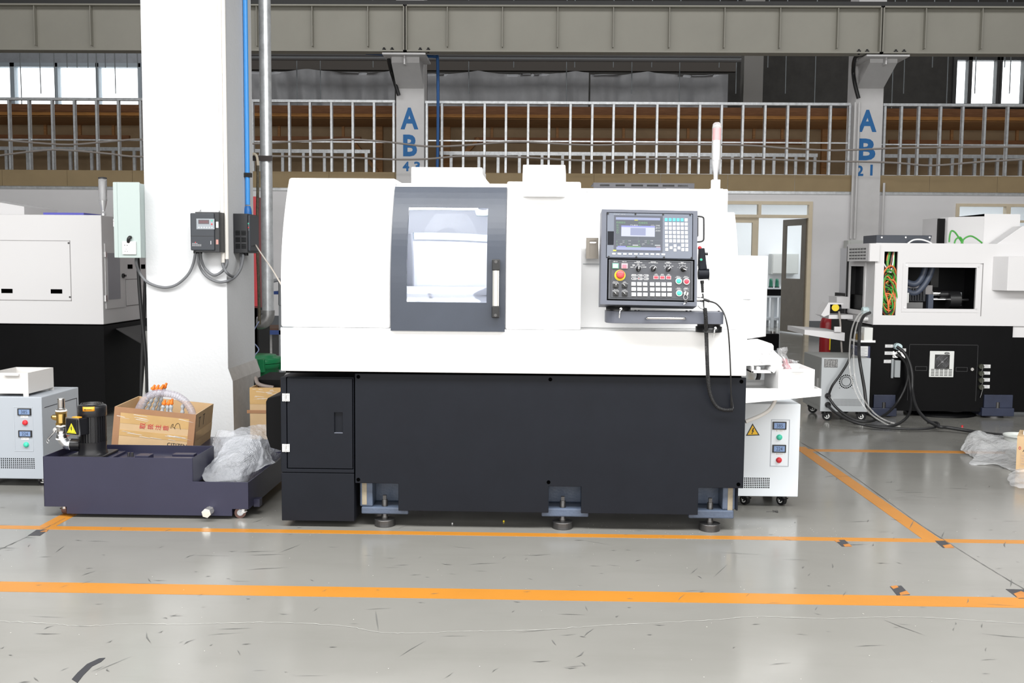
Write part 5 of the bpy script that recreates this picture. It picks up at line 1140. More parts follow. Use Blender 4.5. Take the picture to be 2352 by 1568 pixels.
# white bin on the left cabinet
zt=q[3]; Yb_=Y2_+.02
b0,b1=X_(-25,890,Yb_),X_(65,890,Yb_); bh=Z_(30,856,Yb_); yb=Yb_+.30
bn=thing('parts_bin','white open parts bin with a front lip on top of the left stabilizer','bin',((b0+b1)/2,Yb_+.15,zt))
z0=zt+.016
m=MB(); m.tray(b0,b1,Yb_,yb,z0,bh,.004)
BINW=mat('warm_white_paint',(.60,.585,.57),.45)
m.build('body',BINW,bn)
for x in (b0,b1-.03):
    for y in (Yb_,yb-.004): MB().box(x,x+.03,y,y+.004,zt,z0).build('foot',BINW,bn)
k=Q(12,857.5,45,863,Yb_); MB().prism([(Yb_,k[3]),(Yb_-.014,k[3]-.004),(Yb_-.014,k[2]+.002),(Yb_,k[2])],'x',k[0],k[1]).build('handle_lip',BINW,bn,bevel=.001)
# ================================================================= LEFT BACKGROUND LATHE
YB=8.05
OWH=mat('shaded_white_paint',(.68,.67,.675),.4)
bl=thing('lathe','white-topped lathe on a black base half hidden behind the pillar, left background','lathe',(-4.2,YB,0))
xr=X_(237,700,YB); zt=Z_(120,493,YB); zm=Z_(120,744,YB); DP=1.4
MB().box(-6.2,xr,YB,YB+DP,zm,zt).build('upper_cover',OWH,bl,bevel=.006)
MB().box(-6.2,xr-.005,YB+.01,YB+DP-.05,.06,zm-.01).build('black_base',BLACKP,bl)
for x in (-5.9,xr-.2): MB().cyl((x,YB+.2,0),(x,YB+.2,.07),.06).build('levelling_foot',IRON,bl)
q=Q(-60,551.5,163,690,YB); 
m=MB(); fr=.004
for a in ((q[0],q[1],q[3]-fr,q[3]),(q[0],q[1],q[2],q[2]+fr),(q[1]-fr,q[1],q[2],q[3])): m.box(a[0],a[1],YB-.002,YB+.001,a[2],a[3])
m.build('panel_gap',mat('seam_shadow_grey',(.28,.27,.27),.6),bl); MB().box(q[0],q[1]-.006,YB-.003,YB,q[2]+.006,q[3]-.006).build('access_panel',OWH,bl)
for a in ((3,663,29,673),(116.5,664,143,674)): k=Q(*a,YB-.003); MB().box(k[0],k[1],YB-.0036,YB,k[2],k[3]).build('finger_slot',DARK,bl)
for p in ((158,558),(161,682)): c=at(*p,YB); MB().cyl((c.x,YB-.006,c.z),(c.x,YB,c.z),.008,n=8).build('panel_screw',IRON,bl)
# right side details on the receding face
def sx_(px,py): p=atx(px,py,xr); return p.y,p.z
def side(px0,py0,px1,py1,m_,name,t=.003,par=bl):
    ya,_=sx_(px0,(py0+py1)/2); yb,_=sx_(px1,(py0+py1)/2); ym=sx_((px0+px1)/2,py0)[1]; yn=sx_((px0+px1)/2,py1)[1]
    return MB().box(xr-.002,xr+t,ya,yb,yn,ym).build(name,m_,par)
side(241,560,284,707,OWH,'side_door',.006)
w_2=side(246,581,274,687,mat('smoky_acrylic',(.30,.30,.33),.25),'side_window',.008)
for p in ((238,578,242,590),(239,678,243,692)): side(*p,STEEL,'hinge',.015)
side(289,640,318,702,mat('seam_shadow_grey',(.28,.27,.27),.6),'panel_gap',.001); side(290,642,317,700,OWH,'side_panel',.003)
for p in ((293,607,304,617),(324,607,333,617)): side(*p,DARK,'finger_slot',.002)
c=sx_(280,633); MB().cyl((xr,c[0],c[1]),(xr+.02,c[0],c[1]),.02,n=10).box(xr+.01,xr+.02,c[0]-.01,c[0]+.05,c[1]-.008,c[1]+.008).build('latch',BLACK,bl)
p=[atx(x,y,xr+.01) for x,y in ((268,755),(330,745),(338,790),(281,800))]
MB().add([V(xr+.004,p[0].y,p[0].z),V(xr+.004,p[1].y,p[1].z),V(xr+.25,p[2].y,p[2].z),V(xr+.25,p[3].y,p[3].z)],[(0,1,2,3)]).build('flap',mat('dark_grey_flap',(.035,.035,.036),.45),bl,solid=.006)
c=at(237,470,YB+.25); tw=MB().lathe((c.x,YB+.25,zt),(0,0,1),[(.02,0),(.02,.035),(.013,.04),(.014,.05),(.03,.11),(.032,.13)],n=20).build('signal_tower',mat('silver_plastic',(.66,.66,.67),.25,.5),bl)
MB().lathe((c.x,YB+.25,zt+.13),(0,0,1),[(.034,0),(.034,.17),(.030,.185),(.01,.19)],n=22).build('tower_lens',MATS['clear_lens'],tw); MB().cyl((c.x,YB+.25,zt+.13),(c.x,YB+.25,zt+.29),.022,n=12).build('tower_core',mat('frosted_core',(.7,.7,.72),.3),tw)
MB().lathe((c.x,YB+.25,zt+.31),(0,0,1),[(.034,0),(.034,.012),(.01,.016)],n=22).build('tower_cap',mat('tower_cap_grey',(.05,.05,.055),.3),tw)
k=Q(-60,470,69,495,YB+.6); MB().prism([(k[0],k[3]+.06),(k[0],zt),(k[1],zt),(k[1],k[3]-.02)],'y',YB+.5,YB+1.1).build('roof_box',OWH,bl)
P=[(at(113,493,YB+.2).x,YB+.1),(at(205,493,YB+.2).x,YB+.1),(at(205,493,YB+.2).x,YB+.5),(at(113,493,YB+.2).x,YB+.5)]
tag(MB().prism(P,'z',zt+.012,zt+.022).prism([(a+.0,b) for a,b in P],'z',zt+.001,zt+.012).build('folder',mat('blue_folder',(.10,.10,.45),.4)),'thin blue folder lying on top of the left background lathe','folder')
# ================================================================= COOLANT TANK TROLLEY
YT_=4.90
tx0,tx1=X_(100,1110,YT_),X_(571,1130,YT_); zr=Z_(270,1050,YT_); zl_=Z_(510,1106.5,YT_); xs_=X_(442,1080,YT_); zb=Z_(330,1166,YT_); zb2=Z_(320,1182,YT_)
xn=X_(153,1174,YT_); xn2=X_(533,1175,YT_)
yhi=5.24; ylo=6.10
tk=thing('coolant_tank','navy coolant tank trolley on casters, left of the lathe','coolant tank',((tx0+tx1)/2,YT_+.3,0))
t=.004
m=MB()
m.prism([(tx0,zr),(xs_,zr),(xs_,zl_),(tx1,zl_),(tx1,zb),(xn2,zb),(xn2,zb2),(xn,zb2),(xn,zb),(tx0,zb)],'y',YT_,YT_+t)
m.box(tx0,tx0+t,YT_,yhi,zb,zr).box(xs_-t,xs_,YT_+t,yhi,zl_-.02,zr).box(tx0,xs_,yhi-t,yhi,zl_,zr).box(tx1-t,tx1,YT_,ylo,zb,zl_)
m.box(xn+.004,xn2-.004,YT_+.01,yhi,zb2,zb).box(tx0+t,tx1-t,YT_+t,ylo-t,zb,zb+t).box(tx0,tx1,ylo-t,ylo,zb,zl_).box(tx0,tx0+t,yhi,ylo,zb,zl_)
m.box(tx1-.002,tx1+.03,YT_+.09,YT_+.14,zb-.01,zb+.03)
m.build('tank_body',NAVY,tk,bevel=.0015)
zd=zr-.035
MB().box(tx0+t,xs_-t,YT_+t,yhi-t,zd-.004,zd).build('tank_lid',NAVY,tk)
MB().box(tx0+t,X_(486,1020,5.4),yhi,ylo-t,.20,.204).build('rear_deck',NAVY,tk)
q=Q(309,1033,341,1049,4.98); MB().box(q[0],q[1],4.98,5.05,zd,zd+.028).build('lid_handle',NAVY,tk,bevel=.003)
for a,b,yy in ((372,437,4.97),(395,445,5.08)): MB().box(X_(a,1043,yy),X_(b,1043,yy),yy,yy+.05,zd,zd+.018).build('lid_rail',NAVY,tk,bevel=.002)
for px in (292,300): c=at(px,1036,5.08); MB().cyl((c.x,5.1,zd),(c.x,5.1,zd+.02),.007,n=8).build('stud_bolt',IRON,tk)
c=at(478,1175,YT_-.03); MB().cyl((c.x,YT_-.03,c.z),(c.x,YT_,c.z),.022,n=6,sm=False).cyl((c.x,YT_-.06,c.z),(c.x,YT_-.02,c.z),.024,n=6,sm=False).build('drain_plug',mat('bright_zinc',(.78,.77,.72),.25,.8),tk,bevel=.002)
BRW=mat('brown_wheel',(.16,.085,.07),.45)
caster(tk,X_(139,1180,YT_)-.005,YT_+.06,.0285,1.45,BRW,STEEL,zb,.014)
caster(tk,X_(547,1180,YT_)+.012,YT_+.05,.0285,math.pi+.3,BRW,STEEL,zb,.014)
for (x,y) in ((tx0+.06,ylo-.08),(tx1-.06,ylo-.08)): caster(tk,x,y,.030,.4,BRW,STEEL,zb,.014)
# ---- pump on the tank lid
Ypm=5.05
pcx=X_(213,1000,Ypm)
pu=thing('coolant_pump','black finned coolant pump with warning triangle standing on the navy tank','pump',(pcx,Ypm,zd))
q=Q(150,1043,243,1048,Ypm-.11)
BLKP2=mat('pump_black',(.010,.010,.012),.3,bump=.25,bs=300)
z=zd
MB().box(q[0],q[1],4.93,5.19,z,z+.012).build('mounting_plate',NAVY,pu,bevel=.003)
MB().box(pcx-.095,pcx+.085,4.97,5.165,z+.012,z+.026).build('flange_plate',BLKP2,pu,bevel=.004)
k=Ypm/FPX
def zp(py): return Z_(213,py,Ypm)
rb=33*k*.96
MB().lathe((pcx,Ypm,z+.026),(0,0,1),[(rb*1.05,0),(rb,.01),(rb*.95,.03),(rb,zp(1012)-z-.026)],n=32).build('pump_casing',BLKP2,pu)
m=MB(); zf0,zf1=zp(1012),zp(952)
m.cyl((pcx,Ypm,zf0),(pcx,Ypm,zf1),rb*.86,n=28)
for i in range(28):
    a=2*PI*i/28; d=V(math.cos(a),math.sin(a),0); n_=V(-math.sin(a),math.cos(a),0)*.0022
    p0,p1=V(pcx,Ypm,0)+d*rb*.8,V(pcx,Ypm,0)+d*rb*.97; vs=[]
    for zz in (zf0,zf1):
        for p in (p0-n_,p1-n_,p1+n_,p0+n_): vs.append(V(p.x,p.y,zz))
    m.add(vs,[(0,1,5,4),(1,2,6,5),(2,3,7,6),(3,0,4,7),(4,5,6,7),(3,2,1,0)])
m.build('finned_motor',BLKP2,pu)
m=MB(); ztp=zp(927); m.lathe((pcx,Ypm,zf1-.004),(0,0,1),[(rb*1.0,0),(rb*1.02,.004),(rb*1.02,ztp-zf1-.012),(rb*.97,ztp-zf1-.003),(rb*.86,ztp-zf1)],n=32); fc=m.build('fan_cowl',BLKP2,pu)
m=MB(); 
for r in (.25,.42,.59,.76):
    m.tube([(pcx+rb*r*math.cos(a),Ypm+rb*r*math.sin(a),ztp+.002) for a in [i*PI/8 for i in range(16)]],.0018,n=6,sub=2,closed=True)
m.build('fan_grille',IRON,fc)
yfr=Ypm-rb*1.02
q=Q(189,934.5,214,945,yfr-.004)
def onround(q,r,h,m_,name,par):
    "patch curved round the motor"
    a0=math.asin(max(-1,min(1,(q[0]-pcx)/r)));a1=math.asin(max(-1,min(1,(q[1]-pcx)/r)))
    mb=MB(); mb.grid(lambda u,v:(pcx+(r+h)*math.sin(a0+(a1-a0)*u),Ypm-(r+h)*math.cos(a0+(a1-a0)*u),q[2]+(q[3]-q[2])*v),8,1); return mb.build(name,m_,par,solid=.0008)
ol=onround(q,rb*1.02,.001,mat('orange_label',(.85,.36,.03),.45),'rotation_label',fc)
m=MB(); cz=(q[2]+q[3])/2; a=math.asin(((q[0]+q[1])/2-pcx)/(rb*1.02)); mt=T(pcx+(rb*1.02+.003)*math.sin(a),Ypm-(rb*1.02+.003)*math.cos(a),cz)@Matrix.Rotation(a,4,'Z')
m.xf=mt; m.box(-.016,.018,-.001,.0,-.003,-.001).prism([(-.022,-.002),(-.013,.002),(-.013,-.006)],'y',-.001,0); m.xf=None; m.build('arrow',DINK,fc)
# terminal box
mt=T(pcx-.03,Ypm-rb*.86,0)@Matrix.Rotation(-.42,4,'Z')
zt0,zt1=zp(992),zp(954)
m=MB(mt); m.box(-.055,.035,-.045,.02,zt0,zt1); tb=m.build('terminal_box',BLKP2,pu,bevel=.003)
m=MB(mt); m.plate(-.058,.038,zt0-.003,zt1+.004,-.047,-.041,[(-.052,.032,zt0+.004,zt1-.003)]); m.build('box_gasket',CHROME,tb)
m=MB(mt); m.box(-.050,.030,-.054,-.044,zt0+.006,zt1-.005); m.build('box_cover',BLKP2,tb,bevel=.004)
m=MB(mt); m.prism([(-.04,zt0+.012),(.024,zt0+.012),(-.008,zt0+.062)],'y',-.056,-.0535); wt=m.build('warning_triangle',mat('warning_yellow2',(.85,.75,.03),.45),tb)
m=MB(mt); 
A=[(-.033,zt0+.016),(.017,zt0+.016),(-.008,zt0+.055)]
for i in range(3):
    a_,b_=V(A[i][0],0,A[i][1]),V(A[(i+1)%3][0],0,A[(i+1)%3][1]); d=(b_-a_).normalized(); n_=V(-d.z,0,d.x)*.0008
    m.add([a_-n_+V(0,-.0563,0),b_-n_+V(0,-.0563,0),b_+n_+V(0,-.0563,0),a_+n_+V(0,-.0563,0)],[(0,1,2,3)])
m.prism([(-.010,zt0+.046),(-.004,zt0+.046),(-.006,zt0+.036),(-.002,zt0+.036),(-.008,zt0+.02),(-.008,zt0+.031),(-.012,zt0+.031)],'y',-.0568,-.0558); m.build('lightning_bolt',DINK,wt)
m=MB(mt); m.box(-.012,.028,-.046,-.02,zt1+.003,zt1+.008); m.build('orange_tag',mat('orange_label',(.85,.36,.03),.45),tb)
# outlet pipework
m=MB(); yo=Ypm-.01; zo=Z_(170,1021,yo)
xo0=X_(165,1020,yo); m.cyl((pcx-rb*.8,yo,zo),(xo0,yo,zo),.033,n=20); m.build('outlet_port',BLKP2,pu,bevel=.003)
pv=X_(141,950,yo)
m=MB(); m.tube([(xo0+.01,yo,zo),(xo0-.02,yo,zo),(pv+.02,yo,zo+.008),(pv+.003,yo,zo+.03),(pv,yo,zo+.06)],.026,n=16,sub=5); pl=m.build('elbow',mat('zinc_plated',(.62,.65,.68),.3,.9,var=.15,vs=30),pu)
m=MB(); m.cyl((xo0-.004,yo,zo),(xo0+.012,yo,zo),.031,n=6,sm=False); m.build('union_nut',PWHITE,pl)
def zq(py): return Z_(141,py,yo)
m=MB(); m.lathe((pv,yo,zq(1008)),(0,0,1),[(.030,0),(.030,.006),(.026,.008)],n=20); m.build('thread_tape',PWHITE,pl)
m=MB(); m.lathe((pv,yo,zq(1006)),(0,0,1),[(.0285,0),(.0285,.02),(.025,.022),(.025,zq(978)-zq(1006)-.01),(.029,zq(978)-zq(1006)-.008),(.029,zq(978)-zq(1006))],n=24); m.build('cam_coupling',STEEL,pl)
m=MB(); m.lathe((pv,yo,zq(978)),(0,0,1),[(.026,0),(.027,.003),(.027,.008)],n=20); m.build('thread_tape',PWHITE,pl)
m=MB(); h_=zq(944)-zq(975); m.cyl((pv,yo,zq(975)),(pv,yo,zq(975)+.012),.030,n=6,sm=False).cyl((pv,yo,zq(975)+.010),(pv,yo,zq(975)+h_-.010),.0255,n=20).cyl((pv,yo,zq(975)+h_-.012),(pv,yo,zq(975)+h_),.030,n=6,sm=False).cyl((pv,yo,zq(975)+h_*.5),(pv-.042,yo,zq(975)+h_*.55),.020,.014,n=14).sph((pv-.04,yo,zq(975)+h_*.55),.014); m.build('brass_valve',BRASS,pl)
m=MB(); m.lathe((pv,yo,zq(944)),(0,0,1),[(.028,0),(.028,.006)],n=20); m.build('thread_tape',PWHITE,pl)
m=MB(); m.cyl((pv,yo,zq(942)),(pv,yo,zq(938)),.025,n=6,sm=False); b=[(.016,0)]
H=zq(913.5)-zq(938)
for i in range(5): b+=[(.0185,H*i/5+.002),(.0165,H*(i+1)/5-.0015)]
m.lathe((pv,yo,zq(938)),(0,0,1),b,n=20); m.build('hose_barb',STEEL,pl)
m=MB(); zc=zq(987)
for s in (-1,1): m.cyl((pv+s*.03,yo-.006,zc),(pv+s*.03,yo+.006,zc),.014,n=14)
m.tube([(pv-.032,yo-.008,zc),at(124,993,yo-.01),at(110,1008,yo-.01)],.005,n=6,sub=2).tube([(pv+.032,yo,zc),at(159,978,yo),at(158,962,yo)],.005,n=6,sub=2); m.build('cam_lever',STEEL,pl)
m=MB(); c=at(110,1012,yo-.01); m.tube([(c.x+.006*math.cos(a),c.y,c.z-.003+.009*math.sin(a)) for a in [i*PI/4 for i in range(8)]],.0014,n=6,closed=True,sub=2); m.build('pull_ring',CHROME,pl)
m=MB(); c=at(157,995,yo+.01); m.box(c.x-.012,c.x+.01,yo,yo+.03,c.z-.012,c.z+.012); m.build('red_grip',mat('dark_red_grip',(.30,.02,.02),.4),pl)
# ================================================================= CARDBOARD BOXES
CARD=mat('cardboard',(.56,.39,.22),.6,var=.07,vs=8); CARDT=mat('glossy_packing_tape',(.54,.35,.155),.2,var=.1,vs=5); CARDB=mat('brown_tape',(.36,.195,.105),.35,var=.1); CARDL=mat('pale_cardboard',(.52,.35,.20),.6,var=.06)
yc=5.62; pcor=at(450,955,yc)
ang=.09
zt=zt0b=Z_(450,952,yc); zb3=zt-.225
Wd=.455; Dp=.44; cor=V(pcor.x,yc,zt0b)
BM=Matrix.Translation(cor)@Matrix.Rotation(ang,4,'Z')@Matrix.Rotation(.105,4,'Y')@T(0,0,-zt0b)      # local: x from -Wd..0 along the front, y 0..Dp back
bx=thing('cardboard_box','open cardboard box marked CITIZEN with hoses inside, behind the navy tank','cardboard box',(cor.x-.25,yc+.1,.205))
m=MB(BM); t=.006; lean=.012
m.tray(-Wd,0,0,Dp,zb3,zt,t)
m.build('carton',CARD,bx)
m=MB(BM); m.box(-Wd-.001,.001,-.0012,0,zt-.03,zt+.001).box(-Wd-.001,-Wd+.035,-.0015,0,zb3,zt).box(-.035,.0012,-.0015,0,zb3,zt).box(0,.0014,-.001,.03,zb3,zt); m.build('brown_tape',CARDB,bx)
H=zt-zb3
m=MB(BM); m.box(-Wd+.035,-.035,-.0010,0,zt-.09,zt-.03).box(-Wd+.035,-.035,-.0010,0,zt-H*.72,zt-H*.57).box(-.0,.0012,.03,Dp,zt-H*.72,zt-H*.5); m.build('packing_tape',CARDT,bx)
m=MB(BM)
for i in range(20):
    x=rs.uniform(-Wd+.01,-.08); z=zt-rs.choice((.035,.05,.06,H*.6,H*.62,H*.64,H*.7)); l=rs.uniform(.02,.10); h=rs.uniform(.0005,.0014); s=rs.uniform(-.14,-.02)
    m.add([(x,-.0022,z-h),(x+l,-.0022,z-h+s*l),(x+l*.9,-.0022,z+h+s*l),(x+l*.1,-.0022,z+h)],[(0,1,2,3)])
m.build('stretch_film',mat('shiny_film_streak',(.75,.72,.68),.15),bx,kind='stuff')
m=MB(BM)
fz=zt-H*.42
def vchar(s,x,z,h,col=None,rot=PI/2,name=None,mb=None): addtext(mb,s,T(x,-.002,z)@UP@Matrix.Rotation(rot,4,'Z'),h,None,.0003)
bk=lambda f:-Wd+Wd*f
for s,f,dz in (('取',.36,0),('扱',.455,0),('注',.55,0),('意',.645,0)): vchar(s,bk(f),fz+dz,.032,mb=m)
m.build('lettering',RINK,bx)
m=MB(BM); addtext(m,'CITIZEN',T(bk(.80),-.002,zt-H*.83)@UP,.020,.110,.0003); m.build('lettering',DINK,bx); bn_=BM.to_3x3()@V(0,-1,0)
def on_box(px,py):
    d=ray(px,py); return CP+d*((cor-CP).dot(bn_)/d.dot(bn_))+bn_*.0022
m=MB(); m.tube([on_box(240+x/7.838,860+y/7.838) for x,y in ((1196,968),(1203,930),(1216,902),(1236,890),(1240,905),(1226,935),(1252,950),(1271,975),(1266,948),(1288,900),(1322,874),(1348,892),(1360,935),(1368,985))],.0011,n=5,sub=4); m.build('handwritten_numeral',DINK,bx)
for k0,k1 in ((.1,-.034),(.2,-.03)): m=MB(BM); m.box(.0012,.0022,k0,k0+.005,zt-.09,zt+k1).box(.0012,.0022,k0-.02,k0+.025,zt+k1,zt+k1+.004); m.build('arrow_marking',DINK,bx)
# hose arch in the box
Hm=mat('clear_spiral_hose',(.55,.52,.60),.12,alpha=.36,spec=.8)
ho=thing('spiral_hose','clear wire-reinforced hose arching out of the cardboard box','hose',(cor.x-.25,yc+.15,zt))
yh=yc+.17
P=[at(x,y,yh) for x,y in ((312,960),(318,940),(334,915),(357,903),(380,903),(404,908),(425,922),(440,944),(446,970))]
MB().tube(P,.022,n=12).build('tube',Hm,ho)
coilP=spline([Vector(p) for p in P],10); m=MB(); out=[]; tot=34*8
for k_ in range(tot+1):
    f=k_/tot*(len(coilP)-1); i=min(int(f),len(coilP)-2); p=coilP[i].lerp(coilP[i+1],f-i); d=(coilP[i+1]-coilP[i]).normalized(); u=V(0,1,0)-d*d.y; u.normalize(); w=d.cross(u); a=k_/8*2*PI; out.append(p+u*(.0195*math.cos(a))+w*(.0195*math.sin(a)))
m.tube(out,.0008,n=4,sub=1); m.build('wire_helix',mat('bright_wire',(.6,.6,.64),.3,.6),ho)
# segmented coolant nozzles
def nozzle(label,px0,py0,px1,py1,tip,Y):
    a,b=at(px0,py0,Y),at(px1,py1,Y); d=(b-a); L=d.length; d.normalize()
    r=thing('coolant_nozzle',label,'coolant nozzle',a,group='segmented coolant nozzles in the cardboard box')
    n=max(2,int(L/.026)); pr_=[]
    for i in range(n): h=L*i/n; s=L/n; pr_+=[(.0075,h),(.0125,h+s*.45),(.0125,h+s*.6),(.0075,h+s*.97)]
    MB().lathe(a,d,pr_,n=14).build('segmented_hose',mat('grey_loc_line',(.42,.45,.48),.45),r)
    if tip: c=at(*tip,Y); MB().lathe(b,(c-b),[(.0115,0),(.0135,.006),(.009,(c-b).length*.45),(.0062,(c-b).length)],n=14).build('nozzle_tip',ORNG,r)
yz=yc+.23
nozzle('orange-tipped nozzle furthest left of the upper row above the box',325,945,350,894,(356,884),yz)
nozzle('orange-tipped nozzle second from left of the upper row above the box',337,945,358,896,(365,884),yz+.01)
nozzle('orange-tipped nozzle third from left of the upper row above the box',350,945,368,895,(376,883),yz)
nozzle('orange-tipped nozzle standing tallest above the box',362,945,377,890,(383,879.5),yz+.02)
nozzle('leftmost low orange-tipped nozzle inside the box',371,950,376,929,(379,918),yz-.07)
nozzle('middle low orange-tipped nozzle inside the box',383,955,386,929,(391,918),yz-.06)
nozzle('rightmost low orange-tipped nozzle inside the box',392,955,393,928,(396,915.5),yz-.08)
nozzle('bare grey nozzle without a tip at the right end inside the box',418,965,420,928,None,yz-.05)
# boxes at the pillar's right
Yk=6.55
q=Q(574,892,662,990,Yk)
kb=thing('cardboard_box','taped cardboard carton standing between the pillar and the lathe','cardboard box',((q[0]+q[1])/2,Yk+.2,0))
m=MB(); t=.006; zt=Z_(600,890,Yk); x0,x1=q[0],q[1]
m.tray(x0,x1,Yk,Yk+.45,0,zt,t).box(x0+t,x1-t,Yk+t,Yk+.45-t,zt-.06,zt-.055); m.build('carton',CARD,kb)
zs_=Z_(600,945,Yk); MB().box(x0-.02,x1,Yk-.002,Yk,zs_-.012,zs_+.010).box(X_(622,955,Yk),X_(640,955,Yk),Yk-.0025,Yk,zs_-.05,zs_).build('brown_tape',CARDB,kb)
MB().box(x0,x1,Yk-.0012,Yk,zs_+.05,zt).build('packing_tape',CARDT,kb)
m=MB()
for i in range(22):
    x=rs.uniform(x0+.01,x1-.08); z=zt-rs.uniform(.01,.085); l=rs.uniform(.02,.07); h=rs.uniform(.0004,.0013); s=rs.uniform(-.12,.12)
    m.add([(x,Yk-.0022,z-h),(x+l,Yk-.0022,z-h+s*l),(x+l*.9,Yk-.0022,z+h+s*l),(x+l*.1,Yk-.0022,z+h)],[(0,1,2,3)])
m.build('stretch_film',mat('shiny_film_streak',(.75,.72,.68),.15),kb,kind='stuff')
p=[at(*c,Yk+.25) for c in ((590,872),(650,872),(650,854),(612,854))]; zz=Z_(600,868,Yk+.25)
cvx=thing('folded_sheet','black sheet-metal panel sticking out of the taped carton','panel',(p[0].x,Yk+.25,zt-.04))
MB().add([V(p[0].x,Yk+.18,zt-.02),V(p[1].x,Yk+.18,zt-.02),V(p[1].x,Yk+.34,zz+.03),V(p[3].x,Yk+.34,zz+.03),V(p[0].x,Yk+.18,zt+.03),V(p[1].x,Yk+.18,zt+.03)],[(0,1,5,4),(4,5,2,3)]).build('sheet',BLACKP,cvx,solid=.004)
tag(MB().tube([at(588,868,Yk+.2),at(592,880,Yk+.12),at(605,886,Yk+.1),at(628,890,Yk+.1)],.014).build('grey_hose',mat('brown_grey_hose',(.22,.18,.16),.5)),'brown-grey hose curled in the top of the taped carton','hose')
# ================================================================= BUBBLE WRAP
def bubble_mat(name,col,alpha,scale):
    m=bpy.data.materials.new(name); m.use_nodes=True; nt=m.node_tree; N=nt.nodes; L=nt.links; b=N['Principled BSDF']
    b.inputs['Base Color'].default_value=(*col,1); b.inputs['Roughness'].default_value=.16; b.inputs['Specular IOR Level'].default_value=.9
    tc=N.new('ShaderNodeTexCoord'); vo=N.new('ShaderNodeTexVoronoi'); vo.inputs['Scale'].default_value=scale; vo.inputs['Randomness'].default_value=.25; L.new(tc.outputs['UV'],vo.inputs['Vector'])
    r=N.new('ShaderNodeMapRange'); r.inputs[1].default_value=.15; r.inputs[2].default_value=.5; r.inputs[3].default_value=1; r.inputs[4].default_value=0; L.new(vo.outputs['Distance'],r.inputs[0])
    bp=N.new('ShaderNodeBump'); bp.inputs['Strength'].default_value=.35; bp.inputs['Distance'].default_value=.006; L.new(r.outputs[0],bp.inputs['Height']); n2=N.new('ShaderNodeTexNoise'); n2.inputs['Scale'].default_value=34; n2.inputs['Detail'].default_value=3; L.new(tc.outputs['Object'],n2.inputs['Vector'])
    b2=N.new('ShaderNodeBump'); b2.inputs['Strength'].default_value=.75; b2.inputs['Distance'].default_value=.02; L.new(n2.outputs['Fac'],b2.inputs['Height']); L.new(bp.outputs[0],b2.inputs['Normal']); L.new(b2.outputs[0],b.inputs['Normal'])
    a=N.new('ShaderNodeMapRange'); a.inputs[3].default_value=alpha-.05; a.inputs[4].default_value=alpha+.05; L.new(r.outputs[0],a.inputs[0]); L.new(a.outputs[0],b.inputs['Alpha'])
    return m
BUB=bubble_mat('bubble_wrap',(.60,.62,.66),.50,1.0)
def wrap(rows,name,par,n=40,amp=.03,seed=0,uvs=(60,50),m_=None):
    "crumpled sheet through rows of world points"
    rows=[[Vector(p) for p in r] for r in rows]
    rr=[spline(r,8) for r in rows]; k=min(len(r) for r in rr); cols_=[spline([r[i] for r in rr],8) for i in range(k)]
    nu,nv=k-1,len(cols_[0])-1
    vs=[];uv=[]
    for j in range(nv+1):
        for i in range(nu+1):
            p=cols_[i][j]; s=p*9+V(seed,0,0); d=V(noise.noise(s),noise.noise(s+V(7,0,0)),noise.noise(s+V(0,9,0)))*amp
            s=p*26+V(0,seed,0); c=abs(noise.noise(s)); d+=V(noise.noise(s+V(3,0,0)),-c*1.2,c)*amp*.45
            vs.append(p+d); uv.append((i/nu*uvs[0],j/nv*uvs[1]))
    mb=MB(); mb.add(vs,[(j*(nu+1)+i,j*(nu+1)+i+1,(j+1)*(nu+1)+i+1,(j+1)*(nu+1)+i) for j in range(nv) for i in range(nu)],True)
    o=mb.build(name,m_ or BUB,par); me=o.data; ul=me.uv_layers.new(name='UVMap')
    for l in me.loops: ul.data[l.index].uv=uv[l.vertex_index]
    return o
wr=thing('bubble_wrap','heap of crumpled clear bubble wrap in the low end of the navy tank','bubble wrap',(X_(540,1060,5.3),5.3,zb+.01))
A=lambda L,Ys:[at(x,y,Yv) for (x,y),Yv in zip(L,Ys)]
zin=zl_
wrap([A([(447,1086),(470,1070),(500,1045),(530,1010)],(5.08,5.12,5.2,5.3)),A([(458,1095),(490,1075),(525,1045),(560,1000)],(5.04,5.07,5.15,5.28)),A([(470,1104),(515,1085),(560,1050),(600,1005)],(5.02,5.06,5.14,5.3)),A([(485,1110),(540,1100),(585,1075),(630,1035)],(5.03,5.05,5.15,5.4)),A([(510,1116),(560,1112),(590,1095),(650,1045)],(5.06,5.08,5.2,5.5))],'front_fold',wr,amp=.022,seed=1)
wrap([A([(488,1005),(505,993),(540,990),(560,990)],(5.45,5.4,5.38,5.4)),A([(489,1025),(520,1015),(545,1005),(570,1000)],(5.36,5.28,5.3,5.35)),A([(490,1050),(520,1040),(550,1035),(590,1020)],(5.32,5.24,5.25,5.3)),A([(492,1075),(525,1065),(560,1060),(600,1045)],(5.3,5.22,5.22,5.3))],'left_fold',wr,amp=.025,seed=5)
wrap([A([(540,990),(570,980),(600,977),(630,986),(660,1000)],(5.5,5.55,5.6,5.65,5.7)),A([(520,1010),(560,998),(600,995),(630,1002),(655,1012)],(5.35,5.4,5.45,5.55,5.6)),A([(505,1040),(550,1025),(592,1018),(628,1020),(655,1025)],(5.22,5.28,5.36,5.5,5.6)),A([(490,1065),(545,1050),(590,1045),(625,1040),(655,1040)],(5.15,5.2,5.3,5.45,5.55))],'rear_fold',wr,amp=.03,seed=9)
wrap([A([(590,1010),(600,1000),(612,1010)],(5.34,5.3,5.34)),A([(588,1030),(600,1025),(614,1030)],(5.28,5.24,5.3)),A([(580,1060),(598,1052),(615,1050)],(5.2,5.18,5.26)),A([(575,1090),(600,1075),(625,1060)],(5.15,5.15,5.25))],'crease_fold',wr,amp=.03,seed=13)
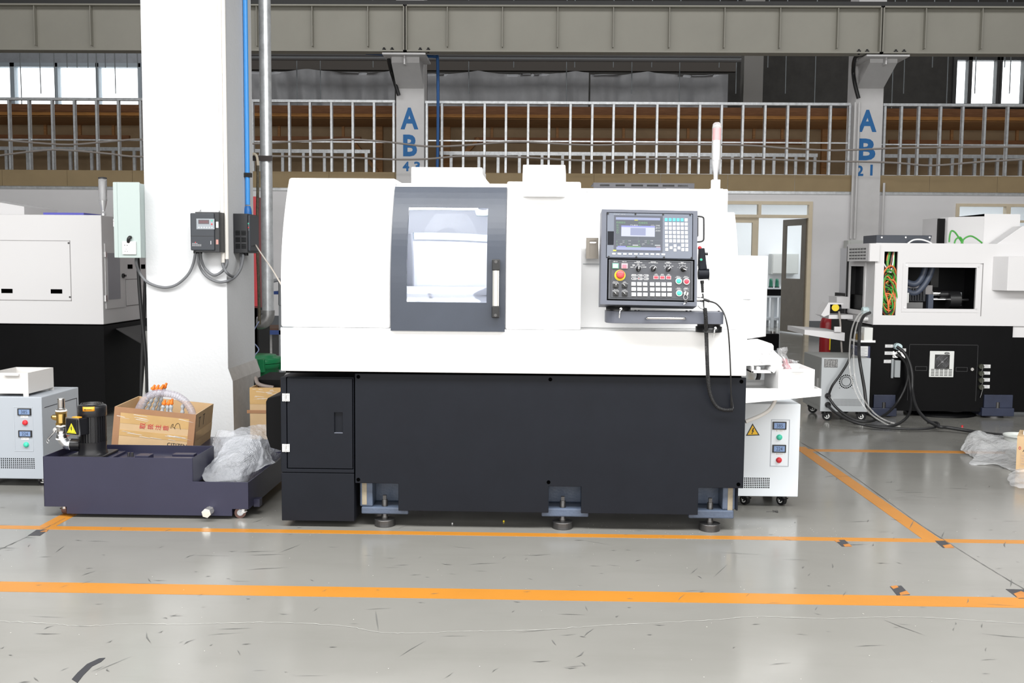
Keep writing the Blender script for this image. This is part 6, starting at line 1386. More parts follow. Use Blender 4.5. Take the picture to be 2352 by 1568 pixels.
# ================================================================= RIGHT BACKGROUND LATHE
YR=8.6
xf0=X_(2009,680,YR); xf1=X_(2322,850,YR); xe=xf0+2.6
rl_=thing('lathe','white lathe with open panels full of cables and a black base, right background','lathe',((xf0+xf1)/2,YR,0))
ztop=Z_(2180,559,YR); zmid=Z_(2160,747,YR)
# pixel -> (x,z) on front
def h_(a,b,c,d): q=Q(a,b,c,d,YR); return q
op=h_(2084,614,2241,709); cb_=h_(2029,577.5,2060,724)
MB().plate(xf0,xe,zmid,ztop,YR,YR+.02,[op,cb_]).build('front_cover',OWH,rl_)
ysd=YR+.85
oy0,oz0=atx(1998,690,xf0).y,0
def sr(px,py): p=atx(px,py,xf0); return p.y,p.z
# left side cover with opening (receding face)
ya,yb=sr(1989,640)[0],sr(1954,640)[0]; za,zb_=sr(1970,716)[1],sr(1970,606)[1]; yend=sr(1944,650)[0]
MB().box(xf0,xe,YR+.02,yend,ztop-.02,ztop).build('roof_cover',OWH,rl_)
m=MB(); m.box(xf0-.006,xf0-.0005,YR+.0005,ya,zmid,ztop).box(xf0-.006,xf0-.0005,yb,yend,zmid,ztop).box(xf0-.006,xf0-.0005,ya,yb,zb_,ztop).box(xf0-.006,xf0-.0005,ya,yb,zmid,za); m.build('side_cover',OWH,rl_)
MB().plate(ya-.02,yb+.02,za-.02,zb_+.02,0,.01,[(ya+.02,yb-.02,za+.02,zb_-.02)],fn=lambda x,y,z:(xf0-.006-y,x,z)).build('opening_frame',OWH,rl_)
MB().box(xf0+.06,xf0+.07,YR+.1,YR+1.2,zmid,ztop-.03).build('inner_partition',mat('inner_grey',(.62,.62,.65),.5),rl_)
MB().box(xf0+.045,xf0+.06,YR+.42,YR+.46,zmid+.3,ztop-.02).build('inner_rail',IRON,rl_)
MB().box(xf0+.02,xf0+.055,YR+.25,YR+1.2,zmid,zmid+.24).build('inner_tray',BLACKP,rl_)
# louvre box at the top left
q=Q(1998,559,2020,600,YR-.03); xl=q[0]-.0; yy1=atx(1948,575,xl).y
m=MB(); m.box(q[0],q[1],YR-.03,YR-.001,q[2],q[3]); m.build('louvre_front',OWH,rl_)
lv=MB().box(xl-.004,xf0,YR-.02,yy1,q[2],q[3]).build('louvre_box',OWH,rl_)
m=MB(); md=MB()
for r in range(4):
    for c in range(6):
        y=YR+.06+c*(yy1-YR-.1)/6; z=q[2]+.03+r*(q[3]-q[2]-.04)/4
        m.add([V(xl-.006,y,z),V(xl-.006,y+.06,z),V(xl-.010,y+.06,z+.010),V(xl-.010,y,z+.010)],[(0,1,2,3)]); md.box(xl-.0065,xl-.004,y,y+.06,z-.012,z)
m.build('louvre_fin',PWHITE,lv); md.build('louvre_slot',mat('louvre_shadow_slot',(.12,.12,.12),.6),lv)
# black base
MB().box(xf0-.005,xf1,YR,YR+.03,Z_(2160,944,YR),zmid).box(xf0-.005,xf0+.02,YR+.03,YR+1.2,.12,zmid-.01).box(xf0,xe,YR+.4,YR+1.2,.14,zmid).build('black_base',BLACKP,rl_)
xg=X_(2322,760,YR); MB().box(xf1,xe,YR+.02,YR+.1,Z_(2340,775,YR),zmid).build('lower_white_cover',OWH,rl_); MB().box(xf1+.002,xe,YR+.02,YR+.05,Z_(2340,947,YR),Z_(2340,775,YR)).build('black_base_end',BLACKP,rl_)
CASTD=mat('navy_casting',(.022,.028,.055),.45,var=.2)
for a,b in ((2002,2060),(2256,2330)):
    q=Q(a,925,b,953,YR-.03); MB().box(q[0],q[1],YR-.03,YR+.35,q[2]-.01,q[2]+.06).box(q[0]+.02,q[1]-.01,YR-.018,YR+.01,q[2]+.06,Z_((a+b)/2,906,YR)).build('cast_pedestal',CASTD,rl_,bevel=.004)
    x=(q[0]+q[1])/2; MB().lathe((x,YR+.08,0),(0,0,1),[(.09,0),(.09,.03),(.03,.035),(.03,q[2])],n=20).build('levelling_foot',IRON,rl_); MB().cyl((x,YR-.01,q[2]+.06),(x,YR-.01,q[2]+.11),.018,n=10).build('foot_bolt',IRON,rl_)
x=X_(2163,940,YR+.2); MB().lathe((x,YR+.25,0),(0,0,1),[(.30,0),(.30,.02),(.03,.022),(.03,.13)],n=20).build('levelling_foot',BLACKP,rl_)
# base door outline, fan, labels, connectors
DL=mat('faint_edge',(.03,.03,.032),.4)
q=Q(2086,791,2244,920,YR); m=MB(); m.box(q[0],q[1],YR-.003,YR,q[3]-.004,q[3]).box(q[1]-.004,q[1],YR-.003,YR,q[2],q[3]).box(q[0],q[0]+.003,YR-.003,YR,q[2],q[3]); m.build('door_outline',DL,rl_)
for a in ((2102,841,2129,851),(2195,843,2222,853)): 
    q=Q(*a,YR); MB().plate(q[0],q[1],q[2],q[3],YR-.003,YR,[(q[0]+.004,q[1]-.004,q[2]+.004,q[3]-.004)]).build('slot_handle',DL,rl_)
q=Q(2135,806,2191,866,YR-.01); fn_=MB().box(q[0],q[1],YR-.012,YR,q[2],q[3]).build('fan_unit',mat('fan_white',(.68,.69,.67),.4),rl_,bevel=.004)
k=Q(2147,814,2181,847,YR-.013); MB().box(k[0],k[1],YR-.0135,YR-.01,k[2],k[3]).build('fan_opening',mat('fan_dark',(.02,.02,.02),.4),fn_)
m=MB(); cx,cz=(k[0]+k[1])/2,(k[2]+k[3])/2; R=(k[1]-k[0])*.46
for i in range(7):
    r=R*(.28+.12*i); m.tube([(cx+r*math.cos(t),YR-.016,cz+r*math.sin(t)) for t in [j*PI/8 for j in range(16)]],.0012,n=5,sub=2,closed=True)
m.cyl((cx-R*.7,YR-.016,cz-R*.7),(cx+R*.7,YR-.016,cz+R*.7),.002,n=5).cyl((cx-R*.7,YR-.016,cz+R*.7),(cx+R*.7,YR-.016,cz-R*.7),.002,n=5).cyl((cx,YR-.017,cz),(cx,YR-.014,cz),R*.18); m.build('fan_guard',mat('guard_grey',(.22,.22,.23),.35,.6),fn_)
m=MB(); w=(q[1]-q[0])
for i in range(5):
    for j in range(5): x=q[0]+w*(.07+.18*i); z=q[2]+.012+j*.013; m.box(x,x+w*.14,YR-.0128,YR-.011,z,z+.006)
m.build('fan_slot',mat('slot_dark',(.03,.03,.03),.5),fn_)
c=at(2175,811,YR-.012); m=MB(); m.cyl((0,0,0),(0,0,.001),1,n=24); o_=[V(c.x+v.x*.022,YR-.0135-(v.z*1.0),c.z+v.y*.009) for v in m.v]; mm=MB(); mm.v=o_; mm.f=m.f; mm.s=m.s; mm.build('maker_badge',BLACK,fn_)
m=MB(); addtext(m,'LIPU',T(c.x,YR-.0155,c.z)@UP,.009,.026,.0002); m.build('badge_lettering',INK,fn_)
c=at(2232,847.5,YR); MB().cyl((c.x,YR-.012,c.z),(c.x,YR,c.z),.014,n=18).build('door_lock',CHROME,rl_)
def nametag(a,b,c_,d,s1,s2):
    q=Q(a,b,c_,d,YR-.002); t_=MB().box(q[0],q[1],YR-.003,YR,q[2],q[3]).build('name_tag',mat('tag_white',(.66,.66,.66),.45),rl_)
    m=MB(); w,h=q[1]-q[0],q[3]-q[2]; addtext(m,s1,T((q[0]+q[1])/2,YR-.0032,q[2]+h*.68)@UP,h*.32,w*.45,.0002); addtext(m,s2,T((q[0]+q[1])/2,YR-.0032,q[2]+h*.28)@UP,h*.2,w*.68,.0002); m.build('lettering',MATS['grey_ink'],t_)
for t_ in ((2033,791,2051,798,'主电源','MAIN POWER'),(2063,800,2081,807,'伺服','SERVO'),(2032,807,2050,814.5,'动力线','POWER LINE'),(2030,826,2048,833.5,'信号线','SIGNAL LINE'),(2257,837,2275,845,'编码器接口','ENCODER'),(2256,853,2274,860,'水泵','PUMP'),(2255.5,868,2273.5,876,'照明','LIGHTING'),(2255,884,2273,891.5,'自动送料','BAR FEEDER')): nametag(*t_)
MINT=mat('mint_gland',(.55,.68,.70),.4)
c=at(2059,795,YR); MB().cyl((c.x,YR-.05,c.z),(c.x,YR,c.z),.030,n=8,sm=False).cyl((c.x+.004,YR-.07,c.z),(c.x,YR-.04,c.z),.024,n=14).build('cable_gland',MINT,rl_)
c=at(2058,813.5,YR); MB().box(c.x-.03,c.x+.03,YR-.006,YR,c.z-.028,c.z+.028).cyl((c.x,YR-.03,c.z),(c.x,YR,c.z),.026,n=18).build('round_connector',CHROME,rl_)
c=at(2071,815,YR); MB().box(c.x-.026,c.x+.03,YR-.006,YR,c.z-.024,c.z+.024).cyl((c.x,YR-.03,c.z),(c.x,YR,c.z),.022,n=18).build('round_connector',CHROME,rl_)
q=Q(2053,827,2066,866,YR-.02); MB().box(q[0],q[1],YR-.045,YR,q[2],q[3]).box(q[0]-.02,q[0],YR-.02,YR,q[2]-.01,q[3]+.01).build('plug_socket',mat('plug_grey',(.30,.32,.33),.4),rl_,bevel=.004)
for i,py in enumerate((841,857,872.5,888.5)):
    c=at(2252,py,YR); s=MB().cyl((c.x,YR-.025,c.z),(c.x,YR,c.z),.022,n=18).build('capped_socket',mat('olive_cap',(.035,.037,.025),.4),rl_)
    MB().tube([(c.x+.006,YR-.027,c.z),(c.x+.008,YR-.02,c.z-.03),(c.x-.004,YR-.012,c.z-.06 if i<3 else c.z-.09)],.003,n=5).build('cap_chain',STEEL,s)
# frame around the front opening and interior
qo=Q(2078,604,2256,725,YR)
MB().plate(op[0]-.045,op[1]+.03,op[2]-.03,op[3]+.035,YR-.004,YR,[op]).build('window_frame',OWH,rl_)
m=MB(); m.box(qo[0],qo[1],YR-.0035,YR,qo[3]-.006,qo[3]).box(qo[1]-.006,qo[1],YR-.0035,YR,qo[2],qo[3]); m.build('panel_gap',MATS['seam_shadow_grey'],rl_)
for p in ((2082,609),(2248,612.5),(2077,706),(2242,709)): c=at(*p,YR); MB().cyl((c.x,YR-.008,c.z),(c.x,YR-.003,c.z),.008,n=8).build('panel_screw',STEEL,rl_)
MB().box(op[0]-.3,op[1]+.4,YR+.7,YR+.72,zmid,ztop-.02).box(op[0]-.22,op[0]-.2,YR+.03,YR+.7,zmid,ztop-.02).box(op[1]+.2,op[1]+.22,YR+.03,YR+.7,zmid,ztop-.02).build('cavity_wall',mat('cavity_black',(.012,.012,.014),.45),rl_)
yi=YR+.16
HOS=mat('blue_grey_hose',(.055,.068,.10),.4)
for pts in (((2078,645),(2090,651),(2102,652),(2112,645),(2120,630),(2125,612)),((2078,664),(2092,672),(2106,671),(2122,655),(2135,633),(2142,612))): MB().tube([at(x,y,yi) for x,y in pts],.028).build('loop_hose',HOS,rl_)
def bi(a,b,c_,d,m_,nm,y0=yi,y1=yi+.2): q=Q(a,b,c_,d,y0); return MB().box(q[0],q[1],y0,y1,q[2],q[3]).build(nm,m_,rl_,bevel=.003)
bi(2085,661,2126,692,mat('finned_dark',(.025,.028,.036),.4),'motor_block'); bi(2085,655,2126,661,mat('block_light',(.22,.21,.22),.4),'block_top'); bi(2126,655,2142,676,mat('block_mid',(.20,.19,.19),.4),'block_end'); bi(2080,694,2120,708,mat('block_bed',(.15,.15,.15),.4),'bed_plate'); bi(2080,672,2088,696,MATS['fan_white'],'white_box',yi-.05,yi)
for i in range(6): bi(2090+i*6,662,2093+i*6,690,mat('finned_dark2',(.012,.013,.016),.4),'motor_fin',yi-.02,yi)
bi(2132,676,2144,712,HOS,'bracket',yi-.03,yi+.02); bi(2138,600,2157,660,mat('inner_rail_grey',(.02,.02,.02),.5),'inner_rail',yi+.2,yi+.22); bi(2190,671,2209,702,MATS['plate_grey'],'grey_box',yi+.15,yi+.2)
def rod(px0,px1,py,r,m_,nm): a,b=at(px0,py,yi-.02),at(px1,py,yi-.02); MB().cyl((a.x,yi-.02,a.z),(b.x,yi-.02,b.z),r,n=18).build(nm,m_,rl_)
rod(2142,2158,673.5,.018,CHROME,'short_rod'); rod(2143,2182,687.5,.014,CHROME,'shaft'); rod(2176,2201,688,.075,BLACK,'chuck_body'); rod(2158,2192,676,.03,BLACK,'spindle_nose'); rod(2201,2224,688.5,.012,BLACK,'bar_end')
# cables in the tall opening
Yw=YR+.05
MB().box(cb_[0]-.06,cb_[1]+.06,YR+.2,YR+.22,cb_[2]-.05,cb_[3]+.05).build('cable_bay',MATS['cavity_black'],rl_)
cab=thing('cable_bundle','tangle of orange and green cables stuffed in the tall slot of the right lathe','cable bundle',((cb_[0]+cb_[1])/2,YR+.1,cb_[2]))
w=cb_[1]-cb_[0]; hh=cb_[3]-cb_[2]; xc=(cb_[0]+cb_[1])/2; rq=random.Random(11)
for i in range(40):
    mt_=(ORANGEC,GREENC,GREENC,ORANGEC,GREENC,RUBBER)[i%6]; cz=cb_[2]+hh*rq.uniform(.2,.62); a=w*rq.uniform(.32,.56); b=hh*rq.uniform(.13,.24); ph=rq.uniform(0,6); tl=rq.uniform(-.25,.25); y0=Yw+rq.uniform(-.03,.06); ty=rq.uniform(-.03,.03)
    P=[(min(max(xc+a*math.cos(t)+tl*b*math.sin(t),cb_[0]-.012),cb_[1]+.012),y0+ty*math.cos(t+ph),cz+b*math.sin(t)) for t in [ph+k_*2*PI/9 for k_ in range(9)]]
    MB().tube(P,.0068,n=7,sub=5,closed=True).build('cable_loop',mt_,cab)
for i in range(12):
    mt_=(GREENC,RUBBER,GREENC,ORANGEC,INK,RUBBER)[i%6]; x=cb_[0]+w*rq.uniform(.1,1); MB().tube([(x,Yw+.02,cb_[3]+.03),(x-w*rq.uniform(0,.3),Yw,cb_[3]-hh*.15),(xc+w*rq.uniform(-.3,.3),Yw-.03,cb_[3]-hh*.33)],.007,n=7).build('cable_strand',mt_,cab)
for i in range(8):
    mt_=(ORANGEC,GREENC)[i%2]; x=cb_[0]+w*rq.uniform(0,1); MB().tube([(x,Yw-.02,cb_[2]+hh*.35),(x+w*rq.uniform(-.4,.4),Yw-.04,cb_[2]+hh*.15),(xc+w*rq.uniform(-.4,.4),Yw,cb_[2]-.02)],.0075,n=7).build('cable_strand',mt_,cab)
# roof clutter
q=Q(2013,540,2141,560,YR+.15); x2=X_(2136,550,YR+.15)
MB().prism([(q[0],ztop),(q[0],q[3]),(q[1],q[3]),(x2,ztop)],'y',YR+.15,YR+.5).build('rack_cover',mat('rack_charcoal',(.045,.052,.068),.45),rl_,bevel=.004)
for px in (2025,2080,2135): c=at(px,545,YR+.15); MB().cyl((c.x,YR+.145,c.z),(c.x,YR+.15,c.z),.008,n=8).build('rack_screw',PWHITE,rl_)
q=Q(2167,491,2342,562,YR+.2)
xk=X_(2260,520,YR+.2); yk2=YR+.95
SIDEG=OWH
MB().box(xk,q[1],YR+.2,yk2,ztop-.01,q[3]).build('tall_box',OWH,rl_)
P=at(2168,501,yk2+.3); MB().add([V(xk,YR+.2,ztop),V(xk,YR+.2,q[3]),V(xk-.0,yk2+.6,q[3]),V(xk,yk2+.6,ztop)],[(0,1,2,3)]).build('tall_box_side',OWH,rl_)
ps=at(2166,500,YR+.6)
MB().prism([(X_(2158,530,YR+.5),YR+.5),(X_(2168,530,YR+.5),YR+.42),(xk,YR+.201),(xk,YR+.9),(X_(2158,530,YR+.5),YR+.9)],'z',ztop-.01,Z_(2168,499,YR+.45)).build('box_wing',OWH,rl_)
MB().box(X_(2154,530,YR+.42),X_(2168,530,YR+.42),YR+.40,YR+.44,ztop,Z_(2160,502,YR+.42)).build('black_post',BLACKP,rl_)
za_=Z_(2330,519,YR+.05); MB().prism([(X_(2282,560,YR+.05),ztop-.01),(X_(2345,519,YR+.05),za_),(xe,za_),(xe,ztop-.01)],'y',YR+.02,YR+.19).build('raised_cover',OWH,rl_,bevel=.004)
q=Q(2289,589,2420,668,YR-.12); MB().prism([(q[0]+.09,YR-.13),(q[0]+.02,YR),(q[1],YR),(q[1],YR-.13)],'z',q[2],q[3]).build('side_hood',OWH,rl_,bevel=.004)
for pts in (((2180,556),(2182,538),(2186,530),(2194,534),(2204,548),(2212,560)),((2192,559),(2196,549),(2206,545),(2212,556)),((2208,559),(2215,548),(2228,542),(2240,546),(2256,558)))[:3]:
    tag(MB().tube([at(x,y,YR+.10) for x,y in pts],.007).build('green_cable',GREENC),('tall loop of green cable on the roof of the right lathe','small loop of green cable between two larger ones on the right lathe','wide loop of green cable on the roof of the right lathe')[(0,1,2)[[2180,2192,2208].index(pts[0][0])]],'cable','green cable loops on the right lathe')
tag(MB().tube([at(x,y,YR+.10) for x,y in ((2085,559),(2098,551),(2115,550),(2130,554),(2140,559))],.007).build('white_cable',PWHITE),'white cable arching on the roof of the right lathe','cable')
tag(MB().tube([at(x,y,YR+.4) for x,y in ((1998,560),(1999,548),(2004,544),(2014,545))],.010).build('black_handle_cable',RUBBER),'short black cable bent over the left roof edge of the right lathe','cable')
# glands and clear tubes at the left corner
for py,r,l in ((714,.034,MINT),(733,.018,PWHITE)):
    c=at(2003,py,YR+.12); MB().cyl((xf0-.055,YR+.14,c.z),(xf0-.004,YR+.14,c.z),r,n=8,sm=False).build('cable_gland',l,rl_)
CT=mat('clear_tube',(.70,.69,.67),.1,alpha=.22,spec=.9)
def trail(label,pts,r,m_,name='hose',cat='hose',group=None): return tag(MB().tube([at(x,y,Y) for x,y,Y in pts],r,n=9,sub=7).build(name,m_),label,cat,group)
g='tubes and leads trailing from the right lathe'
trail('left one of two clear tubes trailing from the right lathe gland to the floor',[(1992,713,8.6),(1975,720,8.5),(1960,745,8.4),(1953,780,8.3),(1951,830,8.15),(1956,870,8.1),(1970,910,8.05),(1990,940,8.0),(2010,958,8.0),(2040,975,7.96),(2068,979,7.94)],.0072,CT,'clear_tube',group=g)
trail('right one of two clear tubes trailing from the right lathe gland to the floor',[(1995,716,8.6),(1978,725,8.5),(1967,750,8.4),(1961,790,8.3),(1962,850,8.15),(1970,890,8.1),(1985,920,8.05),(2010,950,8.0),(2036,966,7.98),(2055,972,7.96)],.0072,CT,'clear_tube',group=g)
trail('black lead from the right lathe gland down past the grey cabinet',[(1998,718,8.6),(1984,726,8.5),(1975,750,8.4),(1973,800,8.3),(1975,830,8.15),(1985,890,8.1),(1992,935,8.05),(2010,960,8.02),(2045,972,7.98)],.013,RUBBER,'power_lead','cable',g)
trail('black lead crossing to the upper grommet of the grey cabinet',[(1958,800,8.28),(1948,830,8.24),(1930,860,8.24),(1912,885,8.24),(1904,905,8.26)],.010,RUBBER,'power_lead','cable',g)
trail('black cable sagging from the upper grommet to the floor',[(1903,912,8.27),(1920,935,8.22),(1945,955,8.15),(1970,966,8.1),(2000,967,8.1),(2018,960,8.2),(2040,947,8.4),(2060,925,8.52),(2077,895,8.54),(2085,865,8.54),(2082,838,8.54),(2072,822,8.54),(2062,815,8.55)],.0115,RUBBER,'power_cable','cable',g)
trail('black cable sagging from the lower grommet across the floor to the right lathe plug',[(1902,932,8.27),(1920,948,8.1),(1950,965,7.98),(1990,976,7.92),(2040,979,7.9),(2072,968,8.0),(2090,945,8.3),(2092,905,8.5),(2087,865,8.54),(2084,832,8.54),(2078,822,8.54)],.0115,RUBBER,'power_cable','cable',g)
trail('thick black main cable from the mint gland looping on to the floor at right',[(2060,796,8.53),(2075,808,8.5),(2088,830,8.48),(2095,860,8.45),(2096,900,8.4),(2105,935,8.2),(2124,960,8.0),(2145,974,7.9),(2158,980,7.8),(2180,982,7.8),(2230,990,7.72),(2270,996,7.6),(2300,999,7.5),(2340,1003,7.45),(2390,1008,7.4)],.0135,RUBBER,'power_cable','cable',g)
trail('coil of black cable lying on the floor in front of the right lathe',[(1960,970,7.98),(2010,980,7.88),(2080,985,7.82),(2130,984,7.82),(2155,977,7.9),(2150,970,8.0),(2130,970,8.05)],.010,RUBBER,'power_cable','cable',g)
# white bar tray with motor on the left of the right lathe
q=Q(1850,758,1938,783,YR+.0)
bt=thing('bar_tray','white bar tray jutting left from the right lathe above the grey cabinet','tray',(X_(1900,770,YR+.5),YR+.5,Z_(1900,785,YR+.5)))
P=[at(*p,YR+.35) for p in ((1828,754),(1848,764),(1938,780),(1938,763))]
z1=Z_(1890,756,YR+.3)
m=MB(); m.prism([(at(1848,762,YR+.3).x,Z_(1848,757,YR+.3)),(at(1940,775,YR+.3).x,Z_(1940,764,YR+.3)),(at(1940,775,YR+.3).x,Z_(1940,783,YR+.3)),(at(1848,762,YR+.3).x,Z_(1848,768,YR+.3))],'y',YR+.3,YR+.9); m.build('tray_body',OWH,bt)
q=Q(1916,750,1931,762,YR+.29); MB().box(q[0],q[1],YR+.28,YR+.3,q[2],q[3]).build('mount_plate',OWH,bt)
YM=YR+.5
mo=thing('feed_motor','black and yellow feed motor in a white bracket left of the right lathe','motor',(X_(1912,710,YM),YM,Z_(1912,725,YM)))
q=Q(1900,698,1930,718,YM); MB().cyl((q[0],YM,(q[2]+q[3])/2),(q[1],YM,(q[2]+q[3])/2),(q[3]-q[2])/2,n=20).build('motor_body',BLACK,mo); c=at(1917,706,YM-.06); MB().cyl((c.x,YM-.085,c.z),(c.x+.01,YM-.05,c.z),.032,n=20).build('yellow_cap',YEL,mo)
c=at(1885,712,YM); m=MB(); m.prism([(X_(1880,705,YM),Z_(1880,722,YM)),(X_(1896,694,YM),Z_(1896,694,YM)),(X_(1930,695,YM),Z_(1930,695,YM)),(X_(1930,698,YM),Z_(1930,698,YM)),(X_(1900,698,YM),Z_(1900,698,YM)),(X_(1899,721,YM),Z_(1899,721,YM)),(X_(1886,726,YM),Z_(1886,726,YM))],'y',YM-.09,YM+.1); m.build('bracket',OWH,mo)
q=Q(1918,681,1948,708,YM+.2); MB().box(q[0],q[1],YM+.15,YM+.4,q[2],q[3]).build('arm',OWH,mo); q=Q(1898,722,1960,726,YM); MB().box(q[0],q[1]-.03,YM-.08,YM+.2,q[2]-.02,q[3]).build('base_plate',OWH,mo)
tag(MB().tube([at(1927,715,YM-.1),at(1930,740,YM-.12),at(1932,780,YM-.16),at(1934,812,YM-.2)],.009).build('grey_hose',MATS['grey_cable']),'thin grey hose hanging from the feed motor behind the grey cabinet','hose')
# lubricator
Ylb=YR+.05
lb=thing('lubricator','navy lubricator tank with white motor and instruction sheet at the right lathe corner','lubricator',(X_(1988,830,Ylb-.1),Ylb-.1,Z_(1988,840,Ylb)))
q=Q(1971,795,1999,838,Ylb-.15); MB().box(q[0],q[1],Ylb-.15,Ylb+.05,q[2],q[3]).build('oil_tank',mat('navy_translucent',(.03,.035,.08),.2),lb,bevel=.006)
q=Q(1975,787,1994,818,Ylb-.16); pp_=MB().box(q[0],q[1],Ylb-.156,Ylb-.15,q[2],q[3]-.03).build('instruction_sheet',mat('tag_white',(.66,.66,.66),.45),lb)
m=MB()
for i in range(9): m.box(q[0]+.008,q[1]-.008-(.02 if i%3==2 else 0),Ylb-.1575,Ylb-.156,q[3]-.045-i*.0085,q[3]-.043-i*.0085)
m.build('small_print',MATS['grey_ink'],pp_)
q=Q(1983,752,2003,783,Ylb-.12); MB().box(q[0],q[1],Ylb-.14,Ylb,q[2],q[3]).build('motor_cover',MATS['fan_white'],lb,bevel=.003); q=Q(1969,781,2010,786,Ylb-.14); MB().box(q[0],q[1],Ylb-.15,Ylb+.02,q[2],q[3]).build('bracket',STEEL,lb)
c=at(1973,772,Ylb-.12); MB().cyl((c.x,Ylb-.1,c.z-.05),(c.x,Ylb-.1,c.z+.02),.02,n=14).build('gauge_stem',BRASS,lb); MB().cyl((c.x,Ylb-.1,c.z+.02),(c.x,Ylb-.1,c.z+.04),.024,n=14).build('filler_cap',CHROME,lb)
# grey stabilizer seen from behind
Yg_=8.3
q=Q(1886,822,1998,945,Yg_)
gs=thing('stabilizer','grey stabilizer cabinet with a round fan grille seen from behind, beside the right lathe','voltage stabilizer',((q[0]+q[1])/2,Yg_+.3,0))
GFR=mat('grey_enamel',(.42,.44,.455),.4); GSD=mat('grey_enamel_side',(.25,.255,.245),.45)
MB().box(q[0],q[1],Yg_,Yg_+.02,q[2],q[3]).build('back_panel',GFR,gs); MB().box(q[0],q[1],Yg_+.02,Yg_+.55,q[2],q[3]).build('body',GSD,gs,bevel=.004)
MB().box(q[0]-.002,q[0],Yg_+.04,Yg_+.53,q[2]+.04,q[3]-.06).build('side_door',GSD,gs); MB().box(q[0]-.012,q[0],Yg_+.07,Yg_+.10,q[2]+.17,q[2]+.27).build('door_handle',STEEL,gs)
m=MB()
c=at(1943.5,876,Yg_)
for n,r,s in ((22,.054,.0058),(24,.038,.0040)):
    for i in range(n): a=2*PI*i/n; m.cyl((c.x+r*math.cos(a),Yg_-.001,c.z+r*math.sin(a)),(c.x+r*math.cos(a),Yg_+.001,c.z+r*math.sin(a)),s,n=10)
m.build('fan_holes',DARK,gs)
for sx in (-.053,.053):
    for sz in (-.053,.053): MB().sph((c.x+sx,Yg_-.001,c.z+sz),.005,n=8,m=4).build('fan_screw',STEEL,gs)
for py in (908.5,929): c=at(1901,py,Yg_); MB().lathe((c.x,Yg_-.012,c.z),(0,1,0),[(.024,0),(.024,.012)],n=20).build('grommet',BLACK,gs)
k=Q(1893,824.5,1924,843.5,Yg_); dpl=MB().box(k[0],k[1],Yg_-.002,Yg_,k[2],k[3]).build('data_plate',mat('etched_plate',(.16,.16,.16),.35,.6,var=.7,vs=80),gs)
m=MB()
for i in range(30):
    z=k[2]+.008+(i%6)*.009; x=k[0]+.01+(i//6)*.022; m.box(x,x+rs.uniform(.004,.016),Yg_-.0026,Yg_-.002,z,z+.003)
addtext(m,'CE',T(k[0]+.018,Yg_-.0026,k[3]-.010)@UP,.010,None,.0002); m.build('lettering',mat('plate_ink',(.45,.45,.45),.4),dpl)
m=MB(); a,b=Q(1915,917,1978,931,Yg_)[:2]; z0,z1=Q(1915,917,1978,931,Yg_)[2:]
for i in range(22):
    for j in range(6): x=a+(b-a)*i/21; z=z0+(z1-z0)*j/5; m.add([(x-.003,Yg_-.0006,z-.003),(x+.003,Yg_-.0006,z-.003),(x+.003,Yg_-.0006,z+.003),(x-.003,Yg_-.0006,z+.003)],[(0,1,2,3)])
m.build('vent_holes',mat('vent_grey_hole',(.10,.10,.10),.6),gs)
for (x,y) in ((q[0]+.05,Yg_+.05),(q[1]-.07,Yg_+.05),(q[0]+.05,Yg_+.48),(q[1]-.07,Yg_+.48)): caster(gs,x,y,.040,-.4,BLACK,BLACK,q[2],.013)
# ================================================================= WRAP, TUB AND BOX AT THE RIGHT EDGE
BUB2=bubble_mat('bubble_wrap_thin',(.66,.67,.68),.60,1.0)
wr=thing('bubble_wrap','crumpled bubble wrap lying on the floor at the right edge','bubble wrap',(fl(2260,1075).x,fl(2260,1075).y,0))
yA=fl(2260,1070).y
def G(x,y,h=0): p=fl(x,y); return p
def H(x,y,Y): return at(x,y,Y)
wrap([[H(2206,1030,6.95),H(2216,1006,7.05),H(2240,988,7.1),H(2262,995,7.1),H(2300,1002,7.1),H(2330,1000,7.1)],[H(2208,1036,6.95),H(2225,1012,6.98),H(2250,1003,6.98),H(2275,1010,6.95),H(2305,1012,6.92),H(2335,1015,6.9)],[H(2220,1041,6.88),H(2240,1035,6.82),H(2262,1034,6.80),H(2285,1034,6.78),H(2310,1034,6.74),H(2340,1035,6.7)],[H(2240,1052,6.74),H(2250,1050,6.73),H(2265,1050,6.72),H(2290,1052,6.68),H(2318,1055,6.6),H(2342,1060,6.5)]],'upper_fold',wr,amp=.022,seed=2,m_=BUB2)
wrap([[H(2238,1046,6.76),H(2260,1042,6.74),H(2290,1045,6.7),H(2315,1050,6.6),H(2340,1060,6.48)],[H(2236,1055,6.66),H(2260,1052,6.64),H(2290,1056,6.58),H(2315,1062,6.5),H(2345,1076,6.34)],[H(2226,1063,6.57),H(2255,1062,6.55),H(2288,1064,6.52),H(2315,1072,6.42),H(2340,1086,6.23)],[H(2233,1068,6.53),H(2260,1067,6.53),H(2290,1067,6.51),H(2310,1075,6.41),H(2330,1082,6.3)]],'lower_fold',wr,amp=.014,seed=6,m_=BUB2)
FILM2=mat('clear_film_sheet',(.82,.82,.84),.12,alpha=.34,spec=1,bump=.8,bs=40)
fm=thing('plastic_film','crinkled clear plastic film on the floor below the small carton at the right edge','plastic film',(fl(2340,1110).x,fl(2340,1110).y,0))
wrap([[H(2345,1072,6.15),H(2370,1075,6.2),H(2400,1080,6.2)],[H(2325,1085,6.2),H(2350,1082,6.15),H(2400,1085,6.15)],[H(2316,1102,6.02),H(2345,1098,5.98),H(2400,1095,6.0)],[H(2322,1120,5.83),H(2350,1124,5.8),H(2400,1120,5.82)]],'sheet',fm,amp=.022,seed=4,m_=FILM2)
Ytb=6.9; c=at(2345,1005,Ytb)
tb=thing('white_tub','ribbed translucent white tub half covered by bubble wrap at the right edge','tub',(c.x,Ytb,0))
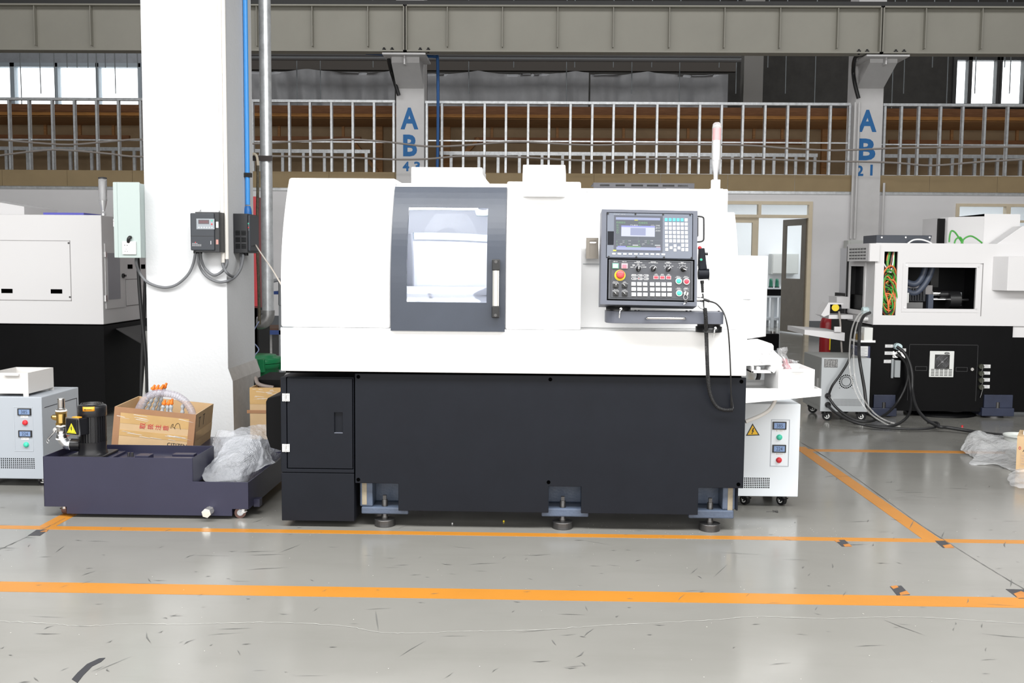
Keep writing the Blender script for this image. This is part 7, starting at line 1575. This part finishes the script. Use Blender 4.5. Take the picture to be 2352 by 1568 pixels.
zt=Z_(2340,998,Ytb); rb=c.x-X_(2308,1000,Ytb)
MB().lathe((c.x,Ytb,0),(0,0,1),[(rb*.82,0)]+[(rb*(.83+.013*i)+(.002 if i%2 else 0),zt*(.05+.085*i)) for i in range(11)]+[(rb*1.0,zt-.012),(rb*1.04,zt-.01),(rb*1.04,zt),(rb*.97,zt),(rb*.95,zt-.02)],n=30).build('body',mat('milky_tub',(.55,.57,.55),.4),tb)
Ycb=6.35; q=Q(2335,1000,2440,1070,Ycb)
cb=thing('carton','small brown carton with printed label cut by the right edge of the view','carton',(q[0]+.15,Ycb+.1,0))
CM=T(q[0],Ycb,0)@Matrix.Rotation(-.50,4,'Z')@T(-q[0],-Ycb,0)
MB(CM).box(q[0],q[1],Ycb,Ycb+.28,0,Z_(2340,1001,Ycb)).build('box_body',CARD,cb)
MB(CM).box(q[0]+.03,q[1],Ycb+.08,Ycb+.25,Z_(2340,1001,Ycb),Z_(2340,1001,Ycb)+.02).build('white_insert',PWHITE,cb)
k=Q(2342,1038,2400,1069,Ycb); lbp=MB(CM).box(k[0],k[1],Ycb-.001,Ycb,k[2],k[3]).build('printed_label',CARDL,cb)
m=MB(CM); k2=Q(2337.5,1024,2346,1032,Ycb); c=((k2[0]+k2[1])/2,(k2[2]+k2[3])/2)
m.tube([(c[0]+.0045*math.cos(t)*1.2,Ycb-.001,c[1]+.009*math.sin(t)) for t in [i*PI/4 for i in range(8)]],.0016,n=5,closed=True,sub=3); m.build('red_mark',RINK,cb)
m=MB(CM); c=at(2352,1033,Ycb); addtext(m,'AIR',T(c.x+.012,Ycb-.0012,c.z)@UP,.018,.05,.0002); m.build('lettering',DINK,cb)
m=MB(CM)
for i,s in enumerate(('Type','No.','Qty','Date')): c=at(2346,1045+i*6.2,Ycb); addtext(m,s,T(c.x+.004,Ycb-.0014,c.z)@UP,.007,None,.0002)
m.build('label_print',MATS['grey_ink'],lbp)
# small litter
for (px,py),nm,lb_,m_,sz in (((1157,1198),'yellow_plug','small yellow cap on the floor under the lathe',YEL,.005),((2210,980),'red_plug','tiny red cap on the floor in front of the right lathe',RED,.008),((1039,1203),'white_pellet','small white pellet on the floor under the lathe',PWHITE,.004)):
    p=fl(px,py); tag(MB().cyl((p.x,p.y,0),(p.x,p.y,sz*1.6),sz,n=10).build(nm,m_),lb_,'litter')
p=fl(1782,1176); m=MB(); m.tube([(p.x+.012*math.cos(t*1.3)*(1+.3*math.sin(t)),p.y+.012*math.sin(t),.004+.004*math.sin(t*2)) for t in [i*.6 for i in range(20)]],.0012,n=5,sub=3).tube([(p.x-.05,p.y+.002,.002),(p.x-.02,p.y,.004),(p.x,p.y,.004)],.0012,n=5); tag(m.build('metal_swarf',IRON),'tangle of dark metal swarf on the floor below the right stabilizer','swarf')
# ================================================================= LIGHT
wd=bpy.data.worlds.new('daylight'); SC.world=wd; wd.use_nodes=True
bg=wd.node_tree.nodes['Background']; bg.inputs[0].default_value=(.93,.97,1,1); bg.inputs[1].default_value=3.0
def area(name,loc,target,sx,sy,power,col=(1,1,1)):
    l=bpy.data.lights.new(name,'AREA'); l.shape='RECTANGLE'; l.size=sx; l.size_y=sy; l.energy=power; l.color=col
    o=bpy.data.objects.new(name,l); COL.objects.link(o); o.location=loc
    o.rotation_euler=(Vector(target)-Vector(loc)).to_track_quat('-Z','Y').to_euler(); return o
area('hall_window_light',(0,-3.8,2.7),(0,5,2.2),18,4.6,960,(1,.99,.97))
area('near_floor_fill',(0,2.3,4.7),(0,3.5,0),14,1.4,1020,(1,1,.99))  # unseen area light added to brighten the floor before the lathe
area('far_wall_fill',(0,11.5,9.0),(0,18.5,2.2),24,3,950,(1,1,1))  # added fill aimed at the far wall, not a known opening in the roof
area('work_lamp_light',((dxa+dxb)/2,5.0,dzb_-.03),((dxa+dxb)/2,5.25,1.1),.45,.12,3.5,(.92,.96,1))
area('upper_level_fill',(0,22.3,9.0),(0,22.6,4),26,2.5,480,(1,1,1))  # unseen fill added to lift the dark sheets and timber of the upper level
area('office_light',(7,20.3,2.8),(7,20.3,0),7,2,150,(.95,.98,1))
vs=SC.view_settings; vs.view_transform='Standard'; vs.look='None'; vs.exposure=0; vs.gamma=1; vs.use_curve_mapping=False
